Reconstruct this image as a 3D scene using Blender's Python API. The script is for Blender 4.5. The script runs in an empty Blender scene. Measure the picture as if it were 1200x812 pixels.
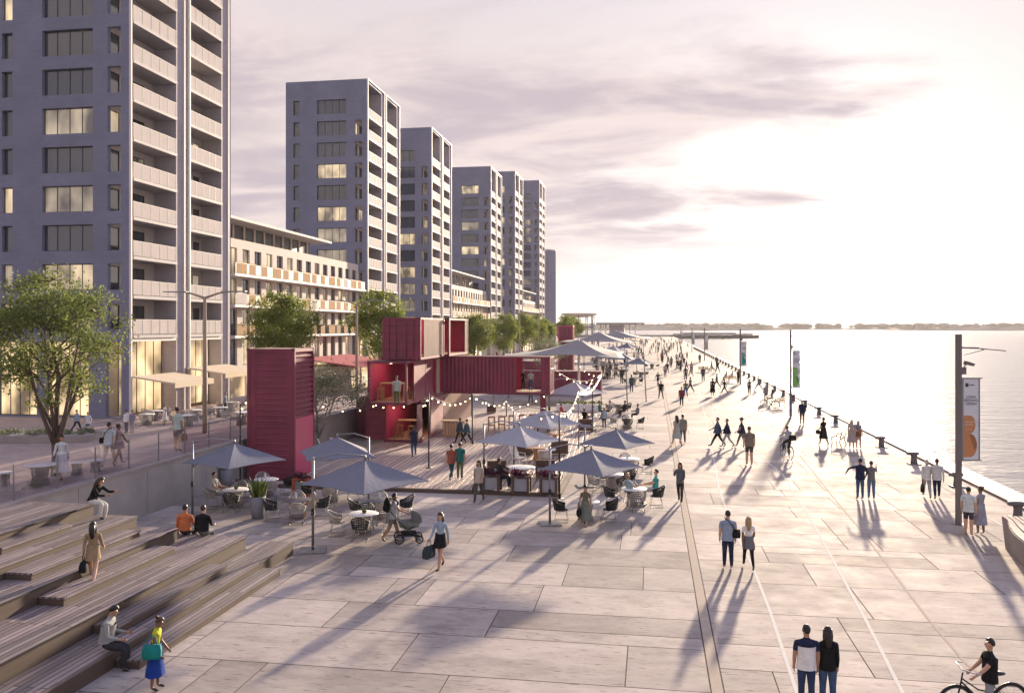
import bpy, bmesh, math, random
from math import sin, cos, pi, radians, sqrt, atan2
from mathutils import Vector, Matrix

S = bpy.context.scene
COL = S.collection
R = random.Random(7)

# ------------------------------------------------------------------ camera survey
FOC, EYE = 1000.0, 7.4              # focal length in photo pixels (1200 wide), eye height in metres
TH = math.atan(0.164)               # the quay runs along +Y, the camera is turned this much to the left of it
CT_, ST_ = cos(TH), sin(TH)


def G(u, v, z=0.0):
    """world x, y of the point at height z seen at photo pixel u, v"""
    d = FOC * (EYE - z) / (v - 383.0)
    xc = (u - 600.0) * d / FOC
    return (xc * CT_ - d * ST_, d * CT_ + xc * ST_)


def depth(x, y):
    return y * CT_ - x * ST_


def YonX(u, X):
    k = (u - 600.0) / FOC
    d = X / (k * CT_ - ST_)
    return d * (CT_ + k * ST_)


# ------------------------------------------------------------------ mesh builder
class MB:
    def __init__(self):
        self.v, self.f, self.m, self.s = [], [], [], []
        self.t = None

    def add(self, vs, fs, m=0, smooth=False):
        o = len(self.v)
        if self.t is not None:
            vs = [tuple(self.t @ Vector(p)) for p in vs]
        self.v.extend(vs)
        for f in fs:
            self.f.append([i + o for i in f])
            self.m.append(m)
            self.s.append(smooth)
        return self

    def bx(self, x0, x1, y0, y1, z0, z1, m=0):
        vs = [(x0, y0, z0), (x1, y0, z0), (x1, y1, z0), (x0, y1, z0), (x0, y0, z1), (x1, y0, z1), (x1, y1, z1), (x0, y1, z1)]
        return self.add(vs, [(0, 3, 2, 1), (4, 5, 6, 7), (0, 1, 5, 4), (1, 2, 6, 5), (2, 3, 7, 6), (3, 0, 4, 7)], m)

    def box(self, c, s, rz=0.0, m=0, rx=0.0):
        mt = Matrix.Translation(c) @ Matrix.Rotation(rz, 4, 'Z') @ Matrix.Rotation(rx, 4, 'X')
        a, b, h = s[0] / 2, s[1] / 2, s[2] / 2
        vs = [tuple(mt @ Vector(p)) for p in [(-a, -b, -h), (a, -b, -h), (a, b, -h), (-a, b, -h), (-a, -b, h), (a, -b, h), (a, b, h), (-a, b, h)]]
        return self.add(vs, [(0, 3, 2, 1), (4, 5, 6, 7), (0, 1, 5, 4), (1, 2, 6, 5), (2, 3, 7, 6), (3, 0, 4, 7)], m)

    def bar(self, p0, p1, w, h, m=0):
        """square bar from p0 to p1, w wide (horizontal), h high"""
        p0, p1 = Vector(p0), Vector(p1)
        d = (p1 - p0).normalized()
        up = Vector((0, 0, 1)) if abs(d.z) < .95 else Vector((0, 1, 0))
        x = d.cross(up).normalized() * (w / 2)
        y = x.cross(d).normalized() * (h / 2)
        vs = [tuple(p + a * x + b * y) for p in (p0, p1) for a, b in ((-1, -1), (1, -1), (1, 1), (-1, 1))]
        return self.add(vs, [(0, 1, 2, 3), (7, 6, 5, 4), (0, 4, 5, 1), (1, 5, 6, 2), (2, 6, 7, 3), (3, 7, 4, 0)], m)

    def tube(self, pts, r, n=6, m=0, smooth=True, cap=True, ry=None):
        pts = [Vector(p) for p in pts]
        k = len(pts)
        rs = r if isinstance(r, (list, tuple)) else [r] * k
        vs, fs = [], []
        prev = None
        for i, p in enumerate(pts):
            d = (pts[min(i + 1, k - 1)] - pts[max(i - 1, 0)])
            if d.length < 1e-9:
                d = Vector((0, 0, 1))
            d.normalize()
            if prev is None:
                a = Vector((0, 0, 1)) if abs(d.z) < .9 else Vector((1, 0, 0))
                x = d.cross(a).normalized()
            else:
                x = (prev - d * prev.dot(d))
                x = x.normalized() if x.length > 1e-6 else d.orthogonal().normalized()
            prev = x
            y = d.cross(x)
            for j in range(n):
                t = 2 * pi * j / n
                vs.append(tuple(p + (x * cos(t) + y * sin(t)) * rs[i]))
        for i in range(k - 1):
            for j in range(n):
                a, b = i * n + j, i * n + (j + 1) % n
                fs.append((a, b, b + n, a + n))
        if cap:
            fs.append(tuple(range(n - 1, -1, -1)))
            fs.append(tuple((k - 1) * n + j for j in range(n)))
        return self.add(vs, fs, m, smooth)

    def cyl(self, p0, p1, r0, r1=None, n=10, m=0, smooth=True):
        return self.tube([p0, p1], [r0, r0 if r1 is None else r1], n, m, smooth)

    def lathe(self, prof, c=(0, 0, 0), n=16, m=0, smooth=True, sx=1.0, sy=1.0, cap=True):
        vs, fs = [], []
        for r, z in prof:
            for j in range(n):
                t = 2 * pi * j / n
                vs.append((c[0] + r * cos(t) * sx, c[1] + r * sin(t) * sy, c[2] + z))
        k = len(prof)
        for i in range(k - 1):
            for j in range(n):
                a, b = i * n + j, i * n + (j + 1) % n
                fs.append((a, b, b + n, a + n))
        if cap:
            fs.append(tuple(range(n - 1, -1, -1)))
            fs.append(tuple((k - 1) * n + j for j in range(n)))
        return self.add(vs, fs, m, smooth)

    def ell(self, c, r, n=10, k=6, m=0, rot=None):
        vs, fs = [], []
        c = Vector(c)
        for i in range(k + 1):
            a = -pi / 2 + pi * i / k
            for j in range(n):
                t = 2 * pi * j / n
                p = Vector((r[0] * cos(a) * cos(t), r[1] * cos(a) * sin(t), r[2] * sin(a)))
                if rot is not None:
                    p = rot @ p
                vs.append(tuple(c + p))
        for i in range(k):
            for j in range(n):
                a, b = i * n + j, i * n + (j + 1) % n
                fs.append((a, b, b + n, a + n))
        return self.add(vs, fs, m, True)

    def prism(self, poly, z0, z1, m=0):
        n = len(poly)
        vs = [(x, y, z0) for x, y in poly] + [(x, y, z1) for x, y in poly]
        fs = [tuple(range(n - 1, -1, -1)), tuple(range(n, 2 * n))]
        fs += [(i, (i + 1) % n, n + (i + 1) % n, n + i) for i in range(n)]
        return self.add(vs, fs, m)

    def mesh(self, name, mats, fix=True):
        me = bpy.data.meshes.new(name)
        me.from_pydata(self.v, [], self.f)
        for mm in (mats if isinstance(mats, (list, tuple)) else [mats]):
            me.materials.append(mm)
        me.polygons.foreach_set('material_index', self.m)
        me.polygons.foreach_set('use_smooth', self.s)
        if fix:
            bm = bmesh.new()
            bm.from_mesh(me)
            bmesh.ops.recalc_face_normals(bm, faces=bm.faces)
            bm.to_mesh(me)
            bm.free()
        me.update()
        return me

    def build(self, name, mats, parent=None, loc=None, fix=True):
        return link(name, self.mesh(name, mats, fix), parent, loc)


def link(name, data, parent=None, loc=None, rz=None):
    o = bpy.data.objects.new(name, data)
    COL.objects.link(o)
    if parent is not None:
        o.parent = parent
    if loc is not None:
        o.location = loc
    if rz is not None:
        o.rotation_euler = (0, 0, rz)
    return o


LABELS = {}


def tag(o, label, cat, group=None, kind=None):
    o['label'] = label
    o['category'] = cat
    if group:
        o['group'] = group
    if kind:
        o['kind'] = kind
    return o


def thing(name, label, cat, loc=(0, 0, 0), rz=0.0, group=None):
    o = link(name, None, None, loc, rz)
    o.empty_display_size = .2
    return tag(o, label, cat, group)


def setting(o, kind='structure'):
    o['kind'] = kind
    return o


KIDS = {}


def copy_tree(o, parent=None):
    c = o.copy()
    COL.objects.link(c)
    if parent is not None:
        c.parent = parent
    for ch in [x for x in o.children]:
        copy_tree(ch, c)
    return c


def dup(o, loc, rz=0.0, label=None, group=None, scale=None):
    c = copy_tree(o)
    c.location = loc
    c.rotation_euler = (0, 0, rz)
    if scale is not None:
        c.scale = (scale,) * 3 if not isinstance(scale, tuple) else scale
    if label:
        c['label'] = label
    if group:
        c['group'] = group
    return c


def hide_proto(o):
    """a source that was only copied from is removed again"""
    for ch in list(o.children):
        hide_proto(ch)
    bpy.data.objects.remove(o)


# ------------------------------------------------------------------ materials
def nn(nt, t, **kw):
    n = nt.nodes.new(t)
    for k, v in kw.items():
        setattr(n, k, v)
    return n


def mat(name, col, rough=.7, var=.0, scale=3., bump=0., bscale=30., metal=0., spec=.5, rnd=0., stretch=(1, 1, 1), emit=None, estr=0., coat=0.):
    m = bpy.data.materials.new(name)
    m.use_nodes = True
    nt = m.node_tree
    b = nt.nodes['Principled BSDF']
    b.inputs['Base Color'].default_value = (*col, 1)
    b.inputs['Roughness'].default_value = rough
    b.inputs['Metallic'].default_value = metal
    b.inputs['Specular IOR Level'].default_value = spec
    b.inputs['Coat Weight'].default_value = coat
    if emit:
        b.inputs['Emission Color'].default_value = (*emit, 1)
        b.inputs['Emission Strength'].default_value = estr
    if var or rnd or bump:
        geo = nn(nt, 'ShaderNodeNewGeometry')
        mp = nn(nt, 'ShaderNodeMapping')
        mp.inputs['Scale'].default_value = [scale * s for s in stretch]
        nt.links.new(geo.outputs['Position'], mp.inputs['Vector'])
        fac = None
        if var:
            nz = nn(nt, 'ShaderNodeTexNoise')
            nz.inputs['Detail'].default_value = 5
            nz.inputs['Roughness'].default_value = .6
            nz.inputs['Scale'].default_value = 1
            nt.links.new(mp.outputs[0], nz.inputs['Vector'])
            mr = nn(nt, 'ShaderNodeMapRange')
            mr.inputs[1].default_value = .3
            mr.inputs[2].default_value = .7
            mr.inputs[3].default_value = 1 - var
            mr.inputs[4].default_value = 1 + var
            nt.links.new(nz.outputs[0], mr.inputs[0])
            fac = mr.outputs[0]
            rr = nn(nt, 'ShaderNodeMapRange')
            rr.inputs[1].default_value = .3
            rr.inputs[2].default_value = .7
            rr.inputs[3].default_value = max(0, rough - var * .5)
            rr.inputs[4].default_value = min(1, rough + var * .5)
            nt.links.new(nz.outputs[0], rr.inputs[0])
            nt.links.new(rr.outputs[0], b.inputs['Roughness'])
        if rnd:
            oi = nn(nt, 'ShaderNodeObjectInfo')
            m2 = nn(nt, 'ShaderNodeMapRange')
            m2.inputs[3].default_value = 1 - rnd
            m2.inputs[4].default_value = 1 + rnd
            nt.links.new(oi.outputs['Random'], m2.inputs[0])
            if fac is None:
                fac = m2.outputs[0]
            else:
                mu = nn(nt, 'ShaderNodeMath', operation='MULTIPLY')
                nt.links.new(fac, mu.inputs[0])
                nt.links.new(m2.outputs[0], mu.inputs[1])
                fac = mu.outputs[0]
        if fac is not None:
            vm = nn(nt, 'ShaderNodeVectorMath', operation='SCALE')
            vm.inputs[0].default_value = col
            nt.links.new(fac, vm.inputs['Scale'])
            nt.links.new(vm.outputs[0], b.inputs['Base Color'])
        if bump:
            n2 = nn(nt, 'ShaderNodeTexNoise')
            n2.inputs['Scale'].default_value = bscale
            n2.inputs['Detail'].default_value = 3
            nt.links.new(geo.outputs['Position'], n2.inputs['Vector'])
            bp = nn(nt, 'ShaderNodeBump')
            bp.inputs['Strength'].default_value = bump
            bp.inputs['Distance'].default_value = .02
            nt.links.new(n2.outputs[0], bp.inputs['Height'])
            nt.links.new(bp.outputs[0], b.inputs['Normal'])
    return m


def boards(name, col, dark, width, length, rough=.6, swap=True, ang=0.0, var=.25, gap=.012):
    """timber boards laid along world Y (swap) as a brick pattern of long thin boards"""
    m = bpy.data.materials.new(name)
    m.use_nodes = True
    nt = m.node_tree
    b = nt.nodes['Principled BSDF']
    geo = nn(nt, 'ShaderNodeNewGeometry')
    mp = nn(nt, 'ShaderNodeMapping')
    mp.inputs['Rotation'].default_value = (0, 0, (pi / 2 if swap else 0) + ang)
    nt.links.new(geo.outputs['Position'], mp.inputs['Vector'])
    br = nn(nt, 'ShaderNodeTexBrick')
    br.offset = .37
    br.inputs['Scale'].default_value = 1
    br.inputs['Brick Width'].default_value = length
    br.inputs['Row Height'].default_value = width
    br.inputs['Mortar Size'].default_value = gap
    br.inputs['Mortar Smooth'].default_value = .2
    br.inputs['Bias'].default_value = 0
    c = Vector(col)
    br.inputs['Color1'].default_value = (*(c * (1 - var)), 1)
    br.inputs['Color2'].default_value = (*(c * (1 + var)), 1)
    br.inputs['Mortar'].default_value = (*dark, 1)
    nt.links.new(mp.outputs[0], br.inputs['Vector'])
    # grain
    m3 = nn(nt, 'ShaderNodeMapping')
    m3.inputs['Scale'].default_value = (1.2, 22, 1)
    nt.links.new(mp.outputs[0], m3.inputs['Vector'])
    nz = nn(nt, 'ShaderNodeTexNoise')
    nz.inputs['Scale'].default_value = 1.5
    nz.inputs['Detail'].default_value = 5
    nt.links.new(m3.outputs[0], nz.inputs['Vector'])
    mr = nn(nt, 'ShaderNodeMapRange')
    mr.inputs[1].default_value, mr.inputs[2].default_value = .3, .7
    mr.inputs[3].default_value, mr.inputs[4].default_value = .75, 1.25
    nt.links.new(nz.outputs[0], mr.inputs[0])
    vm = nn(nt, 'ShaderNodeVectorMath', operation='SCALE')
    nt.links.new(br.outputs['Color'], vm.inputs[0])
    nt.links.new(mr.outputs[0], vm.inputs['Scale'])
    nt.links.new(vm.outputs[0], b.inputs['Base Color'])
    b.inputs['Roughness'].default_value = rough
    bp = nn(nt, 'ShaderNodeBump')
    bp.inputs['Strength'].default_value = .7
    bp.inputs['Distance'].default_value = .012
    bp.invert = True
    nt.links.new(br.outputs['Fac'], bp.inputs['Height'])
    nt.links.new(bp.outputs[0], b.inputs['Normal'])
    return m


def bricky(name, col, var=.12, rough=.8):
    """fine brick cladding on vertical walls"""
    m = mat(name, col, rough, var, .35)
    nt = m.node_tree
    b = nt.nodes['Principled BSDF']
    src = b.inputs['Base Color'].links[0].from_socket
    geo = [n for n in nt.nodes if n.type == 'NEW_GEOMETRY'][0]
    sp = nn(nt, 'ShaderNodeSeparateXYZ')
    nt.links.new(geo.outputs['Position'], sp.inputs[0])
    ad = nn(nt, 'ShaderNodeMath', operation='ADD')
    nt.links.new(sp.outputs[0], ad.inputs[0])
    nt.links.new(sp.outputs[1], ad.inputs[1])
    cb = nn(nt, 'ShaderNodeCombineXYZ')
    nt.links.new(ad.outputs[0], cb.inputs[0])
    nt.links.new(sp.outputs[2], cb.inputs[1])
    br = nn(nt, 'ShaderNodeTexBrick')
    br.inputs['Scale'].default_value = 1
    br.inputs['Brick Width'].default_value = .6
    br.inputs['Row Height'].default_value = .18
    br.inputs['Mortar Size'].default_value = .012
    br.inputs['Color1'].default_value = (.95, .95, .96, 1)
    br.inputs['Color2'].default_value = (1.05, 1.05, 1.04, 1)
    br.inputs['Mortar'].default_value = (.9, .9, .92, 1)
    nt.links.new(cb.outputs[0], br.inputs['Vector'])
    mu = nn(nt, 'ShaderNodeVectorMath', operation='MULTIPLY')
    nt.links.new(src, mu.inputs[0])
    nt.links.new(br.outputs['Color'], mu.inputs[1])
    nt.links.new(mu.outputs[0], b.inputs['Base Color'])
    return m


_cl = {}


def cloth(c):
    """woven cloth in one colour"""
    c = tuple(round(x, 3) for x in c)
    if c not in _cl:
        _cl[c] = mat('cloth', c, .85, .16, 9., bump=.8, bscale=11., spec=.2)
    return _cl[c]


def skinm(i):
    return SKIN[i % len(SKIN)]


SKIN = [mat('skin', c, .55) for c in ((.48, .28, .19), (.40, .22, .14), (.55, .34, .24), (.2, .1, .06))]
HAIR = {'black': (.012, .010, .009), 'brown': (.05, .028, .015), 'blond': (.35, .22, .10), 'grey': (.42, .41, .40), 'red': (.14, .05, .02)}
HAIRM = {k: mat('hair_' + k, c, .5, .25, 30.) for k, c in HAIR.items()}
SHOE = {'dark': mat('dark_leather', (.02, .018, .018), .5), 'white': mat('white_shoe', (.6, .6, .6), .6), 'brown': mat('brown_leather', (.1, .05, .03), .5)}

M = {}
M['black_metal'] = mat('black_metal', (.02, .02, .022), .45, .1, 5., metal=.3)
M['grey_metal'] = mat('grey_metal', (.25, .25, .27), .4, .08, 5., metal=.6)
M['steel'] = mat('steel', (.5, .5, .52), .3, .06, 8., metal=.9)
M['iron'] = mat('cast_iron', (.13, .12, .125), .6, .25, 12., bump=.3, bscale=40, metal=.2)
M['white'] = mat('white_paint', (.78, .77, .75), .5, .05, 3.)
M['whitetop'] = mat('white_laminate', (.8, .79, .77), .35, .04, 6.)
M['darktop'] = mat('dark_laminate', (.12, .12, .13), .3, .05, 6.)
M['wick_black'] = mat('black_wicker', (.018, .017, .018), .6, .2, 30.)
M['wick_grey'] = mat('grey_wicker', (.36, .33, .31), .7, .15, 30.)
M['canvas'] = mat('umbrella_canvas', (.165, .175, .225), .85, .08, 2.5, bump=.2, bscale=60)
M['canvas_pale'] = mat('pale_canvas', (.34, .34, .38), .85, .06, 2.5)
M['tent'] = mat('tent_membrane', (.28, .265, .26), .8, .06, 1.)
M['concrete'] = mat('concrete', (.36, .33, .31), .85, .14, .9, bump=.3, bscale=14)
M['kerb'] = mat('stone_kerb', (.32, .28, .26), .8, .15, 2.)
M['wood'] = mat('timber', (.42, .22, .11), .6, .25, 3., stretch=(6, 6, .8))
M['palewood'] = mat('pale_timber', (.52, .36, .22), .6, .2, 2., stretch=(6, 6, .6))
M['brownsofa'] = mat('brown_wicker', (.10, .055, .04), .7, .2, 25.)
M['glass_dark'] = mat('dark_glass', (.03, .035, .045), .08, spec=.8)
M['red'] = mat('red_container_paint', (.205, .034, .066), .58, .24, .9, bump=.08, bscale=3)
M['red_in'] = mat('red_interior_paint', (.50, .05, .14), .5, .1, 1.)
M['red_dark'] = mat('dark_red_paint', (.13, .025, .045), .55, .15, 1.)
M['roofgrey'] = mat('container_roof', (.10, .05, .06), .7, .2, 1.)
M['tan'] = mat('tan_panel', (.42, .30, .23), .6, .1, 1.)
M['bulb'] = mat('warm_bulb', (1, .8, .55), .4, emit=(1, .74, .40), estr=6)
M['soil'] = mat('soil', (.05, .035, .025), .9, .3, 20.)
M['planter_grey'] = mat('grey_planter', (.22, .22, .24), .7, .1, 4.)
M['leather'] = SHOE['dark']
M['tyre'] = mat('tyre_rubber', (.02, .02, .02), .8)
# ------------------------------------------------------------------ camera, sun, sky
cam = bpy.data.cameras.new('camera')
cam.sensor_width = 36
cam.lens = 36 * FOC / 1200
cam.shift_y = -23.0 / 1200
cam.clip_start = .5
cam.clip_end = 20000
co = bpy.data.objects.new('camera', cam)
COL.objects.link(co)
co.location = (0, 0, EYE)
co.rotation_euler = (pi / 2, 0, TH)
S.camera = co

SUN_AZ, SUN_EL = radians(11.5), radians(11.0)      # azimuth clockwise from +Y
sd = Vector((sin(SUN_AZ) * cos(SUN_EL), cos(SUN_AZ) * cos(SUN_EL), sin(SUN_EL)))
sl = bpy.data.lights.new('sun', 'SUN')
sl.energy = 5.0
sl.angle = radians(1.5)
sl.color = (1.0, .81, .59)
so = bpy.data.objects.new('sun', sl)
COL.objects.link(so)
so.rotation_euler = (-sd).to_track_quat('-Z', 'Y').to_euler()

w = bpy.data.worlds.new('World')
S.world = w
w.use_nodes = True
nt = w.node_tree
bg = nt.nodes['Background']
sky = nn(nt, 'ShaderNodeTexSky')
sky.sky_type = 'NISHITA'
sky.sun_disc = False
sky.sun_elevation = SUN_EL
sky.sun_rotation = SUN_AZ
sky.altitude = 0
sky.air_density = 1.0
sky.dust_density = 2.0
sky.ozone_density = 1.5
bg.inputs['Strength'].default_value = .10
tc = nn(nt, 'ShaderNodeTexCoord')
sp = nn(nt, 'ShaderNodeSeparateXYZ')
nt.links.new(tc.outputs['Generated'], sp.inputs[0])


def mth(op, a, b=None, c=None):
    n = nn(nt, 'ShaderNodeMath', operation=op)
    for i, x in enumerate((a, b, c)):
        if x is None:
            continue
        if isinstance(x, (int, float)):
            n.inputs[i].default_value = x
        else:
            nt.links.new(x, n.inputs[i])
    return n.outputs[0]


def mrange(x, a, b, c, d, smooth=True):
    n = nn(nt, 'ShaderNodeMapRange')
    n.interpolation_type = 'SMOOTHSTEP' if smooth else 'LINEAR'
    nt.links.new(x, n.inputs[0])
    for i, q in enumerate((a, b, c, d)):
        n.inputs[i + 1].default_value = q
    return n.outputs[0]


# a layer of broken cloud at a constant height: direction / (z + k) gives a flat layer in perspective
zc = mth('ADD', mth('MAXIMUM', sp.outputs[2], 0.0), .10)
cx = mth('DIVIDE', sp.outputs[0], zc)
cy = mth('DIVIDE', sp.outputs[1], zc)
cb = nn(nt, 'ShaderNodeCombineXYZ')
nt.links.new(cx, cb.inputs[0])
nt.links.new(cy, cb.inputs[1])
n1 = nn(nt, 'ShaderNodeTexNoise')
n1.inputs['Scale'].default_value = .85
n1.inputs['Detail'].default_value = 9
n1.inputs['Roughness'].default_value = .58
n1.inputs['Distortion'].default_value = .35
mpn = nn(nt, 'ShaderNodeMapping')
mpn.inputs['Location'].default_value = (3.2, 1.7, 0)
mpn.inputs['Scale'].default_value = (.95, 1.35, 1)
nt.links.new(cb.outputs[0], mpn.inputs[0])
nt.links.new(mpn.outputs[0], n1.inputs['Vector'])
# more cloud to the west (left) and none low over the water
west = mth('ADD', mrange(sp.outputs[0], -.70, .20, .16, -.03, False), mrange(sp.outputs[0], .10, .42, .0, -.22))
low = mrange(sp.outputs[2], .05, .13, 0.0, 1.0)
dens = mth('ADD', n1.outputs[0], west)
cov = mth('MULTIPLY', mrange(dens, .42, .60, 0.0, 1.0), low)
# brightness of the cloud itself
ccol = nn(nt, 'ShaderNodeMix', data_type='RGBA')
ccol.inputs['A'].default_value = (4.0, 3.38, 3.28, 1)
ccol.inputs['B'].default_value = (2.62, 2.26, 2.5, 1)
n3 = nn(nt, 'ShaderNodeTexNoise')
n3.inputs['Scale'].default_value = 1.5
n3.inputs['Detail'].default_value = 8
n3.inputs['Roughness'].default_value = .6
n3.inputs['Distortion'].default_value = .5
mp3 = nn(nt, 'ShaderNodeMapping')
mp3.inputs['Location'].default_value = (7.7, 4.1, 0)
mp3.inputs['Scale'].default_value = (.8, 1.3, 1)
nt.links.new(cb.outputs[0], mp3.inputs[0])
nt.links.new(mp3.outputs[0], n3.inputs['Vector'])
nt.links.new(mrange(n3.outputs[0], .36, .62, 0.0, 1.0), ccol.inputs['Factor'])
# thin veil that whitens the clear sky
veil = nn(nt, 'ShaderNodeMix', data_type='RGBA')
veil.inputs['Factor'].default_value = .90
vcol = nn(nt, 'ShaderNodeMix', data_type='RGBA')
vcol.inputs['A'].default_value = (4.0, 3.45, 3.3, 1)
vcol.inputs['B'].default_value = (1.9, 2.3, 4.2, 1)
nt.links.new(mrange(sp.outputs[2], .22, .75, 0.0, 1.0), vcol.inputs['Factor'])
nt.links.new(vcol.outputs['Result'], veil.inputs['B'])
hs_ = nn(nt, 'ShaderNodeHueSaturation')
hs_.inputs['Saturation'].default_value = .18
hs_.inputs['Value'].default_value = .42
nt.links.new(sky.outputs[0], hs_.inputs['Color'])
nt.links.new(hs_.outputs[0], veil.inputs['A'])
mixc = nn(nt, 'ShaderNodeMix', data_type='RGBA')
nt.links.new(mth('MULTIPLY', cov, .92), mixc.inputs['Factor'])
nt.links.new(veil.outputs['Result'], mixc.inputs['A'])
nt.links.new(ccol.outputs['Result'], mixc.inputs['B'])
nt.links.new(mixc.outputs['Result'], bg.inputs['Color'])

S.view_settings.view_transform = 'Standard'
S.view_settings.look = 'None'
S.view_settings.exposure = 1.18
S.view_settings.gamma = 1
S.render.film_transparent = False
try:
    S.cycles.use_denoising = True
    S.cycles.max_bounces = 8
    S.cycles.volume_bounces = 1
except Exception:
    pass

# ------------------------------------------------------------------ air
def build_haze():
    q = MB()
    q.bx(-2600, 4100, -130, 3900, -8, 61)
    m = bpy.data.materials.new('air')
    m.use_nodes = True
    nt = m.node_tree
    nt.nodes.remove(nt.nodes['Principled BSDF'])
    pv = nn(nt, 'ShaderNodeVolumePrincipled')
    pv.inputs['Color'].default_value = (.96, .93, .95, 1)
    pv.inputs['Density'].default_value = HAZE
    pv.inputs['Anisotropy'].default_value = .3
    nt.links.new(pv.outputs[0], nt.nodes['Material Output'].inputs['Volume'])
    o = q.build('haze', m)
    tag(o, 'pale evening haze over the whole waterfront', 'haze', kind='stuff')


HAZE = .00008
build_haze()

# ------------------------------------------------------------------ ground
WALLX = -19.65           # retaining wall between plaza and the raised promenade
FACE = -38.1             # street front of the towers


def sstep(x, a, b):
    t = max(0., min(1., (x - a) / (b - a)))
    return t * t * (3 - 2 * t)


def upz(x, y):
    """height of the raised promenade left of the wall: it falls gently to the house fronts and to the plaza beyond"""
    s = 1 - sstep(y, 62, 112)
    return max(.02, s * (.6 + 1.3 * sstep(x, -34, -20.5)))


def paving_mat():
    m = bpy.data.materials.new('travertine_paving')
    m.use_nodes = True
    nt = m.node_tree
    b = nt.nodes['Principled BSDF']
    geo = nn(nt, 'ShaderNodeNewGeometry')
    at = nn(nt, 'ShaderNodeAttribute', attribute_name='tint')

    def noise(scale, sc, det=5, rough=.6):
        mp = nn(nt, 'ShaderNodeMapping')
        mp.inputs['Scale'].default_value = sc
        nt.links.new(geo.outputs['Position'], mp.inputs['Vector'])
        # each slab is cut from another place in the quarry
        of = nn(nt, 'ShaderNodeVectorMath', operation='MULTIPLY_ADD')
        of.inputs[0].default_value = (0, 0, 37)
        nt.links.new(at.outputs['Fac'], of.inputs[1])
        nt.links.new(mp.outputs[0], of.inputs[2])
        n = nn(nt, 'ShaderNodeTexNoise')
        n.inputs['Scale'].default_value = scale
        n.inputs['Detail'].default_value = det
        n.inputs['Roughness'].default_value = rough
        nt.links.new(of.outputs[0], n.inputs['Vector'])
        return n.outputs[0]

    def mr(x, a, b_, c, d):
        n = nn(nt, 'ShaderNodeMapRange')
        nt.links.new(x, n.inputs[0])
        for i, q in enumerate((a, b_, c, d)):
            n.inputs[i + 1].default_value = q
        return n.outputs[0]

    def mul(a, b_):
        n = nn(nt, 'ShaderNodeMath', operation='MULTIPLY')
        nt.links.new(a, n.inputs[0])
        nt.links.new(b_, n.inputs[1])
        return n.outputs[0]
    base = mr(noise(.22, (1, 1, 1)), .3, .7, .78, 1.16)
    strk = mr(noise(1.3, (.9, 2.4, 1), 6, .65), .3, .7, .86, 1.12)
    tin = mr(at.outputs['Fac'], 0, 1, .80, 1.14)
    f = mul(mul(mul(base, strk), tin), mr(noise(.55, (1, 1.6, 1), 6, .7), .52, .70, 1.0, .74))
    pit = mr(noise(2.6, (.9, 5.5, 1), 5, .7), .58, .66, 0, .8)
    vm = nn(nt, 'ShaderNodeVectorMath', operation='SCALE')
    vm.inputs[0].default_value = (.44, .385, .35)
    nt.links.new(f, vm.inputs['Scale'])
    mx = nn(nt, 'ShaderNodeMix', data_type='RGBA')
    mx.inputs['B'].default_value = (.13, .088, .072, 1)
    nt.links.new(pit, mx.inputs['Factor'])
    nt.links.new(vm.outputs[0], mx.inputs['A'])
    nt.links.new(mx.outputs['Result'], b.inputs['Base Color'])
    nt.links.new(mr(noise(.8, (1, 1, 1)), .3, .7, .7, .85), b.inputs['Roughness'])
    b.inputs['Specular IOR Level'].default_value = .04
    bp = nn(nt, 'ShaderNodeBump')
    bp.inputs['Strength'].default_value = .35
    bp.inputs['Distance'].default_value = .004
    nt.links.new(strk, bp.inputs['Height'])
    nt.links.new(bp.outputs[0], b.inputs['Normal'])
    return m


M['paving'] = paving_mat()
M['joint'] = mat('paving_joint', (.10, .075, .06), .9, .2, 4.)
M['deck'] = boards('deck_boards', (.46, .36, .31), (.05, .03, .025), .28, 5.0, .5, True, radians(-2.5), .22, .028)
M['steps'] = boards('step_boards', (.235, .19, .19), (.02, .015, .015), .15, 3.4, .5, True, 0, .38, .015)
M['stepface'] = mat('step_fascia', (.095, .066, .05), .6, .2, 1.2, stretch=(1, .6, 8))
M['coping'] = boards('quay_coping', (.30, .225, .205), (.06, .04, .035), .24, 6.0, .65, True, 0, .2, .012)
M['line'] = mat('white_line', (.66, .64, .58), .9, .08, 3., spec=.05)
M['tanline'] = mat('tan_strip', (.45, .38, .31), .9, .1, 2., spec=.05)
M['promenade'] = boards('promenade_setts', (.36, .28, .26), (.10, .07, .06), .35, 1.2, .65, False, 0, .16, .012)

rp = random.Random(21)
pm, tint = MB(), []


def slab(x0, x1, y0, y1):
    g = .011 + min(.03, y0 * .0001)
    pm.add([(x0 + g, y0 + g, 0), (x1 - g, y0 + g, 0), (x1 - g, y1 - g, 0), (x0 + g, y1 - g, 0)], [(0, 1, 2, 3)])
    tint.append(rp.random())


PX0, PX1 = WALLX, 14.8
for bx0, bx1 in ((PX0, 1.18), (1.45, PX1)):
    y = 2.0
    while y < 640:
        far = y > 170
        rh = rp.choice((1.5, 2.0, 2.3, 2.7)) * (2.5 if far else 1)
        x = bx0
        while x < bx1 - .01:
            ln = rp.choice((1.1, 2.3, 3.2, 4.1, 5.0)) * (1.8 if far else 1)
            if bx1 - (x + ln) < 1.2:
                ln = bx1 - x
            if rp.random() < .16 and ln > 2 and not far:
                k = rp.uniform(.35, .65)
                slab(x, x + ln, y, y + rh * k)
                slab(x, x + ln, y + rh * k, y + rh)
            else:
                slab(x, x + ln, y, y + rh)
            x += ln
        y += rh
pav = pm.build('plaza_paving', M['paving'], fix=False)
at = pav.data.attributes.new('tint', 'FLOAT', 'FACE')
at.data.foreach_set('value', tint)
setting(pav)
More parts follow.
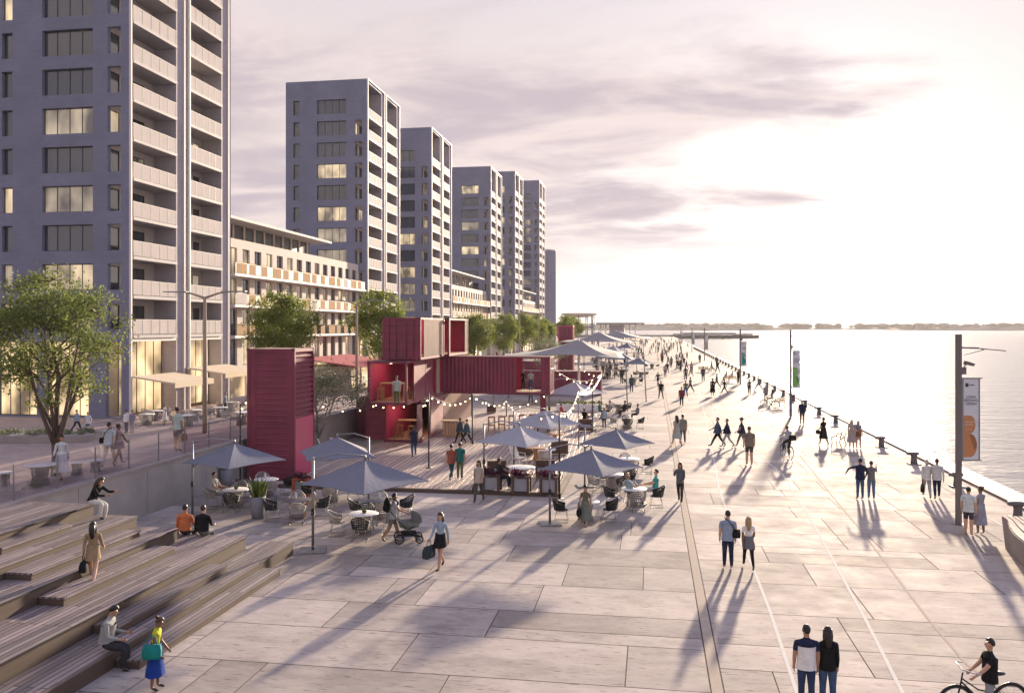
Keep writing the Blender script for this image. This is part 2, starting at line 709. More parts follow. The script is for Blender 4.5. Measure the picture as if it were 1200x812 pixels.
# bed under the slabs: one sheet out to the horizon on the land side
g = MB()
g.add([(-2500, -120, -.012), (15.2, -120, -.012), (15.2, 645, -.012), (-2500, 645, -.012)], [(0, 1, 2, 3)])
setting(g.build('ground', M['joint'], fix=False))
g = MB()
g.add([(1.2, 2, .002), (1.43, 2, .002), (1.43, 640, .002), (1.2, 640, .002)], [(0, 1, 2, 3)])
setting(g.build('paving_strip', M['tanline'], fix=False))


def stripe(name, pts, wd, m, z=.004):
    q = MB()
    vs = []
    for i, (x, y) in enumerate(pts):
        a, b = Vector(pts[max(i - 1, 0)]), Vector(pts[min(i + 1, len(pts) - 1)])
        d = (b - a).normalized()
        n = Vector((d.y, -d.x)) * wd / 2
        vs += [(x - n.x, y - n.y, z), (x + n.x, y + n.y, z)]
    q.add(vs, [(2 * i, 2 * i + 1, 2 * i + 3, 2 * i + 2) for i in range(len(pts) - 1)])
    return setting(q.build(name, m, fix=False))


def line_px(pix):
    return [G(u, v) for u, v in pix]


stripe('ground_line', [(2.4, 3)] + line_px([(934, 812), (902, 715), (881, 661), (857, 615), (842, 570), (837, 540), (829, 500), (822, 470), (815, 445)]), .085, M['line'])
stripe('ground_line', [(6.0, 3)] + line_px([(1058, 812), (1015, 727), (973, 650), (947, 602), (931, 580), (917, 555), (887, 532), (862, 508), (838, 485), (818, 462)]), .085, M['line'], .0045)
stripe('ground_line', [(9.6, 3)] + line_px([(1180, 812), (1132, 777), (1087, 724), (1031, 650), (1008, 620), (980, 587), (953, 553), (937, 533)]), .07, M['tanline'], .005)
stripe('ground_line', [(13.0, 3), (12.9, 30), (12.9, 60), (12.9, 110)], .10, M['line'], .0055)

# quay edge: timber coping, quay wall, water
q = MB()
q.bx(14.8, 16.0, -60, 643, -.5, .10, 0)
setting(q.build('quay_coping', M['coping']))
q = MB()
q.bx(15.0, 15.9, -60, 643, -6, -.503, 0)
q.bx(-700, 15.0, 639.5, 643, -6, -.02, 0)
setting(q.build('quay_wall', M['concrete']))


def water_mat():
    m = bpy.data.materials.new('harbour_water')
    m.use_nodes = True
    nt = m.node_tree
    b = nt.nodes['Principled BSDF']
    b.inputs['Base Color'].default_value = (.19, .18, .18, 1)
    b.inputs['Roughness'].default_value = .22
    b.inputs['IOR'].default_value = 1.33
    b.inputs['Specular IOR Level'].default_value = .5
    geo = nn(nt, 'ShaderNodeNewGeometry')
    hs = []
    for sc, st, de in ((.16, (1, 2.6, 1), 4), (.9, (1, 2.2, 1), 5)):
        mp = nn(nt, 'ShaderNodeMapping')
        mp.inputs['Scale'].default_value = st
        mp.inputs['Rotation'].default_value = (0, 0, radians(8))
        nt.links.new(geo.outputs['Position'], mp.inputs[0])
        n = nn(nt, 'ShaderNodeTexNoise')
        n.inputs['Scale'].default_value = sc
        n.inputs['Detail'].default_value = de
        n.inputs['Roughness'].default_value = .6
        nt.links.new(mp.outputs[0], n.inputs['Vector'])
        hs.append(n.outputs[0])
    ml = nn(nt, 'ShaderNodeMath', operation='MULTIPLY_ADD')
    nt.links.new(hs[1], ml.inputs[0])
    ml.inputs[1].default_value = .35
    nt.links.new(hs[0], ml.inputs[2])
    bp = nn(nt, 'ShaderNodeBump')
    bp.inputs['Strength'].default_value = .6
    bp.inputs['Distance'].default_value = .5
    nt.links.new(ml.outputs[0], bp.inputs['Height'])
    nt.links.new(bp.outputs[0], b.inputs['Normal'])
    return m


M['water'] = water_mat()
q = MB()
q.add([(15.9, -120, -1.8), (4000, -120, -1.8), (4000, 3800, -1.8), (15.9, 3800, -1.8)], [(0, 1, 2, 3)])
q.add([(-2500, 643, -1.8), (15.9, 643, -1.8), (15.9, 3800, -1.8), (-2500, 3800, -1.8)], [(0, 1, 2, 3)])
setting(q.build('water', M['water'], fix=False))

# far shore
M['shore'] = mat('far_shore', (.085, .09, .088), .9, .3, .02)
M['farwood'] = mat('far_trees', (.055, .065, .055), .9, .3, .05)
rs = random.Random(4)
q = MB()
n = 260
vs, fs = [], []
for i in range(n + 1):
    x = -1500 + 5200 * i / n
    y0 = 2350 + 130 * sin(i * .05) - max(0, x - 700) * .42
    h = 7 + 2.5 * sin(i * .11) + rs.uniform(-.8, .8)
    vs += [(x, y0, -2.2), (x, y0 + 30, h), (x, y0 + 260, h + 4 + 4 * sin(i * .037)), (x, y0 + 900, -3)]
for i in range(n):
    for j in range(3):
        a = i * 4 + j
        fs.append((a, a + 4, a + 5, a + 1))
q.add(vs, fs, 0, True)
setting(q.build('far_hills', M['shore']))
q = MB()
for i in range(1500):
    t = rs.random()
    x = -1500 + 5200 * t
    k = t * n
    y0 = 2350 + 130 * sin(k * .05) - max(0, x - 700) * .42 + rs.uniform(20, 130)
    if 380 < x < 620 and rs.random() < .6:
        continue
    r_ = rs.uniform(4, 9)
    q.ell((x, y0, 6 + r_ * .4), (r_ * rs.uniform(1, 2.2), r_, r_ * rs.uniform(.6, 1.1)), 6, 4, 0)
o = q.build('far_treeline', M['farwood'], fix=False)
tag(o, 'dark low treeline on the far shore across the water', 'treeline', kind='stuff')
# ------------------------------------------------------------------ buildings
M['tower'] = bricky('tower_brick', (.20, .21, .285))
M['tower_trim'] = mat('pale_trim', (.66, .62, .60), .6, .06, .6)
M['tower_soffit'] = mat('pale_soffit', (.42, .40, .41), .7, .06, .8)
M['loggia'] = mat('loggia_wall', (.58, .53, .50), .7, .08, .7)
M['pier'] = bricky('pier_brick', (.42, .39, .42))
M['cream'] = bricky('cream_brick', (.62, .54, .48), .06)
M['darkclad'] = mat('dark_cladding', (.05, .05, .06), .5, .1, .6)
M['frame'] = mat('window_frame', (.05, .05, .055), .5)
M['balu'] = mat('frosted_balustrade', (.60, .55, .52), .85, .06, 1.2, spec=.06)
M['bronze'] = mat('bronze_balustrade', (.50, .34, .20), .85, .12, .5, spec=.05)
M['awning'] = mat('cream_awning', (.66, .55, .40), .8, .05, 1.)
M['redroof'] = mat('red_awning', (.40, .06, .08), .7, .1, 1.)


def pane_mat(name, col, estr, ecol=(1, .72, .42), seed=0.):
    """window glass: reflecting outside, an uneven lamplit room behind it where lit"""
    m = mat(name, col, .09, spec=1.0, coat=.5)
    if estr:
        nt = m.node_tree
        b = nt.nodes['Principled BSDF']
        geo = nn(nt, 'ShaderNodeNewGeometry')
        mp = nn(nt, 'ShaderNodeMapping')
        mp.inputs['Scale'].default_value = (.9, .5, .55)
        mp.inputs['Location'].default_value = (seed, seed * 2, seed)
        nt.links.new(geo.outputs['Position'], mp.inputs[0])
        n = nn(nt, 'ShaderNodeTexNoise')
        n.inputs['Scale'].default_value = .7
        n.inputs['Detail'].default_value = 2
        nt.links.new(mp.outputs[0], n.inputs['Vector'])
        mr = nn(nt, 'ShaderNodeMapRange')
        mr.inputs[1].default_value, mr.inputs[2].default_value = .35, .72
        mr.inputs[3].default_value, mr.inputs[4].default_value = estr * .08, estr
        nt.links.new(n.outputs[0], mr.inputs[0])
        b.inputs['Emission Color'].default_value = (*ecol, 1)
        nt.links.new(mr.outputs[0], b.inputs['Emission Strength'])
    return m


PANES = [pane_mat('blue_glass', (.05, .065, .09), 0), pane_mat('grey_glass', (.07, .075, .085), 0),
         pane_mat('dim_lit_glass', (.10, .10, .10), .22, (1, .8, .55)), pane_mat('lit_glass', (.12, .11, .10), .5, (1, .76, .46), 3.)]
M['shopglass'] = pane_mat('shop_glass', (.12, .10, .08), .8, (1, .70, .38), 7.)


def holes_wall(mb, x0, x1, z0, z1, holes, put, dep, m=0, mr_=None):
    """a wall in the plane (a, z) with rectangular openings; put(a, depth, z) -> xyz; reveals go dep deep"""
    mr_ = m if mr_ is None else mr_
    xs = sorted({x0, x1, *[h[0] for h in holes], *[h[1] for h in holes]})
    zs = sorted({z0, z1, *[h[2] for h in holes], *[h[3] for h in holes]})
    for i in range(len(xs) - 1):
        for j in range(len(zs) - 1):
            cx, cz = (xs[i] + xs[i + 1]) / 2, (zs[j] + zs[j + 1]) / 2
            if any(h[0] < cx < h[1] and h[2] < cz < h[3] for h in holes):
                continue
            mb.add([put(xs[i], 0, zs[j]), put(xs[i + 1], 0, zs[j]), put(xs[i + 1], 0, zs[j + 1]), put(xs[i], 0, zs[j + 1])], [(0, 1, 2, 3)], m)
    for a, b, c, d in holes:
        for p, q in (((a, c), (b, c)), ((b, c), (b, d)), ((b, d), (a, d)), ((a, d), (a, c))):
            mb.add([put(p[0], 0, p[1]), put(q[0], 0, q[1]), put(q[0], dep, q[1]), put(p[0], dep, p[1])], [(0, 1, 2, 3)], mr_)


def win_meshes(w, h, div, axis, nm):
    """frame and pane mesh for a window w x h centred on its sill; axis 'x' faces -Y, 'y' faces +X"""
    f, p = MB(), MB()
    t, dp = .06, .07

    def b(mb, a0, a1, z0, z1, d0, d1):
        if axis == 'x':
            mb.bx(a0, a1, d0, d1, z0, z1)
        else:
            mb.bx(-d1, -d0, a0, a1, z0, z1)
    b(f, -w / 2, w / 2, 0, t, 0, dp)
    b(f, -w / 2, w / 2, h - t, h, 0, dp)
    for i in range(div + 1):
        a = -w / 2 + (w - t) * i / div
        b(f, a, a + t, t, h - t, 0, dp)
    b(p, -w / 2 + .01, w / 2 - .01, .01, h - .01, dp * .45, dp * .6)
    return f.mesh('window', M['frame']), p.mesh('pane', PANES[0])


def add_window(par, fm, pm_, loc, k, name='window'):
    o = link(name, fm, par, loc)
    p = link('pane', pm_, o)
    s = p.material_slots[0]
    s.link = 'OBJECT'
    s.material = PANES[k]
    return o


WIDE = win_meshes(4.2, 1.95, 4, 'x', 'wide')
SLIM = win_meshes(.9, 1.95, 1, 'x', 'slim')
DOORS = win_meshes(2.6, 2.25, 3, 'y', 'door')
DOORS2 = win_meshes(1.1, 2.25, 1, 'y', 'door2')
SHOP = win_meshes(3.6, 5.6, 4, 'x', 'shop')
SHOPY = win_meshes(4.9, 5.6, 5, 'y', 'shopy')

PITCH, SILL0 = 2.92, 10.15
BW1, BW2 = 5.9, 5.5       # loggia widths along the street
# a balcony: slab (the thing's own mesh) with balustrade child, width w along +Y from its origin, front at x = 0


def balcony_meshes(w):
    s, b = MB(), MB()
    s.bx(-1.85, .12, 0, w, -.24, 0)
    n = max(3, round(w / 1.15))
    for i in range(n):
        y0 = .06 + (w - .12) * i / n
        y1 = .06 + (w - .12) * (i + 1) / n
        b.bx(.0, .035, y0 + .012, y1 - .036, .05, 1.12, 0)
        b.bx(.005, .045, y1 - .03, y1 + .008, .0, 1.12, 2)
    b.bx(-.01, .05, .05, w - .05, 1.121, 1.16, 1)
    return s.mesh('balcony', M['tower_soffit']), b.mesh('balustrade', [M['balu'], M['tower_trim'], M['frame']])


BAL1, BAL2 = balcony_meshes(BW1), balcony_meshes(BW2)


def tower(y0, ztop, label, base=.3, detail=2, seed=0, X=FACE):
    rt = random.Random(100 + seed)
    Wd, D = 11.65, 15.4
    t = thing('apartment_tower', label, 'apartment tower', (X, y0, 0), 0, 'towers along the waterfront')
    n = int((ztop - 1.6 - SILL0) / PITCH)
    zs = [SILL0 + PITCH * k for k in range(n)]
    # local coordinates: x from -Wd to 0 (street front), y from 0 (end facing the photo) to D
    slim, wide, cor = (-10.55, -9.65), (-7.15, -2.95), (-1.75, -.68)
    holes = []
    for k, z in enumerate(zs):
        holes.append((*wide, z, z + 1.95))
        holes.append((*slim, z, z + 1.95))
        if k < n - 1:
            holes.append((*cor, z, z + 1.95))
    holes += [(-10.9, -7.6, base + .1, 6.3), (-6.9, -3.3, base + .1, 6.3), (-1.9, -.62, base + .1, 6.3), (*wide, 7.2, 9.15), (*slim, 7.2, 9.15), (*cor, 7.2, 9.15)]
    wl = MB()
    holes_wall(wl, -Wd, 0, base - .5, ztop, holes, lambda a, d, z: (a, d, z), .38)
    wl.bx(-Wd, -Wd + .02, .001, D, base - .5, ztop)                 # far flank
    wl.bx(-Wd + .02, 0, D - .02, D, base - .5, ztop)                # rear end
    wl.bx(-Wd + .02, 0, .001, D - .02, ztop - .5, ztop - .01)       # roof slab
    wl.build('wall', M['tower'], t)
    # inner core behind the loggias: the wall the balcony doors stand in
    co_ = MB()
    dh = []
    ya, yb = .42, .42 + BW1
    yc = 8.2
    yd = yc + BW2
    for z in [7.2] + zs:
        fl = z - .4
        dh += [(ya + 2.0, ya + 4.6, fl, fl + 2.25), (ya + .25, ya + 1.35, fl, fl + 2.25), (yc + 1.2, yc + 3.8, fl, fl + 2.25), (yc + 4.1, yc + 5.2, fl, fl + 2.25)]
    holes_wall(co_, .001, D - .021, 6.55, ztop - .501, dh, lambda a, d, z: (-1.95 - d, a, z), .2)
    co_.bx(-2.2, -1.951, ya + .001, yb + .5, base - .5, 6.549)
    co_.build('loggia_wall', M['loggia'], t)
    # piers and louvred slot on the street front
    pr = MB()
    pr.bx(-1.949, -.002, yb, yb + 1.05, base - .5, ztop - .502)
    pr.bx(-1.949, -.002, yd, yd + 1.1, base - .5, ztop - .502)
    pr.bx(-1.949, -.004, 7.95, 8.2, base - .5, ztop - .502)
    pr.build('pier', M['pier'], t)
    sl_ = MB()
    sl_.bx(-1.0, -.6, yb + 1.051, 7.949, base, ztop - .503)
    zz = base + .4
    while zz < ztop - .8:
        sl_.bx(-.599, -.1, yb + 1.052, 7.948, zz, zz + .08)
        zz += .36
    sl_.build('louvre_slot', M['darkclad'], t)
    tr = MB()
    for yy in (.0, yb + .97, 8.12, yd + 1.0):
        tr.bx(.0005, .16, yy, yy + .16, base + (0 if yy else 0), ztop + .02)
    tr.bx(.0006, .15, .161, yb + .969, ztop - .12, ztop + .02)
    tr.bx(.0006, .15, 8.281, yd + .999, ztop - .12, ztop + .02)
    tr.build('edge_trim', M['tower_trim'], t)
    # base: columns of the double-height ground floor
    # windows
    lit = lambda: rt.choices((0, 1, 2, 3), (3.4, 2, 2.6, 2.2))[0]
    for k, z in enumerate([7.2] + zs):
        add_window(t, WIDE[0], WIDE[1], ((wide[0] + wide[1]) / 2, .28, z), (0 if k > n - 3 and rt.random() < .8 else lit()))
        if detail:
            add_window(t, SLIM[0], SLIM[1], ((slim[0] + slim[1]) / 2, .28, z), lit() if rt.random() < .5 else 1)
    for k, z in enumerate([7.2] + zs):
        fl = z - .4
        for y_, bm_, wd_ in ((ya, BAL1, BW1), (yc, BAL2, BW2)):
            o = link('balcony', bm_[0], t, (0, y_, fl))
            link('balustrade', bm_[1], o)
    # balcony doors as parts
    for k, z in enumerate([7.2] + zs):
        fl = z - .4
        for a, mm in ((ya + 3.3, DOORS), (ya + .8, DOORS2), (yc + 2.5, DOORS), (yc + 4.65, DOORS2)):
            if detail < 2 and mm is DOORS2:
                continue
            add_window(t, mm[0], mm[1], (-2.0, a, fl), rt.choices((0, 1, 2, 3), (5, 4, 1.5, .8 if k > 5 else 2.5))[0], 'balcony_door')
    # shop front
    for a, wd_ in ((-9.25, 3.3), (-5.1, 3.6)):
        o = link('shop_window', SHOP[0], t, (a, .30, base + .12))
        if wd_ < 3.5:
            o.scale = (3.3 / 3.6, 1, 1)
        p = link('pane', SHOP[1], o)
        p.material_slots[0].link = 'OBJECT'
        p.material_slots[0].material = M['shopglass']
    for a, wd_ in ((ya + BW1 / 2, BW1 - .2), (yc + BW2 / 2, BW2 - .2)):
        o = link('shop_window', SHOPY[0], t, (-1.2, a, base + .12))
        o.scale = (1, wd_ / 4.9, 1)
        p = link('pane', SHOPY[1], o)
        p.material_slots[0].link = 'OBJECT'
        p.material_slots[0].material = M['shopglass']
    fls = MB()
    fls.bx(-1.94, -.01, ya + .001, yb - .001, 6.30, 6.549)
    fls.bx(-1.94, -.01, yc + .001, yd - .001, 6.30, 6.549)
    fls.build('shop_lintel', M['tower_trim'], t)
    if detail == 2:
        for a, wd_, z in ((ya - .3, 5.6, 3.4), (yc - .6, 6.6, 3.7)):
            aw = MB()
            th = .12
            vs = [(.2, a, z + .35), (3.6, a, z - .12), (3.6, a + wd_, z - .12), (.2, a + wd_, z + .35)]
            aw.add(vs + [(x, y, q - th) for x, y, q in vs], [(0, 1, 2, 3), (7, 6, 5, 4), (0, 4, 5, 1), (1, 5, 6, 2), (2, 6, 7, 3), (3, 7, 4, 0)])
            aw.bx(3.55, 3.62, a, a + wd_, z - .5, z - .1)
            aw.build('awning', M['awning'], t)
    return t


tower(57.6, 41.2, 'tall slate blue brick apartment tower nearest, cut by the photo\'s upper edge', .6, 2, 1)
tower(110.9, 41.0, 'slate blue brick tower standing whole behind the long cream block, second in the row', .2, 2, 2)
tower(145.0, 42.3, 'slate blue tower half hidden by the second tower, third in the row', .02, 2, 3)
tower(200.6, 45.8, 'hazier blue grey tower behind the second cream block, fourth in the row', .02, 1, 4)
tower(237.2, 51.2, 'narrow looking tower squeezed between the fourth and the sixth tower', .02, 1, 5)
tower(290.0, 57.6, 'farthest full tower in the row, before the slim curved one', .02, 1, 6)
# slim tower with a curved flank, last in the row
t = thing('curved_tower', 'slim grey tower with a curved flank ending the row of towers', 'apartment tower', (FACE - 9.0, 385, 0))
q = MB()
pts = []
for i in range(13):
    a = i / 12
    pts.append((1.2 + 1.6 * sin(a * pi * .5), a * 14))
poly = [(-9, 0)] + [(.5 + 3.0 * sin(i / 12 * pi), i / 12 * 14) for i in range(13)] + [(-9, 14)]
q.prism(poly, 0, 42.2)
q.build('wall', M['tower'], t)
for k in range(12):
    q = MB()
    q.bx(-7, -1.2, -.06, -.001, 4 + 3.1 * k, 6 + 3.1 * k)
    q.build('window', PANES[k % 3], t)
q = MB()
q.prism([(x * .96, y * .98 + .1) for x, y in poly], 42.201, 42.7)
q.build('roof', M['tower_trim'], t)

# long cream blocks between the towers
LW = win_meshes(1.5, 2.5, 2, 'y', 'lw')


def cream_block(y0, y1, ztop, label, base, short=0.0, seed=0, nb=6):
    rt = random.Random(300 + seed)
    X = FACE - .9
    t = thing('cream_block', label, 'apartment block', (X, y0, 0), 0, 'cream blocks between the towers')
    L = y1 - y0
    fl = [6.6, 9.5, 12.4] if ztop < 19 else [6.6, 9.5, 12.4]
    bay = 2.55
    nbay = int(L / bay)
    holes, spots = [], []
    for f in fl + [3.7]:
        for i in range(nbay):
            a = .9 + i * bay
            holes.append((a, a + 1.5, f, f + 2.5))
            spots.append((a + .75, f))
    for i in range(nbay // 2):
        a = .7 + i * bay * 2
        holes.append((a, a + 3.6, base + .1, 3.2))
    wl = MB()
    zp = 15.75
    holes_wall(wl, 0, L, base - .5, zp, holes, lambda a, d, z: (-d, a, z), .3)
    wl.bx(-11, -.001, 0, .02, base - .5, zp)
    wl.bx(-11, -.001, L - .02, L, base - .5, zp)
    wl.bx(-11, -.001, .021, L - .021, zp - .3, zp - .001)
    wl.build('wall', M['cream'], t)
    tp = MB()
    Ls = L * (1 - short)
    tp.bx(-10, -2.0, .3, Ls - 1, zp, ztop - .25)
    for i in range(int(Ls / 2.3)):
        tp.bx(-1.999, -1.9, .6 + i * 2.3, .9 + i * 2.3, zp, ztop - .25, 1)
    tp.build('setback_floor', [M['darkclad'], M['cream']], t)
    rf = MB()
    rf.bx(-10.6, .5, -.1, Ls, ztop - .249, ztop)
    rf.build('roof', M['tower_soffit'], t)
    for a, f in spots:
        add_window(t, LW[0], LW[1], (-.2, a, f), rt.choices((0, 1, 2, 3), (5, 3, 2.2, 2.2))[0])
    for i in range(nbay // 2):
        q = MB()
        q.bx(-.25, -.2, .7 + i * bay * 2 + .01, .7 + i * bay * 2 + 3.59, base + .11, 3.19)
        q.build('shop_window', M['shopglass'], t)
    # continuous balconies with a panel before each window
    for k, f in enumerate(fl):
        st = .2 if k else .2
        q = MB()
        q.bx(.001, .95, st, L + (1.6 if k else 0), f - .26, f - .02)
        b = q.build('balcony', M['tower_trim'], t)
        for i in range(nbay):
            a = .55 + i * bay
            pn = MB()
            pn.bx(.88, .92, a, a + (1.3 if i % 3 else 2.0), f + .02, f + 1.08)
            pn.build('balustrade', M['balu'] if (k and rt.random() < .15) else M['bronze'], b)
        gl = MB()
        gl.bx(.89, .91, .3, L, f + .03, f + .95)
        gl.bx(.86, .93, .3, L, f + .951, f + 1.0)
        for i in range(nbay * 2):
            gl.bx(.87, .889, .3 + i * bay / 2, .34 + i * bay / 2, f - .01, f + .95)
        gl.build('railing', M['glass_dark'] if k == 0 else M['darkclad'], b)
    return t


# railings: thin glass is rendered as dark slats between the panels
cream_block(73.6, 110.0, 17.75, 'long cream apartment block between the nearest tower and the second tower', .6, .30, 1)
cream_block(161.2, 199.8, 18.6, 'cream apartment block with gold balconies between the third and fourth towers', .02, .12, 2)
cream_block(253.0, 289.0, 18.6, 'small far cream block between the fifth and the sixth tower', .02, .1, 3)

# kiosk-like pavilions with red awnings before the cream block
t = thing('shop_pavilion', 'low shop pavilion with a sloping red roof in front of the cream block', 'pavilion', (-35.5, 88, 0))
q = MB()
q.bx(-2, 3.2, 0, 14, .2, 3.1)
q.build('wall', M['tan'], t)
q = MB()
vs = [(-2.2, -.4, 4.0), (4.4, -.4, 3.15), (4.4, 14.4, 3.15), (-2.2, 14.4, 4.0)]
q.add(vs + [(x, y, z - .14) for x, y, z in vs], [(0, 1, 2, 3), (7, 6, 5, 4), (0, 4, 5, 1), (1, 5, 6, 2), (2, 6, 7, 3), (3, 7, 4, 0)])
q.build('roof', M['redroof'], t)
for i in range(4):
    q = MB()
    q.bx(3.201, 3.26, .8 + i * 3.3, 3.4 + i * 3.3, .5, 2.8)
    q.build('window', M['shopglass'], t)

# raised promenade
q = MB()
xs = [-60, -50, -44, FACE] + [FACE + (WALLX - .35 - FACE) * i / 12 for i in range(1, 13)]
ys = [-30, 0, 10, 20, 30, 40, 50, 60] + [62 + i * 5 for i in range(12)] + [130, 160, 220, 320, 640]
vs = [(x, y, upz(x, y)) for y in ys for x in xs]
nx = len(xs)
fs = [(j * nx + i, j * nx + i + 1, (j + 1) * nx + i + 1, (j + 1) * nx + i) for j in range(len(ys) - 1) for i in range(nx - 1)]
q.add(vs, fs, 0, True)
setting(q.build('promenade', M['promenade'], fix=False))

# retaining wall with a stone edge, in cast lengths
t = thing('retaining_wall', 'grey concrete retaining wall under the glass railing of the raised promenade', 'wall', (WALLX, 0, 0))
y = -6.0
while y < 108:
    y2 = min(y + 4.1, 108)
    h0, h1 = upz(WALLX, y), upz(WALLX, y2)
    q = MB()
    a, b = y + .012, y2 - .012
    vs = [(-.35, a, -.5), (0, a, -.5), (0, b, -.5), (-.35, b, -.5), (-.35, a, h0 - .081), (0, a, h0 - .081), (0, b, h1 - .081), (-.35, b, h1 - .081)]
    q.add(vs, [(0, 3, 2, 1), (4, 5, 6, 7), (0, 1, 5, 4), (1, 2, 6, 5), (2, 3, 7, 6), (3, 0, 4, 7)])
    q.build('wall_panel', M['concrete'], t)
    q = MB()
    vs = [(-.5, y, h0 - .08), (.04, y, h0 - .08), (.04, y2, h1 - .08), (-.5, y2, h1 - .08), (-.5, y, h0 + .03), (.04, y, h0 + .03), (.04, y2, h1 + .03), (-.5, y2, h1 + .03)]
    q.add(vs, [(0, 3, 2, 1), (4, 5, 6, 7), (0, 1, 5, 4), (1, 2, 6, 5), (2, 3, 7, 6), (3, 0, 4, 7)])
    q.build('edge_stone', M['kerb'], t)
    y = y2


def clear_glass():
    m = bpy.data.materials.new('clear_glass')
    m.use_nodes = True
    nt = m.node_tree
    nt.nodes.remove(nt.nodes['Principled BSDF'])
    tr = nn(nt, 'ShaderNodeBsdfTransparent')
    tr.inputs[0].default_value = (.88, .87, .91, 1)
    gl = nn(nt, 'ShaderNodeBsdfGlossy')
    gl.inputs['Roughness'].default_value = .04
    fr = nn(nt, 'ShaderNodeLayerWeight')
    fr.inputs['Blend'].default_value = .12
    mx = nn(nt, 'ShaderNodeMixShader')
    nt.links.new(fr.outputs['Facing'], mx.inputs[0])
    nt.links.new(tr.outputs[0], mx.inputs[1])
    nt.links.new(gl.outputs[0], mx.inputs[2])
    nt.links.new(mx.outputs[0], nt.nodes['Material Output'].inputs[0])
    return m


M['glass'] = clear_glass()
t = thing('glass_railing', 'frameless glass railing with thin posts along the edge of the raised promenade', 'railing', (WALLX - .2, 0, 0))
y = 12.0
while y < 40:
    q = MB()
    z = 1.93
    q.bx(-.008, .008, y + .04, y + 1.96, z + .02, z + 1.12)
    q.build('glass_panel', M['glass'], t)
    q = MB()
    q.bx(-.018, .018, y - .02, y + .02, z, z + 1.14)
    q.build('post', M['grey_metal'], t)
    y += 2.0

# ------------------------------------------------------------------ timber seating steps
t = thing('seating_steps', 'broad timber clad seating steps climbing from the plaza to the promenade', 'steps', (0, 0, 0))


def tier(x0, x1, y0, y1, z0, z1, name='tier'):
    q = MB()
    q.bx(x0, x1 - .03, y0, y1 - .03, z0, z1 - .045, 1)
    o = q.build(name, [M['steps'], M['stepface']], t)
    q = MB()
    q.bx(x0, x1, y0, y1, z1 - .045, z1, 0)
    q.build('tread', M['steps'], o)


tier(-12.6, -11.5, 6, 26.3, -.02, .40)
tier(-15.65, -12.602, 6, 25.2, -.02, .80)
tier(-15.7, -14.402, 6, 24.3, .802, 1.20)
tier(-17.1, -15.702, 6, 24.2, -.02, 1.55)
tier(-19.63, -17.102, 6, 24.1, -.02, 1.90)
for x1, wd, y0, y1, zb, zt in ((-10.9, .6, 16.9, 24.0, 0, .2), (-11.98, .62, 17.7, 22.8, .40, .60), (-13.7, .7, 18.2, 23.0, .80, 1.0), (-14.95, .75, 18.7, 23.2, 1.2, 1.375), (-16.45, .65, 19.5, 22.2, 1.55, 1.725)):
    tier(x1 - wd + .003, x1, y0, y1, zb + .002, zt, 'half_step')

# ------------------------------------------------------------------ timber deck
DX0, DX1, DY0, DY1, DZ = -16.95, -3.9, 36.95, 72.0, .14
q = MB()
q.bx(DX0, DX1 - .22, DY0 + .2, DY1, .0, DZ)
setting(q.build('deck_path', M['deck']))
q = MB()
q.bx(DX0, DX1, DY0, DY0 + .196, 0, DZ + .03)
q.bx(DX1 - .216, DX1, DY0 + .197, DY1, 0, DZ + .03)
setting(q.build('deck_kerb', M['stepface']))
# ------------------------------------------------------------------ shipping containers
def corr(mb, p0, p1, z0, z1, dep=.045, pit=.28, m=0):
    """corrugated sheet from p0 to p1 (xy), ribs upright, bulging to the left of the direction"""
    p0, p1 = Vector(p0), Vector(p1)
    L = (p1 - p0).length
    d = (p1 - p0) / L
    nrm = Vector((-d.y, d.x))
    n = max(2, round(L / pit))
    pr = []
    for i in range(n):
        for f, o in ((0, 0), (.25, 0), (.45, dep), (.80, dep)):
            pr.append(((i + f) / n * L, o))
    pr.append((L, 0))
    vs = []
    for s, o in pr:
        q = p0 + d * s + nrm * o
        vs += [(q.x, q.y, z0), (q.x, q.y, z1)]
    mb.add(vs, [(2 * i, 2 * i + 2, 2 * i + 3, 2 * i + 1) for i in range(len(pr) - 1)], m)


CW, CH = 2.44, 2.59
M['striplamp'] = mat('strip_lamp', (1, .85, .7), .4, emit=(1, .72, .5), estr=7)


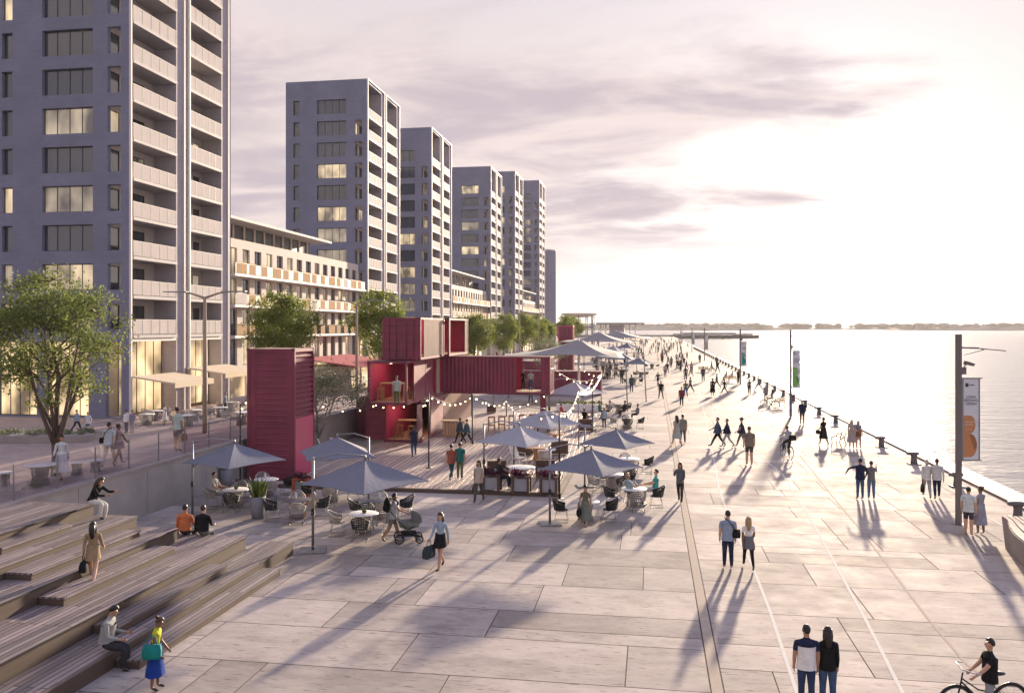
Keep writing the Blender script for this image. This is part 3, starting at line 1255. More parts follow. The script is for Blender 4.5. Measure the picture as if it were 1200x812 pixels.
def container(label, loc, L, rz=0., front='doors', back='corr', right='corr', left='corr', group='red shipping containers', roof=True, colors=None, lamp=False):
    """local: x 0..CW, y 0..L, z 0..CH; front is y=0, right is x=CW. side specs: corr, doors, open, flat, ('mix', [(a, b, kind)...])"""
    c = colors or (M['red'], M['red_in'], M['red_dark'], M['tan'])
    t = thing('shipping_container', label, 'shipping container', loc, rz, group)
    p = .12
    fr = MB()
    for x in (0, CW - p):
        for y in (0, L - p):
            fr.bx(x, x + p, y, y + p, .0, CH)
    for z0, z1 in ((.0, .15), (CH - .12, CH)):
        for x in (.002, CW - p + .002):
            fr.bx(x, x + p - .004, p, L - p, z0 + .001, z1 - .001)
        for y in (.002, L - p + .002):
            fr.bx(p, CW - p, y, y + p - .004, z0 + .001, z1 - .001)
    for x in (-.012, CW - .15):
        for y in (-.012, L - .15):
            for z in (-.002, CH - .11):
                fr.bx(x, x + .162, y, y + .162, z, z + .115, 1)
    fr.build('frame', [c[0], c[2]], t)
    fl = MB()
    fl.bx(p, CW - p, p, L - p, .06, .16)
    fl.build('floor', M['palewood'], t)
    if roof:
        rf = MB()
        rf.bx(p, CW - p, p, L - p, CH - .06, CH - .02, 0)
        rf.bx(p, CW - p, p, L - p, CH - .09, CH - .0605, 1)
        rf.build('roof', [M['roofgrey'], c[1]], t)

    if lamp:
        q = MB()
        q.bx(CW / 2 - .06, CW / 2 + .06, .7, min(L - .6, 3.4), CH - .16, CH - .1)
        q.build('ceiling_lamp', M['striplamp'], t)

    def face(spec, P, nm):
        """P(a, d) -> xy with a along the face from 0 to len, d outward"""
        ln = CW if nm in ('front', 'back') else L
        segs = spec[1] if isinstance(spec, tuple) else [(p, ln - p, spec)]
        for a, b, kind in segs:
            if kind == 'open':
                continue
            q = MB()
            if kind == 'corr':
                A, B = P(a, -.05), P(b, -.05)
                corr(q, B, A, .14, CH - .11)
                q.build('corrugated_panel', c[0], t)
                q = MB()
                A, B = P(a + .01, -.085), P(b - .01, -.085)
                q.add([(*A, .16), (*B, .16), (*B, CH - .13), (*A, CH - .13)], [(0, 1, 2, 3)])
                q.build('lining', c[1], t)
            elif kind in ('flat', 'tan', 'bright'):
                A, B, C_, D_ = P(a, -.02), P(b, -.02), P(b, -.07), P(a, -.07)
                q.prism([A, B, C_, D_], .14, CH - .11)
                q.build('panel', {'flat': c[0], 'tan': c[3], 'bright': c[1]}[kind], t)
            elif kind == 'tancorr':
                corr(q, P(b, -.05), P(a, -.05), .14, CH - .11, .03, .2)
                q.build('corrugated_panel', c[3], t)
            elif kind == 'doors':
                half = (b - a) / 2
                for k in range(2):
                    d_ = MB()
                    a0, a1 = a + k * half + .01, a + (k + 1) * half - .01
                    d_.prism([P(a0, -.03), P(a1, -.03), P(a1, -.07), P(a0, -.07)], .15, CH - .13)
                    for z in (.55, 1.05, 1.55, 2.05):
                        d_.prism([P(a0 + .08, -.012), P(a1 - .08, -.012), P(a1 - .08, -.031), P(a0 + .08, -.031)], z, z + .05, 1)
                    o = d_.build('door', [c[0], c[2]], t)
                    b_ = MB()
                    for f in (.3, .72):
                        aa = a0 + (a1 - a0) * f
                        x, y = P(aa, .01)
                        b_.cyl((x, y, .12), (x, y, CH - .1), .018, n=6)
                    b_.build('lock_bar', c[2], o)
    face(front, lambda a, d: (a, -d), 'front')
    face(back, lambda a, d: (CW - a, L + d), 'back')
    face(right, lambda a, d: (CW + d, a), 'right')
    face(left, lambda a, d: (-d, L - a), 'left')
    return t


# upright container beside the wall: stands on its end
t = thing('upright_container', 'tall red shipping container stood on end beside the retaining wall', 'shipping container', (-19.35, 38.7, 0), 0, 'red shipping containers')
Hh, Wd = 6.35, 2.44
fr = MB()
for x in (0, Wd - .13):
    for y in (0, Wd - .13):
        fr.bx(x, x + .13, y, y + .13, 0, Hh)
for z in (0, Hh - .16):
    for x in (.002, Wd - .128):
        fr.bx(x, x + .126, .13, Wd - .13, z + .001, z + .15)
    for y in (.002, Wd - .128):
        fr.bx(.13, Wd - .13, y, y + .126, z + .001, z + .15)
for x in (-.015, Wd - .165):
    for y in (-.015, Wd - .165):
        fr.bx(x, x + .18, y, y + .18, Hh - .12, Hh + .012, 1)
fr.build('frame', [M['red'], M['red_dark']], t)
q = MB()
q.bx(.14, Wd - .14, .05, Wd - .05, Hh - .07, Hh - .02)
q.build('end_wall', M['tan'], t)
q = MB()
z = .15
n = 22
for i in range(n):          # lying ribs of the long side, now horizontal bands
    a, b = .15 + (Hh - .31) * i / n, .15 + (Hh - .31) * (i + 1) / n
    m = (b - a)
    ys_ = (.055, .055, .035, .035, .055)
    zs_ = (a, a + m * .62, a + m * .70, a + m * .92, b)
    for j in range(4):
        q.add([(.13, ys_[j], zs_[j]), (Wd - .13, ys_[j], zs_[j]), (Wd - .13, ys_[j + 1], zs_[j + 1]), (.13, ys_[j + 1], zs_[j + 1])], [(0, 1, 2, 3)])
q.bx(.13, .42, .03, .05, .16, Hh - .16)
q.bx(Wd - .42, Wd - .13, .03, .05, .16, Hh - .16)
q.build('corrugated_panel', M['red'], t)
q = MB()
n = 13
z0, z1 = 3.0, Hh - .16
for i in range(n):
    a, m = z0 + (z1 - z0) * i / n, (z1 - z0) / n
    zs_, xs_ = (a, a + m * .3, a + m * .5, a + m * .8, a + m), (0, 0, -.09, -.09, 0)
    for j in range(4):
        q.add([(Wd - .04 + xs_[j], .13, zs_[j]), (Wd - .04 + xs_[j], Wd - .13, zs_[j]), (Wd - .04 + xs_[j + 1], Wd - .13, zs_[j + 1]), (Wd - .04 + xs_[j + 1], .13, zs_[j + 1])], [(0, 1, 2, 3)])
q.build('louvre_panel', M['red'], t)
q = MB()
q.bx(Wd - .06, Wd - .02, .131, Wd - .131, .16, 2.98)
q.build('door', M['red_in'], t)
q = MB()
q.bx(.02, .06, .131, Wd - .131, .16, Hh - .17)
q.bx(.131, Wd - .131, Wd - .06, Wd - .02, .16, Hh - .17)
q.build('rear_panel', M['red_dark'], t)

XC = -16.72
D_ = DZ
# ground level
container('open fronted red ground container with one dark door swung toward the deck', (XC, 51.9, D_), 6.06, 0, 'open', 'open', ('mix', [(.12, 2.4, 'open'), (2.4, 5.9, 'flat')]), 'corr', lamp=True)
c3 = [o for o in COL.objects if o.get('label', '').startswith('open fronted red ground')][0]
for nm, x0, x1, y0, y1, mm in (('door', -1.16, -.02, -.02, .05, 'red'), ('door', CW + .0, CW + .06, -1.12, -.03, 'red_dark')):
    d = MB()
    d.bx(x0, x1, y0, y1, .12, CH - .12)
    if mm == 'red':
        for z in (.5, 1.0, 1.5, 2.0):
            d.bx(x0 + .08, x1 - .08, y0 - .02, y0 - .001, z, z + .05, 1)
    d.build(nm, [M[mm], M['red_dark']], c3)
container('closed dark red container with panelled doors left of the open one', (-19.3, 54.0, D_), 6.06, 0, 'doors', 'corr', 'corr', 'corr', colors=(M['red_dark'], M['red_in'], M['red_dark'], M['tan']))
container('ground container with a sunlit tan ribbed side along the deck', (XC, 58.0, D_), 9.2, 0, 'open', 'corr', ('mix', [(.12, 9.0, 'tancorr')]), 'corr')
# middle level
container('middle open balcony container with timber bar tables and a standing person', (XC - .05, 48.9, D_ + CH + .02), 9.0, 0, 'open', 'corr',
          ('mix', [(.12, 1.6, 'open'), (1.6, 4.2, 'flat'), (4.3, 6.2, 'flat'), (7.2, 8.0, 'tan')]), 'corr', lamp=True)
container('long red container bridging the deck like a beam on a red post', (-18.9 + 12.03, 57.95, D_ + CH + .04), 12.03, pi / 2, 'corr', 'corr', ('mix', [(.12, .6, 'corr'), (2.3, 11.9, 'corr')]),
          ('mix', [(.12, 1.3, 'corr'), (4.5, 9.7, 'corr'), (11.4, 11.92, 'corr')]), colors=(M['red'], M['red_in'], M['red_dark'], M['tan']))
# top level
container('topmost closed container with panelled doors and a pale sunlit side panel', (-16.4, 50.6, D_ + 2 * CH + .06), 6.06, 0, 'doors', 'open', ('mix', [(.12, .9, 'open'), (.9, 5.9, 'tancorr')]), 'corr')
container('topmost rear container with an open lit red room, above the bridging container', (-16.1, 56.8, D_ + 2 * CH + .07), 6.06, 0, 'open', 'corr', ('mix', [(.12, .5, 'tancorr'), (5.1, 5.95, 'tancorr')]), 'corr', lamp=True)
# farther containers
container('red ribbed container behind the pale tensile tent', (-5.4, 92.0, .02), 12.19, pi / 2, 'corr', 'corr', 'corr', 'corr')
container('low red container under the grey bush beyond the bridge', (-14.5, 118, .02), 6.06, pi / 2, 'corr', 'corr', 'corr', 'corr')
t2 = thing('upright_container', 'far red shipping container stood on end before the round pavilion', 'shipping container', (-15.6, 143, 0), 0, 'red shipping containers')
q = MB()
for x in (0, 2.3):
    q.bx(x, x + .2, 0, 2.44, 0, 7.6)
q.bx(.2, 2.3, 0, .15, 7.4, 7.6)
q.build('frame', M['red_in'], t2)
q = MB()
corr(q, (2.3, .06), (.2, .06), .0, 7.4, .05, .3)
corr(q, (2.48, 2.4), (2.48, .05), .0, 7.4, .05, .3)
q.bx(.2, 2.3, .2, 2.4, 0, 7.39)
q.build('corrugated_panel', M['red'], t2)

# support post of the bridging container
t = thing('red_post', 'red steel post carrying the free end of the bridging container', 'post', (-7.45, 58.9, D_))
q = MB()
q.bx(-.2, .2, -.2, .2, .05, CH + .03)
q.build('shaft', M['red'], t)
q = MB()
q.bx(-.32, .32, -.32, .32, 0, .049)
q.build('base_plate', M['red_dark'], t)


# timber bar counters and stools
def bar_table():
    t = thing('bar_table', 'x', 'bar table')
    q = MB()
    q.bx(-.8, .8, -.32, .32, 1.02, 1.09)
    q.build('tabletop', M['palewood'], t)
    for x in (-.72, .72):
        q = MB()
        q.bx(x - .05, x + .05, -.28, -.2, 0, 1.019)
        q.bx(x - .05, x + .05, .2, .28, 0, 1.019)
        q.bx(x - .045, x + .045, -.199, .199, .1, .18)
        q.build('leg', M['wood'], t)
    return t


def stool():
    t = thing('bar_stool', 'x', 'bar stool')
    q = MB()
    q.bx(-.19, .19, -.19, .19, .72, .78)
    q.build('seat', M['wood'], t)
    for x in (-.16, .16):
        for y in (-.16, .16):
            q = MB()
            q.bx(x - .025, x + .025, y - .025, y + .025, 0, .719)
            q.build('leg', M['wood'], t)
    q = MB()
    q.bx(-.134, .134, -.18, -.14, .3, .34)
    q.bx(-.134, .134, .14, .18, .3, .34)
    q.build('footrest', M['wood'], t)
    return t


bt, st_ = bar_table(), stool()
L2, L3 = D_ + CH + .18, D_ + 2 * CH + .22
dup(bt, (-15.5, 53.6, D_ + .16), 0, 'timber bar table inside the open ground container')
dup(bt, (-15.6, 50.4, L2), 0, 'timber bar table on the open balcony of the middle container')
dup(bt, (-15.1, 58.6, L3), 1.57, 'timber bar table in the topmost lit red room')
k = 0
for x, y, z, lab in ((-16.0, 53.0, D_ + .16, 'timber bar stool left of the table in the ground container'), (-15.2, 52.9, D_ + .16, 'timber bar stool right of the table in the ground container'),
                     (-16.2, 49.7, L2, 'timber bar stool at the left of the balcony table'), (-15.3, 49.8, L2, 'timber bar stool at the right of the balcony table'), (-15.0, 51.4, L2, 'timber bar stool behind the balcony table')):
    dup(st_, (x, y, z), 0, lab, 'timber bar stools')
# stools in the row behind the pale umbrella
for i, u in enumerate((576, 588, 600, 612, 624)):
    x, y = G(u, 505 - i * .8, DZ)
    dup(st_, (x, y, DZ), .1, ('leftmost timber stool of the row behind the pale deck umbrella', 'second timber stool in the row behind the pale deck umbrella', 'middle timber stool in the row behind the pale deck umbrella',
                              'fourth timber stool in the row behind the pale deck umbrella', 'timber stool nearest the red post in the deck row')[i], 'timber bar stools', 1.3)
hide_proto(bt)
hide_proto(st_)

t = thing('bar_counter', 'glowing timber bar counter beside the tan ribbed container', 'bar counter', (*G(535, 511, DZ), DZ), .0)
q = MB()
q.bx(-.8, .5, -.35, .35, 0, 1.0)
for i in range(7):
    q.bx(-.82 + i * .19, -.70 + i * .19, -.38, -.351, .05, .98, 1)
q.build('body', [M['wood'], M['palewood']], t)
q = MB()
q.bx(-.95, .65, -.45, .45, 1.001, 1.06)
q.build('countertop', M['palewood'], t)

# ------------------------------------------------------------------ tensile tents
def tent(label, base, mast_h, corners, z_edge, M_=None):
    x, y = base
    t = thing('tensile_tent', label, 'tent', (x, y, 0))
    q = MB()
    q.cyl((0, 0, 0), (0, 0, mast_h), .14, .10, 10)
    q.build('mast', M['white'], t)
    q = MB()
    n, m = 12, 6
    k = len(corners)
    vs, fs = [], []
    for j in range(m + 1):
        f = j / m
        for i in range(k * n):
            a, b = Vector(corners[i // n]), Vector(corners[(i // n + 1) % k])
            s = (i % n) / n
            e = a.lerp(b, s)
            pull = 1 - .22 * sin(pi * s)
            ez = z_edge[i // n] * (1 - s) + z_edge[(i // n + 1) % k] * s + .25 * sin(pi * s)
            rr = .06 + (1 - .06) * f
            zz = ez + (mast_h - .25 - ez) * (1 - f) ** 2.1
            vs.append((e.x * pull * rr, e.y * pull * rr, zz))
    w = k * n
    for j in range(m):
        for i in range(w):
            fs.append((j * w + i, j * w + (i + 1) % w, (j + 1) * w + (i + 1) % w, (j + 1) * w + i))
    o = len(vs)
    vs += [(a, b, c - .03) for a, b, c in vs]
    fs += [tuple(i + o for i in reversed(f)) for f in fs]
    for i in range(w):
        a = m * w + i
        b = m * w + (i + 1) % w
        fs.append((a, b, b + o, a + o))
    q.add(vs, fs, 0, True)
    q.build('membrane', M['tent'], t)
    for (a, b), z in zip(corners, z_edge):
        q = MB()
        q.cyl((a * 1.04, b * 1.04, 0), (a, b, z + .1), .06, n=6)
        q.build('edge_pole', M['grey_metal'], t)
    return t


tent('large pale tensile tent on a tall mast behind the bridging container', (-6.8, 80.5), 6.35, [(-7, -5), (4.5, -4.5), (6, 4.5), (-7.5, 6)], [4.7, 4.6, 4.8, 4.8])
tent('second pale tensile tent farther along the terraces', (-8.5, 138), 6.7, [(-6, -5), (6, -5), (7, 6), (-7, 6)], [5.0, 4.9, 5.0, 5.0])
tent('third pale tensile tent low before the far pavilion', (-8.0, 196), 6.6, [(-8, -6), (9, -6), (10, 7), (-8, 7)], [4.9, 4.7, 4.9, 4.8])

# round-roofed pavilion and the low pier building at the far end
t = thing('round_pavilion', 'open pavilion with a thin curved oval roof on slim columns far along the quay', 'pavilion', (-25.2, 300, 0))
q = MB()
q.lathe([(0.1, 10.6), (6, 10.9), (10, 11.6), (10.4, 12.0), (9.6, 12.2), (5, 11.6), (.1, 11.3)], (0, 0, 0), 32, 0, True, .62, .5, False)
q.build('roof', M['tower_trim'], t)
for i in range(12):
    a = 2 * pi * i / 12
    q = MB()
    q.cyl((5.2 * cos(a), 4.2 * sin(a), 0), (5.2 * cos(a), 4.2 * sin(a), 11.2), .2, n=6)
    q.build('column', M['grey_metal'], t)
for z in (3.5, 7.0):
    q = MB()
    q.lathe([(9.2, z), (9.9, z), (9.9, z + .5), (9.2, z + .5), (9.2, z)], (0, 0, 0), 24, 0, False, .55, .45, False)
    q.build('floor_ring', M['grey_metal'], t)
t = thing('pier_building', 'low grey pier building with a wide flat roof at the end of the quay', 'building', (-18, 470, 0))
q = MB()
q.bx(-5, 3, 0, 12, 0, 8.5)
q.build('wall', M['pier'], t)
q = MB()
q.prism([(-12, -4), (10, -4), (14, 6), (9, 16), (-12, 16)], 8.6, 9.7)
q.build('roof', M['grey_metal'], t)
for x in (-10, -7, 6, 9):
    q = MB()
    q.cyl((x, 0, 0), (x, 0, 8.59), .25, n=6)
    q.build('column', M['tower_trim'], t)
# timber jetty and breakwater across the water
t = thing('jetty', 'long dark jetty running out from the end of the quay', 'jetty', (0, 660, 0))
q = MB()
q.bx(-90, 60, -4, 4, .2, 1.2)
q.build('deck', M['darkclad'], t)
for i in range(14):
    q = MB()
    q.cyl((-84 + i * 10.5, 0, -3), (-84 + i * 10.5, 0, .19), .6, n=6)
    q.build('pile', M['darkclad'], t)
for i in range(10):
    q = MB()
    q.bx(-40 + i * 12, -39.7 + i * 12, -3.8, -3.5, 1.2, 2.4)
    q.build('rail_post', M['darkclad'], t)
t = thing('breakwater', 'low dark breakwater with a rounded tip lying off the quay', 'breakwater', (62, 705, 0))
q = MB()
poly = [(-48, -8), (-20, -10), (6, -12), (16, -10), (22, -4), (22, 6), (14, 14), (-10, 18), (-40, 16)]
q.prism(poly, -3, 1.0)
q.build('rock_base', M['darkclad'], t)
q = MB()
q.prism([(x * .9 - 2, y * .8 + 4) for x, y in poly], 1.001, 1.9)
q.prism([(x * .6 - 8, y * .6 + 8) for x, y in poly], 1.901, 2.7)
q.build('sea_wall', M['tower'], t)
# ------------------------------------------------------------------ trees and plants
def leaf_mat(name, col, tr=.35, var=.45):
    m = bpy.data.materials.new(name)
    m.use_nodes = True
    nt = m.node_tree
    b = nt.nodes['Principled BSDF']
    b.inputs['Roughness'].default_value = .55
    b.inputs['Specular IOR Level'].default_value = .3
    at = nn(nt, 'ShaderNodeAttribute', attribute_name='tint')
    cr = nn(nt, 'ShaderNodeValToRGB')
    c = Vector(col)
    cr.color_ramp.elements[0].color = (*(c * (1 - var)), 1)
    cr.color_ramp.elements[1].color = (c.x * (1 + var * 1.3), c.y * (1 + var), c.z * (1 + var * .4), 1)
    nt.links.new(at.outputs['Fac'], cr.inputs[0])
    nt.links.new(cr.outputs[0], b.inputs['Base Color'])
    t = nn(nt, 'ShaderNodeBsdfTranslucent')
    nt.links.new(cr.outputs[0], t.inputs[0])
    mx = nn(nt, 'ShaderNodeMixShader')
    mx.inputs[0].default_value = tr
    nt.links.new(b.outputs[0], mx.inputs[1])
    nt.links.new(t.outputs[0], mx.inputs[2])
    nt.links.new(mx.outputs[0], nt.nodes['Material Output'].inputs[0])
    return m


M['leaf'] = leaf_mat('plane_leaf', (.175, .225, .075), .5)
M['leaf2'] = leaf_mat('street_tree_leaf', (.18, .235, .055), .5)
M['olive'] = leaf_mat('olive_leaf', (.20, .235, .17), .35)
M['grass'] = leaf_mat('grass_leaf', (.10, .15, .035), .35)
M['purple'] = leaf_mat('purple_leaf', (.075, .015, .05), .3)
M['bark'] = mat('bark', (.115, .085, .07), .9, .35, 4., bump=.6, bscale=18)
M['palebark'] = mat('pale_bark', (.28, .25, .22), .9, .25, 6., bump=.4, bscale=18)


def leaves(q, tint, c, n, sig, size, rt, flat=.7, up=.35):
    base = rt.uniform(.0, .45)
    for _ in range(n):
        p = Vector((c[0] + rt.gauss(0, sig), c[1] + rt.gauss(0, sig), c[2] + rt.gauss(0, sig * flat)))
        nrm = Vector((rt.gauss(0, 1), rt.gauss(0, 1), rt.gauss(up, 1)))
        if nrm.length < .01:
            continue
        nrm.normalize()
        a = nrm.orthogonal().normalized()
        a = Matrix.Rotation(rt.uniform(0, 6.28), 3, nrm) @ a
        b = nrm.cross(a)
        s = size * rt.uniform(.6, 1.3)
        k = nrm * (s * .16)
        q.add([tuple(p - a * s), tuple(p + b * s * .42 + k), tuple(p + a * s), tuple(p - b * s * .42 + k)], [(0, 1, 2), (0, 2, 3)])
        v = min(1, max(0, base + rt.uniform(-.1, .55)))
        tint += [v, v]


def tree_meshes(seed, h, cr, cz, trunk_h, nclus, nleaf, size, stems=1, sq=(1, 1, .85), r0=.16, sig=.34, lm='leaf', bm='bark', spread=.5):
    rt = random.Random(seed)
    tk, q, tint = MB(), MB(), []
    hubs = []
    stem_list = [(0, 0)] if stems == 1 else [(cos(i * 2 * pi / stems + .6), sin(i * 2 * pi / stems + .6)) for i in range(stems)]
    top = Vector((0, 0, trunk_h))
    tk.tube([(0, 0, -.15), (.02, 0, trunk_h * .3), (rt.uniform(-.06, .06), 0, trunk_h * .7), tuple(top)], [r0 * 1.35, r0, r0 * .88, r0 * .8], 8)
    if stems > 1:
        for i, (sx_, sy_) in enumerate(stem_list):
            k = rt.uniform(.75, 1.15)
            e = Vector((sx_ * cr * .62 * k, sy_ * cr * .62 * k, cz + rt.uniform(-.9, .4)))
            s0 = Vector((0, 0, trunk_h * rt.uniform(.45, .95)))
            m1 = s0.lerp(e, .35) + Vector((sx_, sy_, 0)) * .1
            m2 = s0.lerp(e, .7) + Vector((0, 0, -.1))
            tk.tube([tuple(s0), tuple(m1), tuple(m2), tuple(e)], [r0 * .6, r0 * .48, r0 * .34, r0 * .16], 7)
            hubs += [(m1, r0 * .3), (m2, r0 * .28), (e, r0 * .16)]
    # leader with side limbs
    ld = [top, Vector((rt.uniform(-.2, .2), rt.uniform(-.2, .2), (trunk_h + cz) / 2 + .2)), Vector((rt.uniform(-.2, .2), rt.uniform(-.2, .2), cz + .2)), Vector((0, 0, h - .5))]
    tk.tube([tuple(p) for p in ld], [r0 * .78, r0 * .6, r0 * .38, r0 * .08], 7)
    hubs += [(p, r0 * .35) for p in ld[1:]]
    for i in range(9):
        a = i * 2.4 + rt.uniform(-.3, .3)
        f = rt.uniform(.05, .8)
        s0 = ld[0].lerp(ld[2], f)
        e = Vector((cos(a) * cr * sq[0] * spread * 1.25, sin(a) * cr * sq[1] * spread * 1.25, s0.z + rt.uniform(.5, 1.6)))
        mid = s0.lerp(e, .5) + Vector((0, 0, .22))
        tk.tube([tuple(s0), tuple(mid), tuple(e)], [r0 * .36, r0 * .24, r0 * .1], 6)
        hubs += [(mid, r0 * .2), (e, r0 * .1)]
    for i in range(nclus):
        while True:
            p = Vector((rt.uniform(-1, 1), rt.uniform(-1, 1), rt.uniform(-1, 1)))
            L = p.length
            if L < 1 and rt.random() < .25 + L ** 1.5:
                break
        if p.z < -.35 and rt.random() < .35:
            p.z *= -.5
        bump = 1 + .16 * sin(p.x * 5 + seed) + .12 * sin(p.y * 7 + seed * 2)
        c = Vector((p.x * cr * sq[0] * bump, p.y * cr * sq[1] * bump, cz + p.z * (h - cz) * (1 if p.z > 0 else sq[2])))
        hb = min(hubs, key=lambda t_: (t_[0] - c).length + (0 if t_[0].z < c.z else .6))
        mid = hb[0].lerp(c, .5) + Vector((0, 0, .08))
        tk.tube([tuple(hb[0]), tuple(mid), tuple(c)], [max(.012, hb[1] * .6), .016, .007], 4, 0, True, False)
        leaves(q, tint, c, nleaf, sig * rt.uniform(.7, 1.25), size, rt)
    cm = q.mesh('crown', M[lm], fix=False)
    at = cm.attributes.new('tint', 'FLOAT', 'FACE')
    at.data.foreach_set('value', tint)
    return tk.mesh('trunk', M[bm]), cm


def plant_tree(name, meshes, loc, rz, sc, label, group=None):
    t = thing(name, label, 'tree', loc, rz, group)
    t.scale = (sc,) * 3 if not isinstance(sc, tuple) else sc
    link('trunk', meshes[0], t)
    link('crown', meshes[1], t)
    return t


# the big many-stemmed tree at the left
TA = tree_meshes(3, 7.75, 2.05, 5.15, 1.9, 165, 78, .08, 7, (1, 1, 1.05), .135, .30, 'leaf', 'bark', .6)
x, y = G(65, 556, 1.9)
plant_tree('promenade_tree', TA, (x, y, 1.88), 0, 1.0, 'large many stemmed green tree growing at the railing on the raised promenade')
TB = tree_meshes(11, 9.0, 2.9, 6.0, 2.4, 150, 70, .15, 1, (1, 1, .9), .17, .42, 'leaf2')
TC = tree_meshes(17, 9.0, 2.7, 5.9, 2.6, 130, 64, .16, 1, (1, 1, .9), .15, .44, 'leaf2')


def at_depth(u, X):
    k = (u - 600.) / FOC
    d = X / (k * CT_ - ST_)
    xc = k * d
    return (xc * CT_ - d * ST_, d * CT_ + xc * ST_), d


rows = [(330, -30.0, 343, TB, 'bushy green street tree just behind the upright container'),
        (445, -25.0, 343, TC, 'green street tree left of the topmost container, behind a lamp post'),
        (557, -25.0, 368, TB, 'round street tree right of the topmost container'),
        (590, -25.0, 369, TC, 'round street tree, second to the right of the topmost container'),
        (612, -25.0, 367, TB, 'round street tree third in the row right of the topmost container'),
        (627, -25.0, 370, TC, 'round street tree fourth in the row, before the thin far lamp post'),
        (638, -24.5, 373, TB, 'smaller looking tree fifth in the row, behind the low red container'),
        (662, -23.0, 370, TC, 'tree standing directly behind the far upright red container'),
        (671, -23.0, 371, TB, 'last tree of the row, just left of the round pavilion'),
        (541, -27.0, 372, TC, 'tree half hidden behind the corner of the topmost rear container')]
for i, (u, X, vt, ms, lab) in enumerate(rows):
    (x, y), d = at_depth(u, X)
    z0 = upz(x, y)
    zt = EYE + (383 - vt) * d / FOC
    plant_tree('street_tree', ms, (x, y, z0), i * 1.3, tuple(max(.75, min(1.5, (zt - z0) / 9.0)) * q_ for q_ in (.82, .82, 1)), lab, 'street trees along the promenade')
# grey olive trees
TO = tree_meshes(23, 4.6, 2.0, 3.3, 1.5, 90, 60, .075, 4, (1.15, 1, .9), .09, .30, 'olive', 'palebark', .6)
x, y = G(371, 533, .0)
plant_tree('olive_tree', TO, (x - .3, y + 1.0, .0), .4, 1.12, 'silvery olive tree with a thin pale trunk between the upright container and the red stack')
x, y = G(652, 455, .0)
plant_tree('olive_tree', TO, (-12.3, 101, .0), 2.0, (1.05, 1.05, 1.35), 'wide grey green bush tree beyond the bridging container')


def grass_pot(kind):
    t = thing('planter', 'x', 'planter')
    q = MB()
    if kind == 'tall':
        q.lathe([(.2, 0), (.24, .3), (.29, .78), (.26, .78), (.25, .70)], (0, 0, 0), 12)
        q.build('pot', M['planter_grey'], t)
        z, r_, n, hh, lm = .72, .2, 70, .75, 'grass'
    elif kind == 'box':
        q.bx(-.28, .28, -.28, .28, .08, .62, 0)
        for sx_ in (-.31, .31):
            for sy_ in (-.31, .31):
                q.bx(sx_ - .05, sx_ + .05, sy_ - .05, sy_ + .05, 0, .68, 1)
        for s in (-.31, .31):
            q.bx(-.259, .259, s - .04, s + .04, .621, .68, 1)
            q.bx(s - .04, s + .04, -.259, .259, .621, .68, 1)
        q.build('box', [M['canvas_pale'], M['brownsofa']], t)
        z, r_, n, hh, lm = .62, .34, 150, .22, 'purple'
    q = MB()
    q.lathe([(.01, 0), (r_ + .02, 0)], (0, 0, z - .03), 10, cap=False)
    q.build('soil', M['soil'], t)
    q, tint = MB(), []
    rt = random.Random(5)
    if lm == 'grass':
        for i in range(n):
            a, l = rt.uniform(0, 6.28), rt.uniform(.15, .5)
            b = Vector((cos(a) * r_ * rt.random(), sin(a) * r_ * rt.random(), z))
            e = b + Vector((cos(a) * l, sin(a) * l, hh * rt.uniform(.5, 1)))
            m_ = b.lerp(e, .5) + Vector((0, 0, .12))
            s = Vector((-sin(a), cos(a), 0)) * .022
            q.add([tuple(b - s), tuple(b + s), tuple(m_ + s), tuple(m_ - s), tuple(e)], [(0, 1, 2, 3), (3, 2, 4)])
            v = rt.random()
            tint += [v, v]
    else:
        for i in range(14):
            a, l = rt.uniform(0, 6.28), r_ * sqrt(rt.random())
            leaves(q, tint, (cos(a) * l, sin(a) * l, z + rt.uniform(.03, hh)), 26, .09, .06, rt)
    o = q.build('foliage', M[lm], t, fix=False)
    at = o.data.attributes.new('tint', 'FLOAT', 'FACE')
    at.data.foreach_set('value', tint)
    return t


PT, PB = grass_pot('tall'), grass_pot('box')
for u, v, lab in ((302, 607, 'tall grey planter with spiky grass standing free on the plaza, left of the dark table'), (265, 571, 'grey planter with yellow green grass against the retaining wall')):
    x, y = G(u, v)
    dup(PT, (x, y, 0), .7, lab, 'grass planters', 1.1)
for u, v, lab, z in ((575.5, 576, 'leftmost purple flower box on the front edge of the deck', DZ), (610, 578, 'middle purple flower box on the front edge of the deck', DZ), (643, 579, 'right purple flower box on the deck, behind the umbrella pole', DZ),
                     (353, 581, 'orange and grey flower box with purple flowers between the cafe tables', 0), (636, 512, 'purple flower box on the deck behind the second white lounge table', DZ)):
    x, y = G(u, v, z)
    o = dup(PB, (x, y + .3, z), 0, lab, 'purple flower boxes', 1.1)
    if 'orange' in lab:
        b_ = [c for c in o.children if c.name.startswith('box')][0]
        b_.material_slots[1].link = 'OBJECT'
        b_.material_slots[1].material = mat('orange_paint', (.5, .12, .05), .6, .1, 4.)
hide_proto(PT)
hide_proto(PB)

# long hedge planter at the deck's far end
x, y = G(679, 481)
t = thing('hedge_planter', 'long low planter with a bright yellow green hedge beyond the deck lounge', 'planter', (x, y, 0), 0)
q = MB()
q.bx(-2.0, 2.0, -.3, .3, 0, .55)
q.build('trough', M['white'], t)
q, tint = MB(), []
rt = random.Random(8)
for i in range(50):
    leaves(q, tint, (rt.uniform(-1.95, 1.95), rt.uniform(-.25, .25), .62 + rt.uniform(0, .15)), 26, .09, .06, rt)
o = q.build('hedge', M['grass'], t, fix=False)
at = o.data.attributes.new('tint', 'FLOAT', 'FACE')
at.data.foreach_set('value', tint)
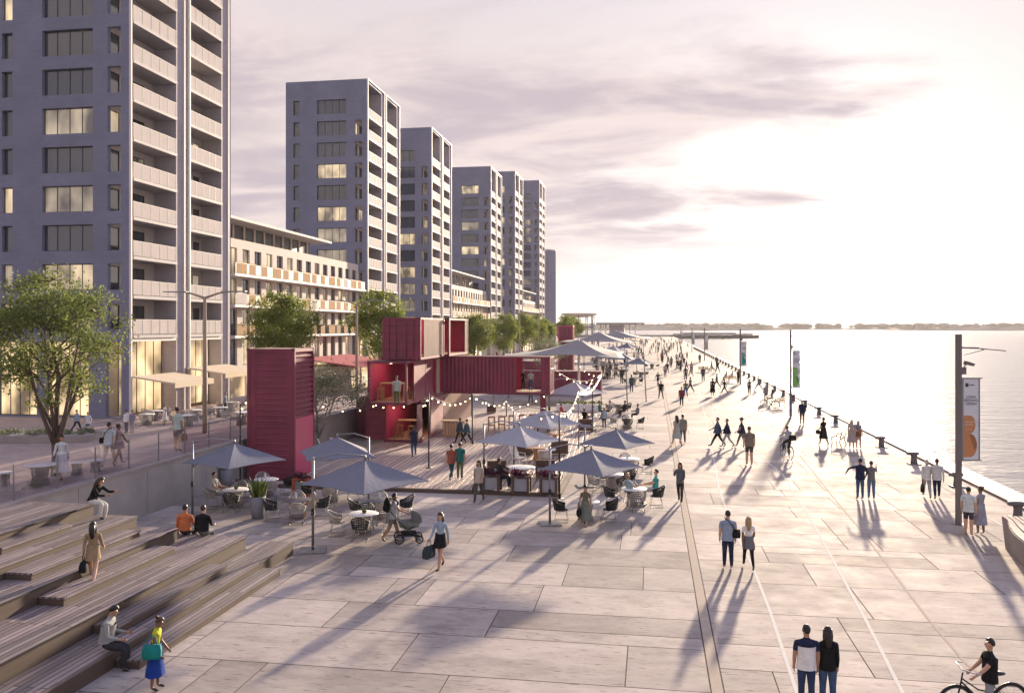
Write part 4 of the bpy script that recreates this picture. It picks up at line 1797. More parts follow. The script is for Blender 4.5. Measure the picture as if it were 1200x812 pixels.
# ------------------------------------------------------------------ people
# pose angles in radians: thigh forward a, knee bend k, shoulder forward s, sideways b, elbow e; lean of the trunk
POSE = {
    'stand': dict(la=.03, lk=.03, ra=-.03, rk=.05, ls=.05, lb=.12, le=.2, rs=-.02, rb=.12, re=.25),
    'rest': dict(la=.12, lk=.2, ra=-.05, rk=.03, ls=.1, lb=.1, le=.5, rs=.2, rb=.15, re=1.3),
    'walk': dict(la=.42, lk=.12, ra=-.34, rk=.35, ls=-.38, lb=.12, le=.25, rs=.42, rb=.12, re=.45),
    'walkb': dict(la=-.30, lk=.42, ra=.38, rk=.10, ls=.35, lb=.12, le=.5, rs=-.35, rb=.14, re=.2),
    'stride': dict(la=.55, lk=.1, ra=-.45, rk=.25, ls=-.5, lb=.15, le=.4, rs=.5, rb=.12, re=.6),
    'phone': dict(la=.3, lk=.1, ra=-.26, rk=.3, ls=.1, lb=.1, le=.9, rs=.55, rb=.25, re=2.1),
    'apart': dict(la=.05, lk=.02, ra=-.03, rk=.03, ls=.0, lb=.22, le=.35, rs=.0, rb=.22, re=.35, spl=.16),
    'push': dict(la=.36, lk=.12, ra=-.32, rk=.3, ls=.72, lb=.08, le=.45, rs=.72, rb=.08, re=.45, lean=.12),
    'reach': dict(la=.03, lk=.02, ra=.0, rk=.03, ls=.5, lb=1.25, le=.15, rs=.25, rb=.45, re=.5),
    'camera': dict(la=.03, lk=.02, ra=-.05, rk=.05, ls=.9, lb=.3, le=1.9, rs=.9, rb=.3, re=1.9),
    'look': dict(la=.05, lk=.03, ra=-.04, rk=.05, ls=.12, lb=.1, le=.6, rs=.1, rb=.1, re=.4, lean=.08, nod=.35),
    'ledge': dict(la=1.4, lk=1.3, ra=1.5, rk=1.4, ls=-.12, lb=.14, le=.35, rs=.3, rb=.12, re=1.1, lean=.06),
    'sit': dict(la=1.45, lk=1.4, ra=1.5, rk=1.5, ls=.55, lb=.12, le=.9, rs=.55, rb=.12, re=.85, lean=-.06),
    'sitb': dict(la=1.3, lk=.75, ra=1.45, rk=1.3, ls=.35, lb=.2, le=.6, rs=.8, rb=.12, re=1.0, lean=-.2),
    'read': dict(la=1.3, lk=1.35, ra=1.35, rk=1.5, ls=.12, lb=.12, le=1.3, rs=.15, rb=.12, re=1.2, lean=.16, nod=.4),
    'crouch': dict(la=1.35, lk=1.5, ra=1.5, rk=1.65, ls=1.0, lb=.1, le=.7, rs=.75, rb=.1, re=.9, lean=.5, nod=.2),
    'ride': dict(la=1.25, lk=1.15, ra=.55, rk=.75, ls=.95, lb=.14, le=.25, rs=.95, rb=.14, re=.25, lean=.32),
    'wheel': dict(la=.2, lk=.1, ra=-.15, rk=.2, ls=.75, lb=.25, le=.15, rs=.35, rb=.35, re=.4),
}
SITS = ('ledge', 'sit', 'sitb', 'read', 'crouch')


def joints(pose, sex):
    p = POSE[pose]
    f = sex == 'f'
    sh, hp = (.168, .092) if f else (.205, .09)
    lean, nod = p.get('lean', 0), p.get('nod', 0)
    J = {'P': Vector((0, 0, 0))}
    u = Vector((0, sin(lean), cos(lean)))
    J['W'] = J['P'] + u * .17
    J['C'] = J['P'] + u * .36
    J['U'] = J['P'] + u * .46
    J['N'] = J['P'] + u * .525
    uh = Vector((0, sin(lean * .6 + nod), cos(lean * .6 + nod)))
    fw = Vector((0, uh.z, -uh.y))
    J['H0'] = J['N'] + uh * .055
    J['H1'] = J['N'] + uh * .125 + fw * .018
    J['H2'] = J['N'] + uh * .225 + fw * .005
    J['uh'], J['fw'] = uh, fw
    J['HC'] = J['N'] + uh * .168 + fw * .01
    spl = p.get('spl', .02)
    for s, n, a, k, sa, sb, se in ((-1, 'l', 'la', 'lk', 'ls', 'lb', 'le'), (1, 'r', 'ra', 'rk', 'rs', 'rb', 're')):
        a, k, sa, sb, se = p[a], p[k], p[sa], p[sb], p[se]
        hip = Vector((s * hp, 0, -.05))
        kn = hip + Vector((s * spl, sin(a), -cos(a))).normalized() * .44
        an = kn + Vector((s * spl, sin(a - k), -cos(a - k))).normalized() * .43
        b = max(-1.1, min(.25, -.28 + .8 * (a - k)))
        if pose in SITS or pose == 'ride':
            b = -.25
        to = an + Vector((s * .03, cos(b), sin(b))) * .17
        J[n + 'hip'], J[n + 'kn'], J[n + 'an'], J[n + 'to'] = hip, kn, an, to
        so_ = J['U'] + Vector((s * sh, -.005, -.015))
        el = so_ + Vector((s * sin(sb), cos(sb) * sin(sa), -cos(sb) * cos(sa))) * .29
        fa = sa + se
        wr = el + Vector((s * sin(sb) * .25 - s * .12 * min(1, se), sin(fa), -cos(fa))).normalized() * .25
        hd = wr + (wr - el).normalized() * .085
        J[n + 'sh'], J[n + 'el'], J[n + 'wr'], J[n + 'hd'] = so_, el, wr, hd
    z = min(J['lan'].z - .07, J['ran'].z - .07, J['lto'].z - .03, J['rto'].z - .03)
    sh_ = Vector((0, 0, -z))
    for k in J:
        if k not in ('uh', 'fw'):
            J[k] = J[k] + sh_
    return J


def body_source(key):
    """skeleton object with a skin modifier; turned into one continuous surface later"""
    pose, sex, sleeve, bottom = key
    J = joints(pose, sex)
    f = sex == 'f'
    order, rad, ed = [], [], []

    def node(p, r):
        order.append(p)
        rad.append(r)
        return len(order) - 1

    def chain(a, pts):
        for p, r in pts:
            b = node(p, r)
            ed.append((a, b))
            a = b
        return a
    P = node(J['P'], (.17, .125) if f else (.165, .13))
    W_ = chain(P, [(J['W'], (.13, .10) if f else (.155, .12))])
    U = chain(W_, [(J['C'], (.155, .122) if f else (.18, .135)), (J['U'], (.14, .092) if f else (.17, .105))])
    chain(U, [(J['N'], (.058, .058)), (J['H0'], (.056, .060)), (J['H1'], (.080, .096)), (J['H2'], (.074, .088))])
    for n in 'lr':
        a = chain(U, [(J[n + 'sh'], (.070, .070)), (J[n + 'sh'].lerp(J[n + 'el'], .45), (.058 - .008 * f, .06 - .008 * f)), (J[n + 'el'], (.045, .045)), (J[n + 'el'].lerp(J[n + 'wr'], .35), (.046, .046)), (J[n + 'wr'], (.027, .03)), (J[n + 'hd'], (.03, .038))])
        loose = .012 if bottom in ('long', 'short') else 0
        chain(P, [(J[n + 'hip'], (.10 + loose, .105 + loose)), (J[n + 'hip'].lerp(J[n + 'kn'], .5), (.082 + loose, .086 + loose)), (J[n + 'kn'], (.060 + loose, .063 + loose)), (J[n + 'kn'].lerp(J[n + 'an'], .35), (.058 + loose, .062 + loose)),
                  (J[n + 'an'], (.036 + loose * .7, .04 + loose * .7)), (J[n + 'to'], (.035, .03))])
    me = bpy.data.meshes.new('body')
    me.from_pydata([tuple(p) for p in order], ed, [])
    o = link('body_source', me)
    md = o.modifiers.new('skin', 'SKIN')
    md.use_smooth_shade = True
    md.branch_smoothing = .3
    for i, r in enumerate(rad):
        sv = me.skin_vertices[0].data[i]
        sv.radius = r
        sv.use_root = i == 0
    sb = o.modifiers.new('sub', 'SUBSURF')
    sb.levels = sb.render_levels = 1
    return o, J


def hand(q, J, n, s):
    wr, hd = J[n + 'wr'], J[n + 'hd']
    d = (hd - wr).normalized()
    side = Vector((0, 1, 0)) if abs(d.y) < .8 else Vector((s * .3, 0, 1))
    side = (side - d * side.dot(d)).normalized()
    inn = d.cross(side) * s
    for i, (o, L) in enumerate(((.027, .068), (.009, .078), (-.009, .072), (-.026, .055))):
        b = hd + side * o - d * .005
        m = b + d * L * .55 - inn * .006
        e = m + (d * .8 - inn * .6).normalized() * L * .5
        q.tube([tuple(b), tuple(m), tuple(e)], [.0095, .009, .007], 5, 0)
    b = wr + d * .035 + side * .03
    m = b + (d * .6 + side * .7).normalized() * .04
    e = m + (d * .9 + side * .1 - inn * .2).normalized() * .032
    q.tube([tuple(b), tuple(m), tuple(e)], [.012, .011, .008], 5, 0)


def seg_t(p, a, b):
    d = b - a
    t = max(0, min(1, (p - a).dot(d) / max(1e-9, d.dot(d))))
    return (p - (a + d * t)).length, t


BODY, JOINT, HAIRMESH = {}, {}, {}
SLOTS = ['skin', 'top', 'bottom', 'shoes', 'hair']


def finish_body(key, src, J, me):
    pose, sex, sleeve, bottom = key
    q = MB()
    vs = [v.co.copy() for v in me.vertices]
    q.add([tuple(v) for v in vs], [tuple(p.vertices) for p in me.polygons], 0, True)
    segs = [('t', J['P'], J['U'], .13), ('n', J['U'], J['N'], .07), ('h', J['N'] + J['uh'] * .03, J['H2'], .07)]
    for n in 'lr':
        segs += [('ua', J[n + 'sh'], J[n + 'el'], .05), ('fa', J[n + 'el'], J[n + 'wr'], .04), ('hd', J[n + 'wr'], J[n + 'hd'] + (J[n + 'hd'] - J[n + 'wr']), .03),
                 ('th', J[n + 'hip'], J[n + 'kn'], .08), ('ca', J[n + 'kn'], J[n + 'an'], .05), ('ft', J[n + 'an'] - Vector((0, 0, .02)), J[n + 'to'], .035), ('sh', J['U'], J[n + 'sh'], .07)]
    for i, f in enumerate(me.polygons):
        c = f.center
        best = None
        for nm, a, b, r in segs:
            d, t = seg_t(c, a, b)
            d -= r
            if best is None or d < best[0]:
                best = (d, nm, t)
        nm, t = best[1], best[2]
        m = 0
        if nm == 't':
            m = 2 if t < .06 and bottom != 'dress' else 1
        elif nm == 'n':
            m = 1 if t < .45 else 0
        elif nm == 'sh':
            m = 1
        elif nm == 'ua':
            m = 1 if (sleeve == 'long' or (sleeve == 'short' and t < .62)) else 0
        elif nm == 'fa':
            m = 1 if sleeve == 'long' and t < .95 else 0
        elif nm == 'th':
            m = 2 if bottom in ('long', 'tights') or (bottom == 'short' and t < .8) or (bottom in ('skirt', 'dress') and t < .25) else 0
        elif nm == 'ca':
            m = 2 if bottom in ('long', 'tights') and t < .97 else 0
        elif nm == 'ft':
            m = 3
        q.m[i] = m
    # face: nose, lips, eyes, ears
    uh, fw, hc = J['uh'], J['fw'], J['HC']
    rt_ = Vector((1, 0, 0))
    rot = Matrix((rt_, fw, uh)).transposed()
    q.ell(hc + fw * .088 - uh * .012, (.013, .018, .024), 6, 4, 0, rot)
    q.ell(hc + fw * .080 - uh * .058, (.022, .009, .008), 6, 4, 0, rot)
    for s in (-1, 1):
        q.ell(hc + fw * .079 + uh * .02 + rt_ * s * .03, (.012, .007, .007), 6, 4, 4, rot)
        q.ell(hc + rt_ * s * .078 - uh * .005, (.012, .018, .03), 6, 4, 0, rot)
    hand(q, J, 'l', -1)
    hand(q, J, 'r', 1)
    out = q.mesh('body', [SKIN[0], SKIN[0], SKIN[0], SHOE['dark'], HAIRM['black']], fix=False)
    BODY[key] = out
    JOINT[(pose, sex)] = J


def hair_mesh(pose, sex, style):
    k = (pose, sex, style)
    if k in HAIRMESH:
        return HAIRMESH[k]
    J = JOINT[(pose, sex)]
    uh, fw, hc = J['uh'], J['fw'], J['HC']
    rt_ = Vector((1, 0, 0))
    q = MB()
    c = hc + uh * .018 - fw * .012
    n, kk = 14, 9
    rx, ry, rz = (.088, .106, .116) if style != 'bald' else (.085, .1, .11)
    vs, fs = [], []
    for i in range(kk + 1):
        a = -pi / 2 + pi * i / kk
        for j in range(n):
            t = 2 * pi * j / n
            p = (rx * cos(a) * cos(t), ry * cos(a) * sin(t), rz * sin(a))
            x, y, z = p
            wob = .004 * sin(j * 2.3 + i * 1.7)
            f_ = y / ry
            zm = (-.078 + .06 * (f_ + 1) if f_ < 0 else -.018 + .075 * min(1, f_ * 1.6)) if style != 'bald' else (-.05 if f_ < .1 else .2)
            if style == 'long' and f_ < .15:
                zm = -.095
            if z < zm:
                z = zm - .008
                x, y = x * .62, y * .62
            r_ = rt_ * (x + wob) + fw * (y + wob) + uh * z
            vs.append(tuple(c + r_))
    for i in range(kk):
        for j in range(n):
            a, b = i * n + j, i * n + (j + 1) % n
            fs.append((a, b, b + n, a + n))
    q.add(vs, fs, 0, True)
    if style == 'long':
        q.tube([tuple(c + uh * .02 - fw * .06), tuple(c - uh * .10 - fw * .085), tuple(c - uh * .24 - fw * .10), tuple(c - uh * .36 - fw * .09)], [.075, .085, .075, .04], 8)
        for s in (-1, 1):
            q.tube([tuple(c + uh * .04 + rt_ * s * .07), tuple(c - uh * .1 + rt_ * s * .08 - fw * .02), tuple(c - uh * .24 + rt_ * s * .085 - fw * .03)], [.03, .032, .018], 6)
    elif style == 'bun':
        q.ell(c + uh * .07 - fw * .11, (.045, .045, .045), 8, 5)
    elif style == 'cap':
        q.ell(c + uh * .05 + fw * .12, (.07, .07, .012), 8, 4)
    elif style == 'hat':
        q.lathe([(.01, .14), (.09, .13), (.095, .06), (.20, .045), (.20, .035), (.09, .04)], tuple(c), 14)
    HAIRMESH[k] = q.mesh('hair', HAIRM['black'])
    return HAIRMESH[k]


def skirt_mesh(pose, sex, kind):
    k = (pose, sex, 'skirt' + kind)
    if k in HAIRMESH:
        return HAIRMESH[k]
    J = JOINT[(pose, sex)]
    L = {'mini': .30, 'skirt': .48, 'midi': .68, 'dress': .58, 'coat': .42, 'hem': .17}[kind]
    fl = {'mini': 1.25, 'skirt': 1.45, 'midi': 1.9, 'dress': 1.6, 'coat': 1.2, 'hem': 1.06}[kind]
    q = MB()
    n = 18
    top = J['W'] if kind not in ('coat', 'hem') else J['C'] * .8 + J['U'] * .2
    bot = Vector((0, (J['lkn'].y + J['rkn'].y) / 2 * (.6 if kind != 'hem' else .12 if pose not in SITS else 0) + (J['P'].y if pose in SITS else 0), J['P'].z + .06 - (L if not (kind == 'hem' and pose in SITS) else .06)))
    vs, fs = [], []
    for i in range(7):
        f = i / 6
        c = top.lerp(bot, f)
        r_ = (.138 if kind not in ('coat', 'hem') else (.172 if sex == 'm' else .147)) * (1 + (fl - 1) * f) + .012 - (.012 * sin(pi * f) if kind == 'hem' else 0)
        sway = .13 * f if pose.startswith(('walk', 'str', 'ph')) else 0
        for j in range(n):
            t = 2 * pi * j / n
            w = 1 + (.06 if kind != 'hem' else .035) * f * sin(j * 4.2) + .012 * sin(j * 2.9 + i * 2.2)
            vs.append((c.x + r_ * w * 1.08 * cos(t), c.y + (r_ * w * .84 + sway) * sin(t), c.z))
    for i in range(6):
        for j in range(n):
            a, b = i * n + j, i * n + (j + 1) % n
            fs.append((a, b, b + n, a + n))
    q.add(vs, fs, 0, True)
    HAIRMESH[k] = q.mesh('skirt', SKIN[0])
    return HAIRMESH[k]


# colours
BLK, CHAR, NAVY, GREY, LGREY, WHITE, BEIGE, BROWN, JEANS, LBLUE, OLIVE, TAN, TEAL, RUST, GREEN, MAROON, LILAC = (
    (.012, .012, .014), (.035, .035, .04), (.018, .025, .06), (.15, .15, .16), (.38, .38, .40), (.72, .71, .70), (.42, .34, .27), (.09, .055, .04), (.05, .09, .17), (.28, .36, .44),
    (.12, .12, .055), (.30, .21, .12), (.03, .25, .26), (.55, .16, .06), (.03, .20, .15), (.17, .03, .04), (.25, .22, .32))

# (u, feet v, pixel height, pose, facing, sex, sleeve, top, bottom kind, bottom colour, hair style, hair colour, skirt, label, z, extra)
PEOPLE = []


def P(u, v, h, pose, face, sex, sleeve, top, bk, bc, hs, hc, skirt, label, z=0.0, group=None, shoes='dark', cat='person', hmul=1.0):
    PEOPLE.append((u, v, h, pose, face, sex, sleeve, top, bk, bc, hs, hc, skirt, label, z, group, shoes, cat, hmul))


# foreground
P(182, 808, 82, 'look', -75, 'f', 'none', (.42, .45, .03), 'skirt', (.012, .045, .25), 'bun', 'brown', 'midi', 'woman in a lime top and long royal blue skirt with a teal bag')
P(93, 806, 76, 'read', -75, 'm', 'long', (.30, .31, .30), 'long', CHAR, 'short', 'black', None, 'bearded man in a grey shirt sitting on the lowest wide step with a phone', .0)
P(109, 684, 72, 'walk', 20, 'f', 'long', TAN, 'skirt', TAN, 'long', 'black', 'mini', 'woman in a tan jacket with a black handbag walking down the wooden steps', .801)
P(86, 615, 46, 'crouch', -95, 'f', 'long', BLK, 'long', (.6, .58, .52), 'long', 'brown', None, 'woman in a black top and pale trousers sitting on the upper step end, bent forward', 1.55)
P(217, 640, 46, 'ledge', 5, 'm', 'long', RUST, 'long', CHAR, 'short', 'black', None, 'man in an orange shirt seated with his back turned at the steps\' far end', .30)
P(242, 640, 47, 'ledge', 3, 'm', 'long', BLK, 'long', GREY, 'short', 'black', None, 'man in a black shirt seated with his back turned beside the orange shirt', .30)
P(516, 667, 66, 'walk', 165, 'f', 'long', LBLUE, 'skirt', BLK, 'long', 'brown', 'mini', 'woman in a pale blue shirt and short black skirt carrying a dark shopping bag')
P(460, 634, 55, 'push', -70, 'm', 'short', (.42, .46, .48), 'short', (.20, .19, .17), 'short', 'black', None, 'man in a pale tee and shorts with a backpack pushing a pram')
P(853, 666, 65, 'stand', 3, 'm', 'short', (.26, .32, .42), 'long', NAVY, 'cap', 'black', None, 'man in a blue shirt and navy trousers walking beside a blonde woman')
P(877, 666, 60, 'walk', 2, 'f', 'short', WHITE, 'tights', BLK, 'long', 'blond', 'mini', 'blonde woman in a white top, grey skirt and black tights')
P(945, 832, 96, 'stand', 2, 'm', 'short', NAVY, 'long', (.03, .05, .11), 'short', 'black', None, 'man in a navy vest over a white shirt and jeans at the bottom edge')
P(970, 832, 94, 'stand', -4, 'f', 'long', BLK, 'long', JEANS, 'long', 'black', None, 'dark haired woman in a black top and blue jeans at the bottom edge')
P(1160, 846, 94, 'wheel', 90, 'm', 'short', BLK, 'long', (.25, .27, .30), 'short', 'black', None, 'man in a black T-shirt wheeling a bicycle in the bottom right corner')
P(1008, 585, 46, 'reach', 8, 'm', 'long', NAVY, 'long', JEANS, 'short', 'black', None, 'man in a dark jacket and jeans stretching out his left arm')
P(1021, 585, 43, 'camera', -8, 'f', 'short', GREY, 'long', (.10, .16, .26), 'bun', 'brown', None, 'woman in a grey top and jeans holding a camera beside the pointing man')
P(1086, 583, 44, 'walk', -10, 'f', 'long', (.55, .55, .54), 'long', LGREY, 'short', 'grey', None, 'grey haired woman in a pale jacket with a dark handbag, arm in arm')
P(1098, 584, 46, 'walkb', -12, 'm', 'long', (.48, .49, .48), 'long', NAVY, 'short', 'black', None, 'man in a pale grey jacket and navy trousers, arm in arm with a companion')
P(1135, 627, 54, 'stand', -30, 'm', 'short', (.55, .60, .60), 'short', (.06, .055, .07), 'short', 'black', None, 'man in a pale shirt and dark shorts by the nearest banner post', shoes='brown')
P(1149, 626, 54, 'rest', 35, 'f', 'none', (.25, .26, .32), 'dress', (.25, .26, .32), 'bun', 'brown', 'midi', 'woman in a grey blue dress with a tote by the nearest banner post', shoes='white')
P(797, 588, 45, 'phone', 168, 'f', 'long', (.10, .11, .12), 'long', CHAR, 'long', 'brown', None, 'woman in a dark grey coat raising a phone while walking toward the cafe tables')
P(878, 545, 45, 'stand', 6, 'm', 'short', (.20, .16, .13), 'short', (.07, .065, .055), 'short', 'brown', None, 'man in a brown tee and dark shorts standing in the open plaza, back turned')
P(841, 524, 35, 'stride', 95, 'f', 'long', (.06, .08, .14), 'long', BLK, 'short', 'black', None, 'woman in a denim jacket striding left ahead of two others')
P(852, 524, 33, 'walk', 88, 'f', 'long', NAVY, 'long', LGREY, 'short', 'brown', None, 'woman in a navy top and pale trousers walking left, second of three')
P(869, 524, 34, 'walkb', 85, 'f', 'short', NAVY, 'long', (.16, .14, .12), 'hat', 'black', None, 'woman in a dark brimmed hat walking left behind two others')
P(793, 522, 35, 'walk', 25, 'f', 'none', (.34, .38, .36), 'dress', (.34, .38, .36), 'long', 'black', 'dress', 'woman in a pale grey green dress walking close to a man in grey')
P(800, 520, 34, 'walkb', -8, 'm', 'short', (.20, .20, .17), 'long', (.13, .12, .11), 'short', 'black', None, 'man in grey olive walking next to a woman in a pale dress')
P(924, 531, 36, 'ride', 15, 'm', 'long', LGREY, 'long', CHAR, 'short', 'brown', None, 'cyclist in a light grey shirt with a black shoulder bag riding a city bicycle', .28)
P(940, 497, 27, 'stand', 5, 'm', 'long', NAVY, 'short', (.05, .05, .06), 'short', 'grey', None, 'man in a navy jacket and dark shorts walking away near the bollards')
P(965, 522, 32, 'phone', 30, 'f', 'short', BLK, 'dress', BLK, 'short', 'black', 'dress', 'woman in a black dress with a bag, left of the iron bench')
P(998, 525, 32, 'stand', 175, 'f', 'short', (.34, .30, .30), 'dress', (.34, .30, .30), 'long', 'blond', 'midi', 'fair haired woman in a long grey dress right of the iron bench')
P(1006, 525, 31, 'rest', -170, 'f', 'short', (.22, .20, .22), 'skirt', (.18, .09, .06), 'long', 'brown', 'mini', 'woman in a grey top and short brown skirt beside the long grey dress')
# deck and cafe
P(561, 588, 48, 'walkb', 178, 'f', 'short', (.42, .37, .30), 'long', (.09, .075, .065), 'long', 'black', None, 'woman in a beige top and dark trousers stepping off the deck, green bag in hand', 0)
P(529, 562, 41, 'walk', -12, 'm', 'short', (.30, .085, .06), 'long', (.03, .07, .085), 'short', 'black', None, 'man in a rust red tee walking across the deck', DZ)
P(539, 562, 42, 'stand', -5, 'm', 'short', (.02, .15, .13), 'long', (.14, .15, .08), 'short', 'brown', None, 'man in a green tee and khaki trousers beside the rust red tee', DZ)
P(539, 520, 30, 'walk', 75, 'm', 'long', (.04, .08, .10), 'long', CHAR, 'short', 'black', None, 'man in a teal grey jacket passing the glowing bar counter, left of two', DZ)
P(547, 521, 30, 'stride', 80, 'm', 'long', (.05, .10, .12), 'long', BLK, 'short', 'brown', None, 'man in a blue grey jacket passing the glowing bar counter, right of two', DZ)
P(485, 535, 36, 'walkb', 20, 'f', 'short', NAVY, 'long', JEANS, 'short', 'brown', None, 'woman in a navy top and jeans standing before the open container', DZ)
P(465, 475, 33, 'rest', 190, 'm', 'short', (.38, .40, .36), 'long', OLIVE, 'short', 'brown', None, 'man in a pale shirt and olive trousers on the container balcony', 2.89)
P(586, 573, 26, 'sit', -60, 'm', 'long', CHAR, 'long', NAVY, 'short', 'black', None, 'man in charcoal sitting on a brown sofa with his leg stretched out', DZ, hmul=1.45)
P(686, 617, 48, 'walk', 170, 'f', 'short', (.17, .15, .11), 'dress', (.17, .19, .16), 'bun', 'black', 'midi', 'person in a patterned olive dress with a dark bag in front of a cafe table')
P(738.5, 593, 34, 'sitb', -65, 'm', 'short', (.33, .42, .43), 'long', CHAR, 'short', 'blond', None, 'man in a pale blue shirt seated left at the couple\'s table', hmul=1.3)
P(768, 588, 32, 'sit', 90, 'f', 'short', (.05, .33, .31), 'long', LGREY, 'short', 'black', None, 'woman in a turquoise top seated right at the couple\'s table', hmul=1.3)
P(708, 502, 23, 'stand', 20, 'm', 'short', (.33, .45, .55), 'long', NAVY, 'short', 'black', None, 'child in a light blue top and navy trousers standing beside the deck', cat='child')
P(703, 489, 25, 'sit', -90, 'm', 'short', (.03, .22, .17), 'long', BROWN, 'short', 'black', None, 'man in a green tee seated at the end of the hedge planter', hmul=1.2)
P(714, 489, 24, 'sit', 85, 'f', 'short', (.30, .27, .27), 'long', BROWN, 'short', 'brown', None, 'woman in a greige top seated facing the man in green', hmul=1.2)
P(747, 493, 28, 'sit', 95, 'm', 'long', (.17, .16, .18), 'long', CHAR, 'short', 'grey', None, 'grey haired man in a grey jumper seated at the right of the dark tables', hmul=1.2)
P(732, 489, 22, 'sit', 60, 'f', 'long', BLK, 'long', CHAR, 'short', 'black', None, 'person in black seated among the dark tables', hmul=1.2)
P(252, 592, 36, 'sit', -95, 'f', 'short', (.52, .48, .44), 'long', LGREY, 'short', 'black', None, 'woman in a cream top seated at the table by the retaining wall', hmul=1.25)
P(366, 608, 36, 'sit', 88, 'f', 'none', (.45, .38, .22), 'short', LGREY, 'long', 'blond', None, 'small blond child in a yellow top seated at the dark table', cat='child', hmul=1.1)
P(685, 500, 26, 'sit', -20, 'f', 'long', BLK, 'long', BLK, 'short', 'black', None, 'person in black seated before the hedge planter, back turned', hmul=1.2)
P(694, 496, 22, 'sit', 60, 'f', 'short', LGREY, 'long', LGREY, 'short', 'brown', None, 'person in light grey seated before the hedge planter', hmul=1.2)
P(658, 493, 22, 'sit', -60, 'f', 'short', (.45, .10, .12), 'long', LGREY, 'short', 'brown', None, 'person in a red top seated beside flowers on the far deck', hmul=1.2)
# promenade behind the railing
P(72, 562, 52, 'walk', 200, 'f', 'long', (.55, .56, .55), 'skirt', (.62, .61, .6), 'bun', 'black', 'midi', 'woman in a white blouse and white skirt behind the glass railing by the big tree', 1.9)
P(128, 546, 51, 'walkb', 10, 'm', 'short', (.48, .54, .58), 'short', BEIGE, 'short', 'black', None, 'man in a pale blue shirt with a black bag behind the railing', 1.9)
P(139, 545, 48, 'walk', -10, 'f', 'none', (.38, .28, .28), 'dress', (.38, .28, .28), 'bun', 'brown', 'mini', 'woman in a dusty pink dress walking beside the pale blue shirt', 1.9)
P(208, 529, 50, 'stand', -5, 'f', 'short', (.45, .54, .50), 'short', (.07, .04, .05), 'bun', 'brown', None, 'woman in a pale mint top and dark shorts with a straw bag behind the railing', 1.9)
P(90, 500, 23, 'walk', -80, 'm', 'long', (.25, .32, .40), 'long', NAVY, 'short', 'black', None, 'man in a blue shirt walking under the nearest tower', .9)
P(103, 503, 22, 'walkb', 60, 'f', 'short', (.50, .55, .6), 'short', JEANS, 'short', 'blond', None, 'person in a pale shirt and denim shorts under the nearest tower', .9)
P(148, 502, 23, 'stand', 170, 'm', 'long', WHITE, 'long', GREY, 'short', 'black', None, 'man in a white shirt standing by the corner column of the nearest tower', .9)
P(155, 502, 21, 'stand', 175, 'f', 'long', LILAC, 'long', LGREY, 'short', 'brown', None, 'woman in a lilac top standing by the corner column of the nearest tower', .9)
P(193, 495, 21, 'stand', 150, 'f', 'none', WHITE, 'dress', WHITE, 'short', 'brown', 'dress', 'woman in a white dress by the outdoor tables under the awning', .8)
P(264, 478, 23, 'stand', 100, 'f', 'short', LBLUE, 'long', NAVY, 'short', 'black', None, 'waiter in blue among the outdoor tables under the rear awning', 1.0)
# middle distance on the quay
P(798.7, 476, 22, 'stand', 3, 'm', 'long', MAROON, 'long', BLK, 'short', 'black', None, 'man in a maroon top and black trousers walking alone toward the sea')
P(803.5, 465, 19, 'walk', 10, 'm', 'short', OLIVE, 'long', JEANS, 'short', 'black', None, 'man in an olive tee and jeans close to a striding grey figure')
P(809, 460, 18, 'stride', 50, 'm', 'long', GREY, 'long', CHAR, 'short', 'brown', None, 'striding man in grey just right of the olive tee')
P(774.5, 467.5, 20.5, 'apart', 175, 'm', 'short', BLK, 'long', GREY, 'short', 'black', None, 'man in a black tee standing with legs apart on the plaza')
P(771, 452, 16, 'walk', 150, 'm', 'long', CHAR, 'long', CHAR, 'short', 'black', None, 'man in charcoal striding behind the legs apart figure')
P(779.5, 442, 14, 'stand', 0, 'm', 'long', BEIGE, 'long', GREY, 'short', 'brown', None, 'person in a beige coat beside a navy figure in the mid distance')
P(782, 437.5, 13, 'walk', 10, 'm', 'long', NAVY, 'long', NAVY, 'short', 'black', None, 'navy clothed person beside the beige coat in the mid distance')
P(786.5, 431, 12, 'walkb', 0, 'm', 'long', GREY, 'long', CHAR, 'short', 'black', None, 'person in a grey top standing alone left of the plaza\'s middle line')
P(793, 425, 10.5, 'stand', 0, 'm', 'long', LGREY, 'long', GREY, 'short', 'black', None, 'small pale grey figure between the grey top and the pair in dark clothes')
P(801.5, 430, 12, 'walk', 20, 'm', 'long', CHAR, 'long', BLK, 'short', 'black', None, 'person in charcoal walking right of the small pale grey figure')
P(803.5, 446, 16, 'stand', 0, 'm', 'long', NAVY, 'long', CHAR, 'short', 'black', None, 'man in a navy jacket standing behind the olive tee')
P(809.5, 441, 14, 'walk', 40, 'f', 'short', LILAC, 'long', BEIGE, 'short', 'brown', None, 'woman in lilac walking with long bare looking legs')
P(824, 447.5, 20, 'rest', 10, 'm', 'long', (.09, .075, .10), 'long', CHAR, 'short', 'black', None, 'person in dusky purple carrying something in front of the body')
P(835, 464, 20, 'stand', -10, 'f', 'long', BLK, 'dress', BLK, 'short', 'black', 'midi', 'woman in a long black dress near the middle of the quay')
P(840, 455, 17, 'stride', 70, 'm', 'long', CHAR, 'long', BROWN, 'short', 'brown', None, 'striding person in charcoal and brown behind the long black dress')
P(849, 462, 18, 'stride', 100, 'm', 'long', NAVY, 'long', BLK, 'short', 'black', None, 'striding man in navy right of the long black dress')
P(834, 435, 12, 'stride', 60, 'f', 'long', MAROON, 'long', BLK, 'short', 'black', None, 'striding woman in dark red in front of the third banner post')
P(841, 437, 15, 'walk', 30, 'm', 'long', BLK, 'long', CHAR, 'short', 'black', None, 'person in black walking with a bag below the third banner')
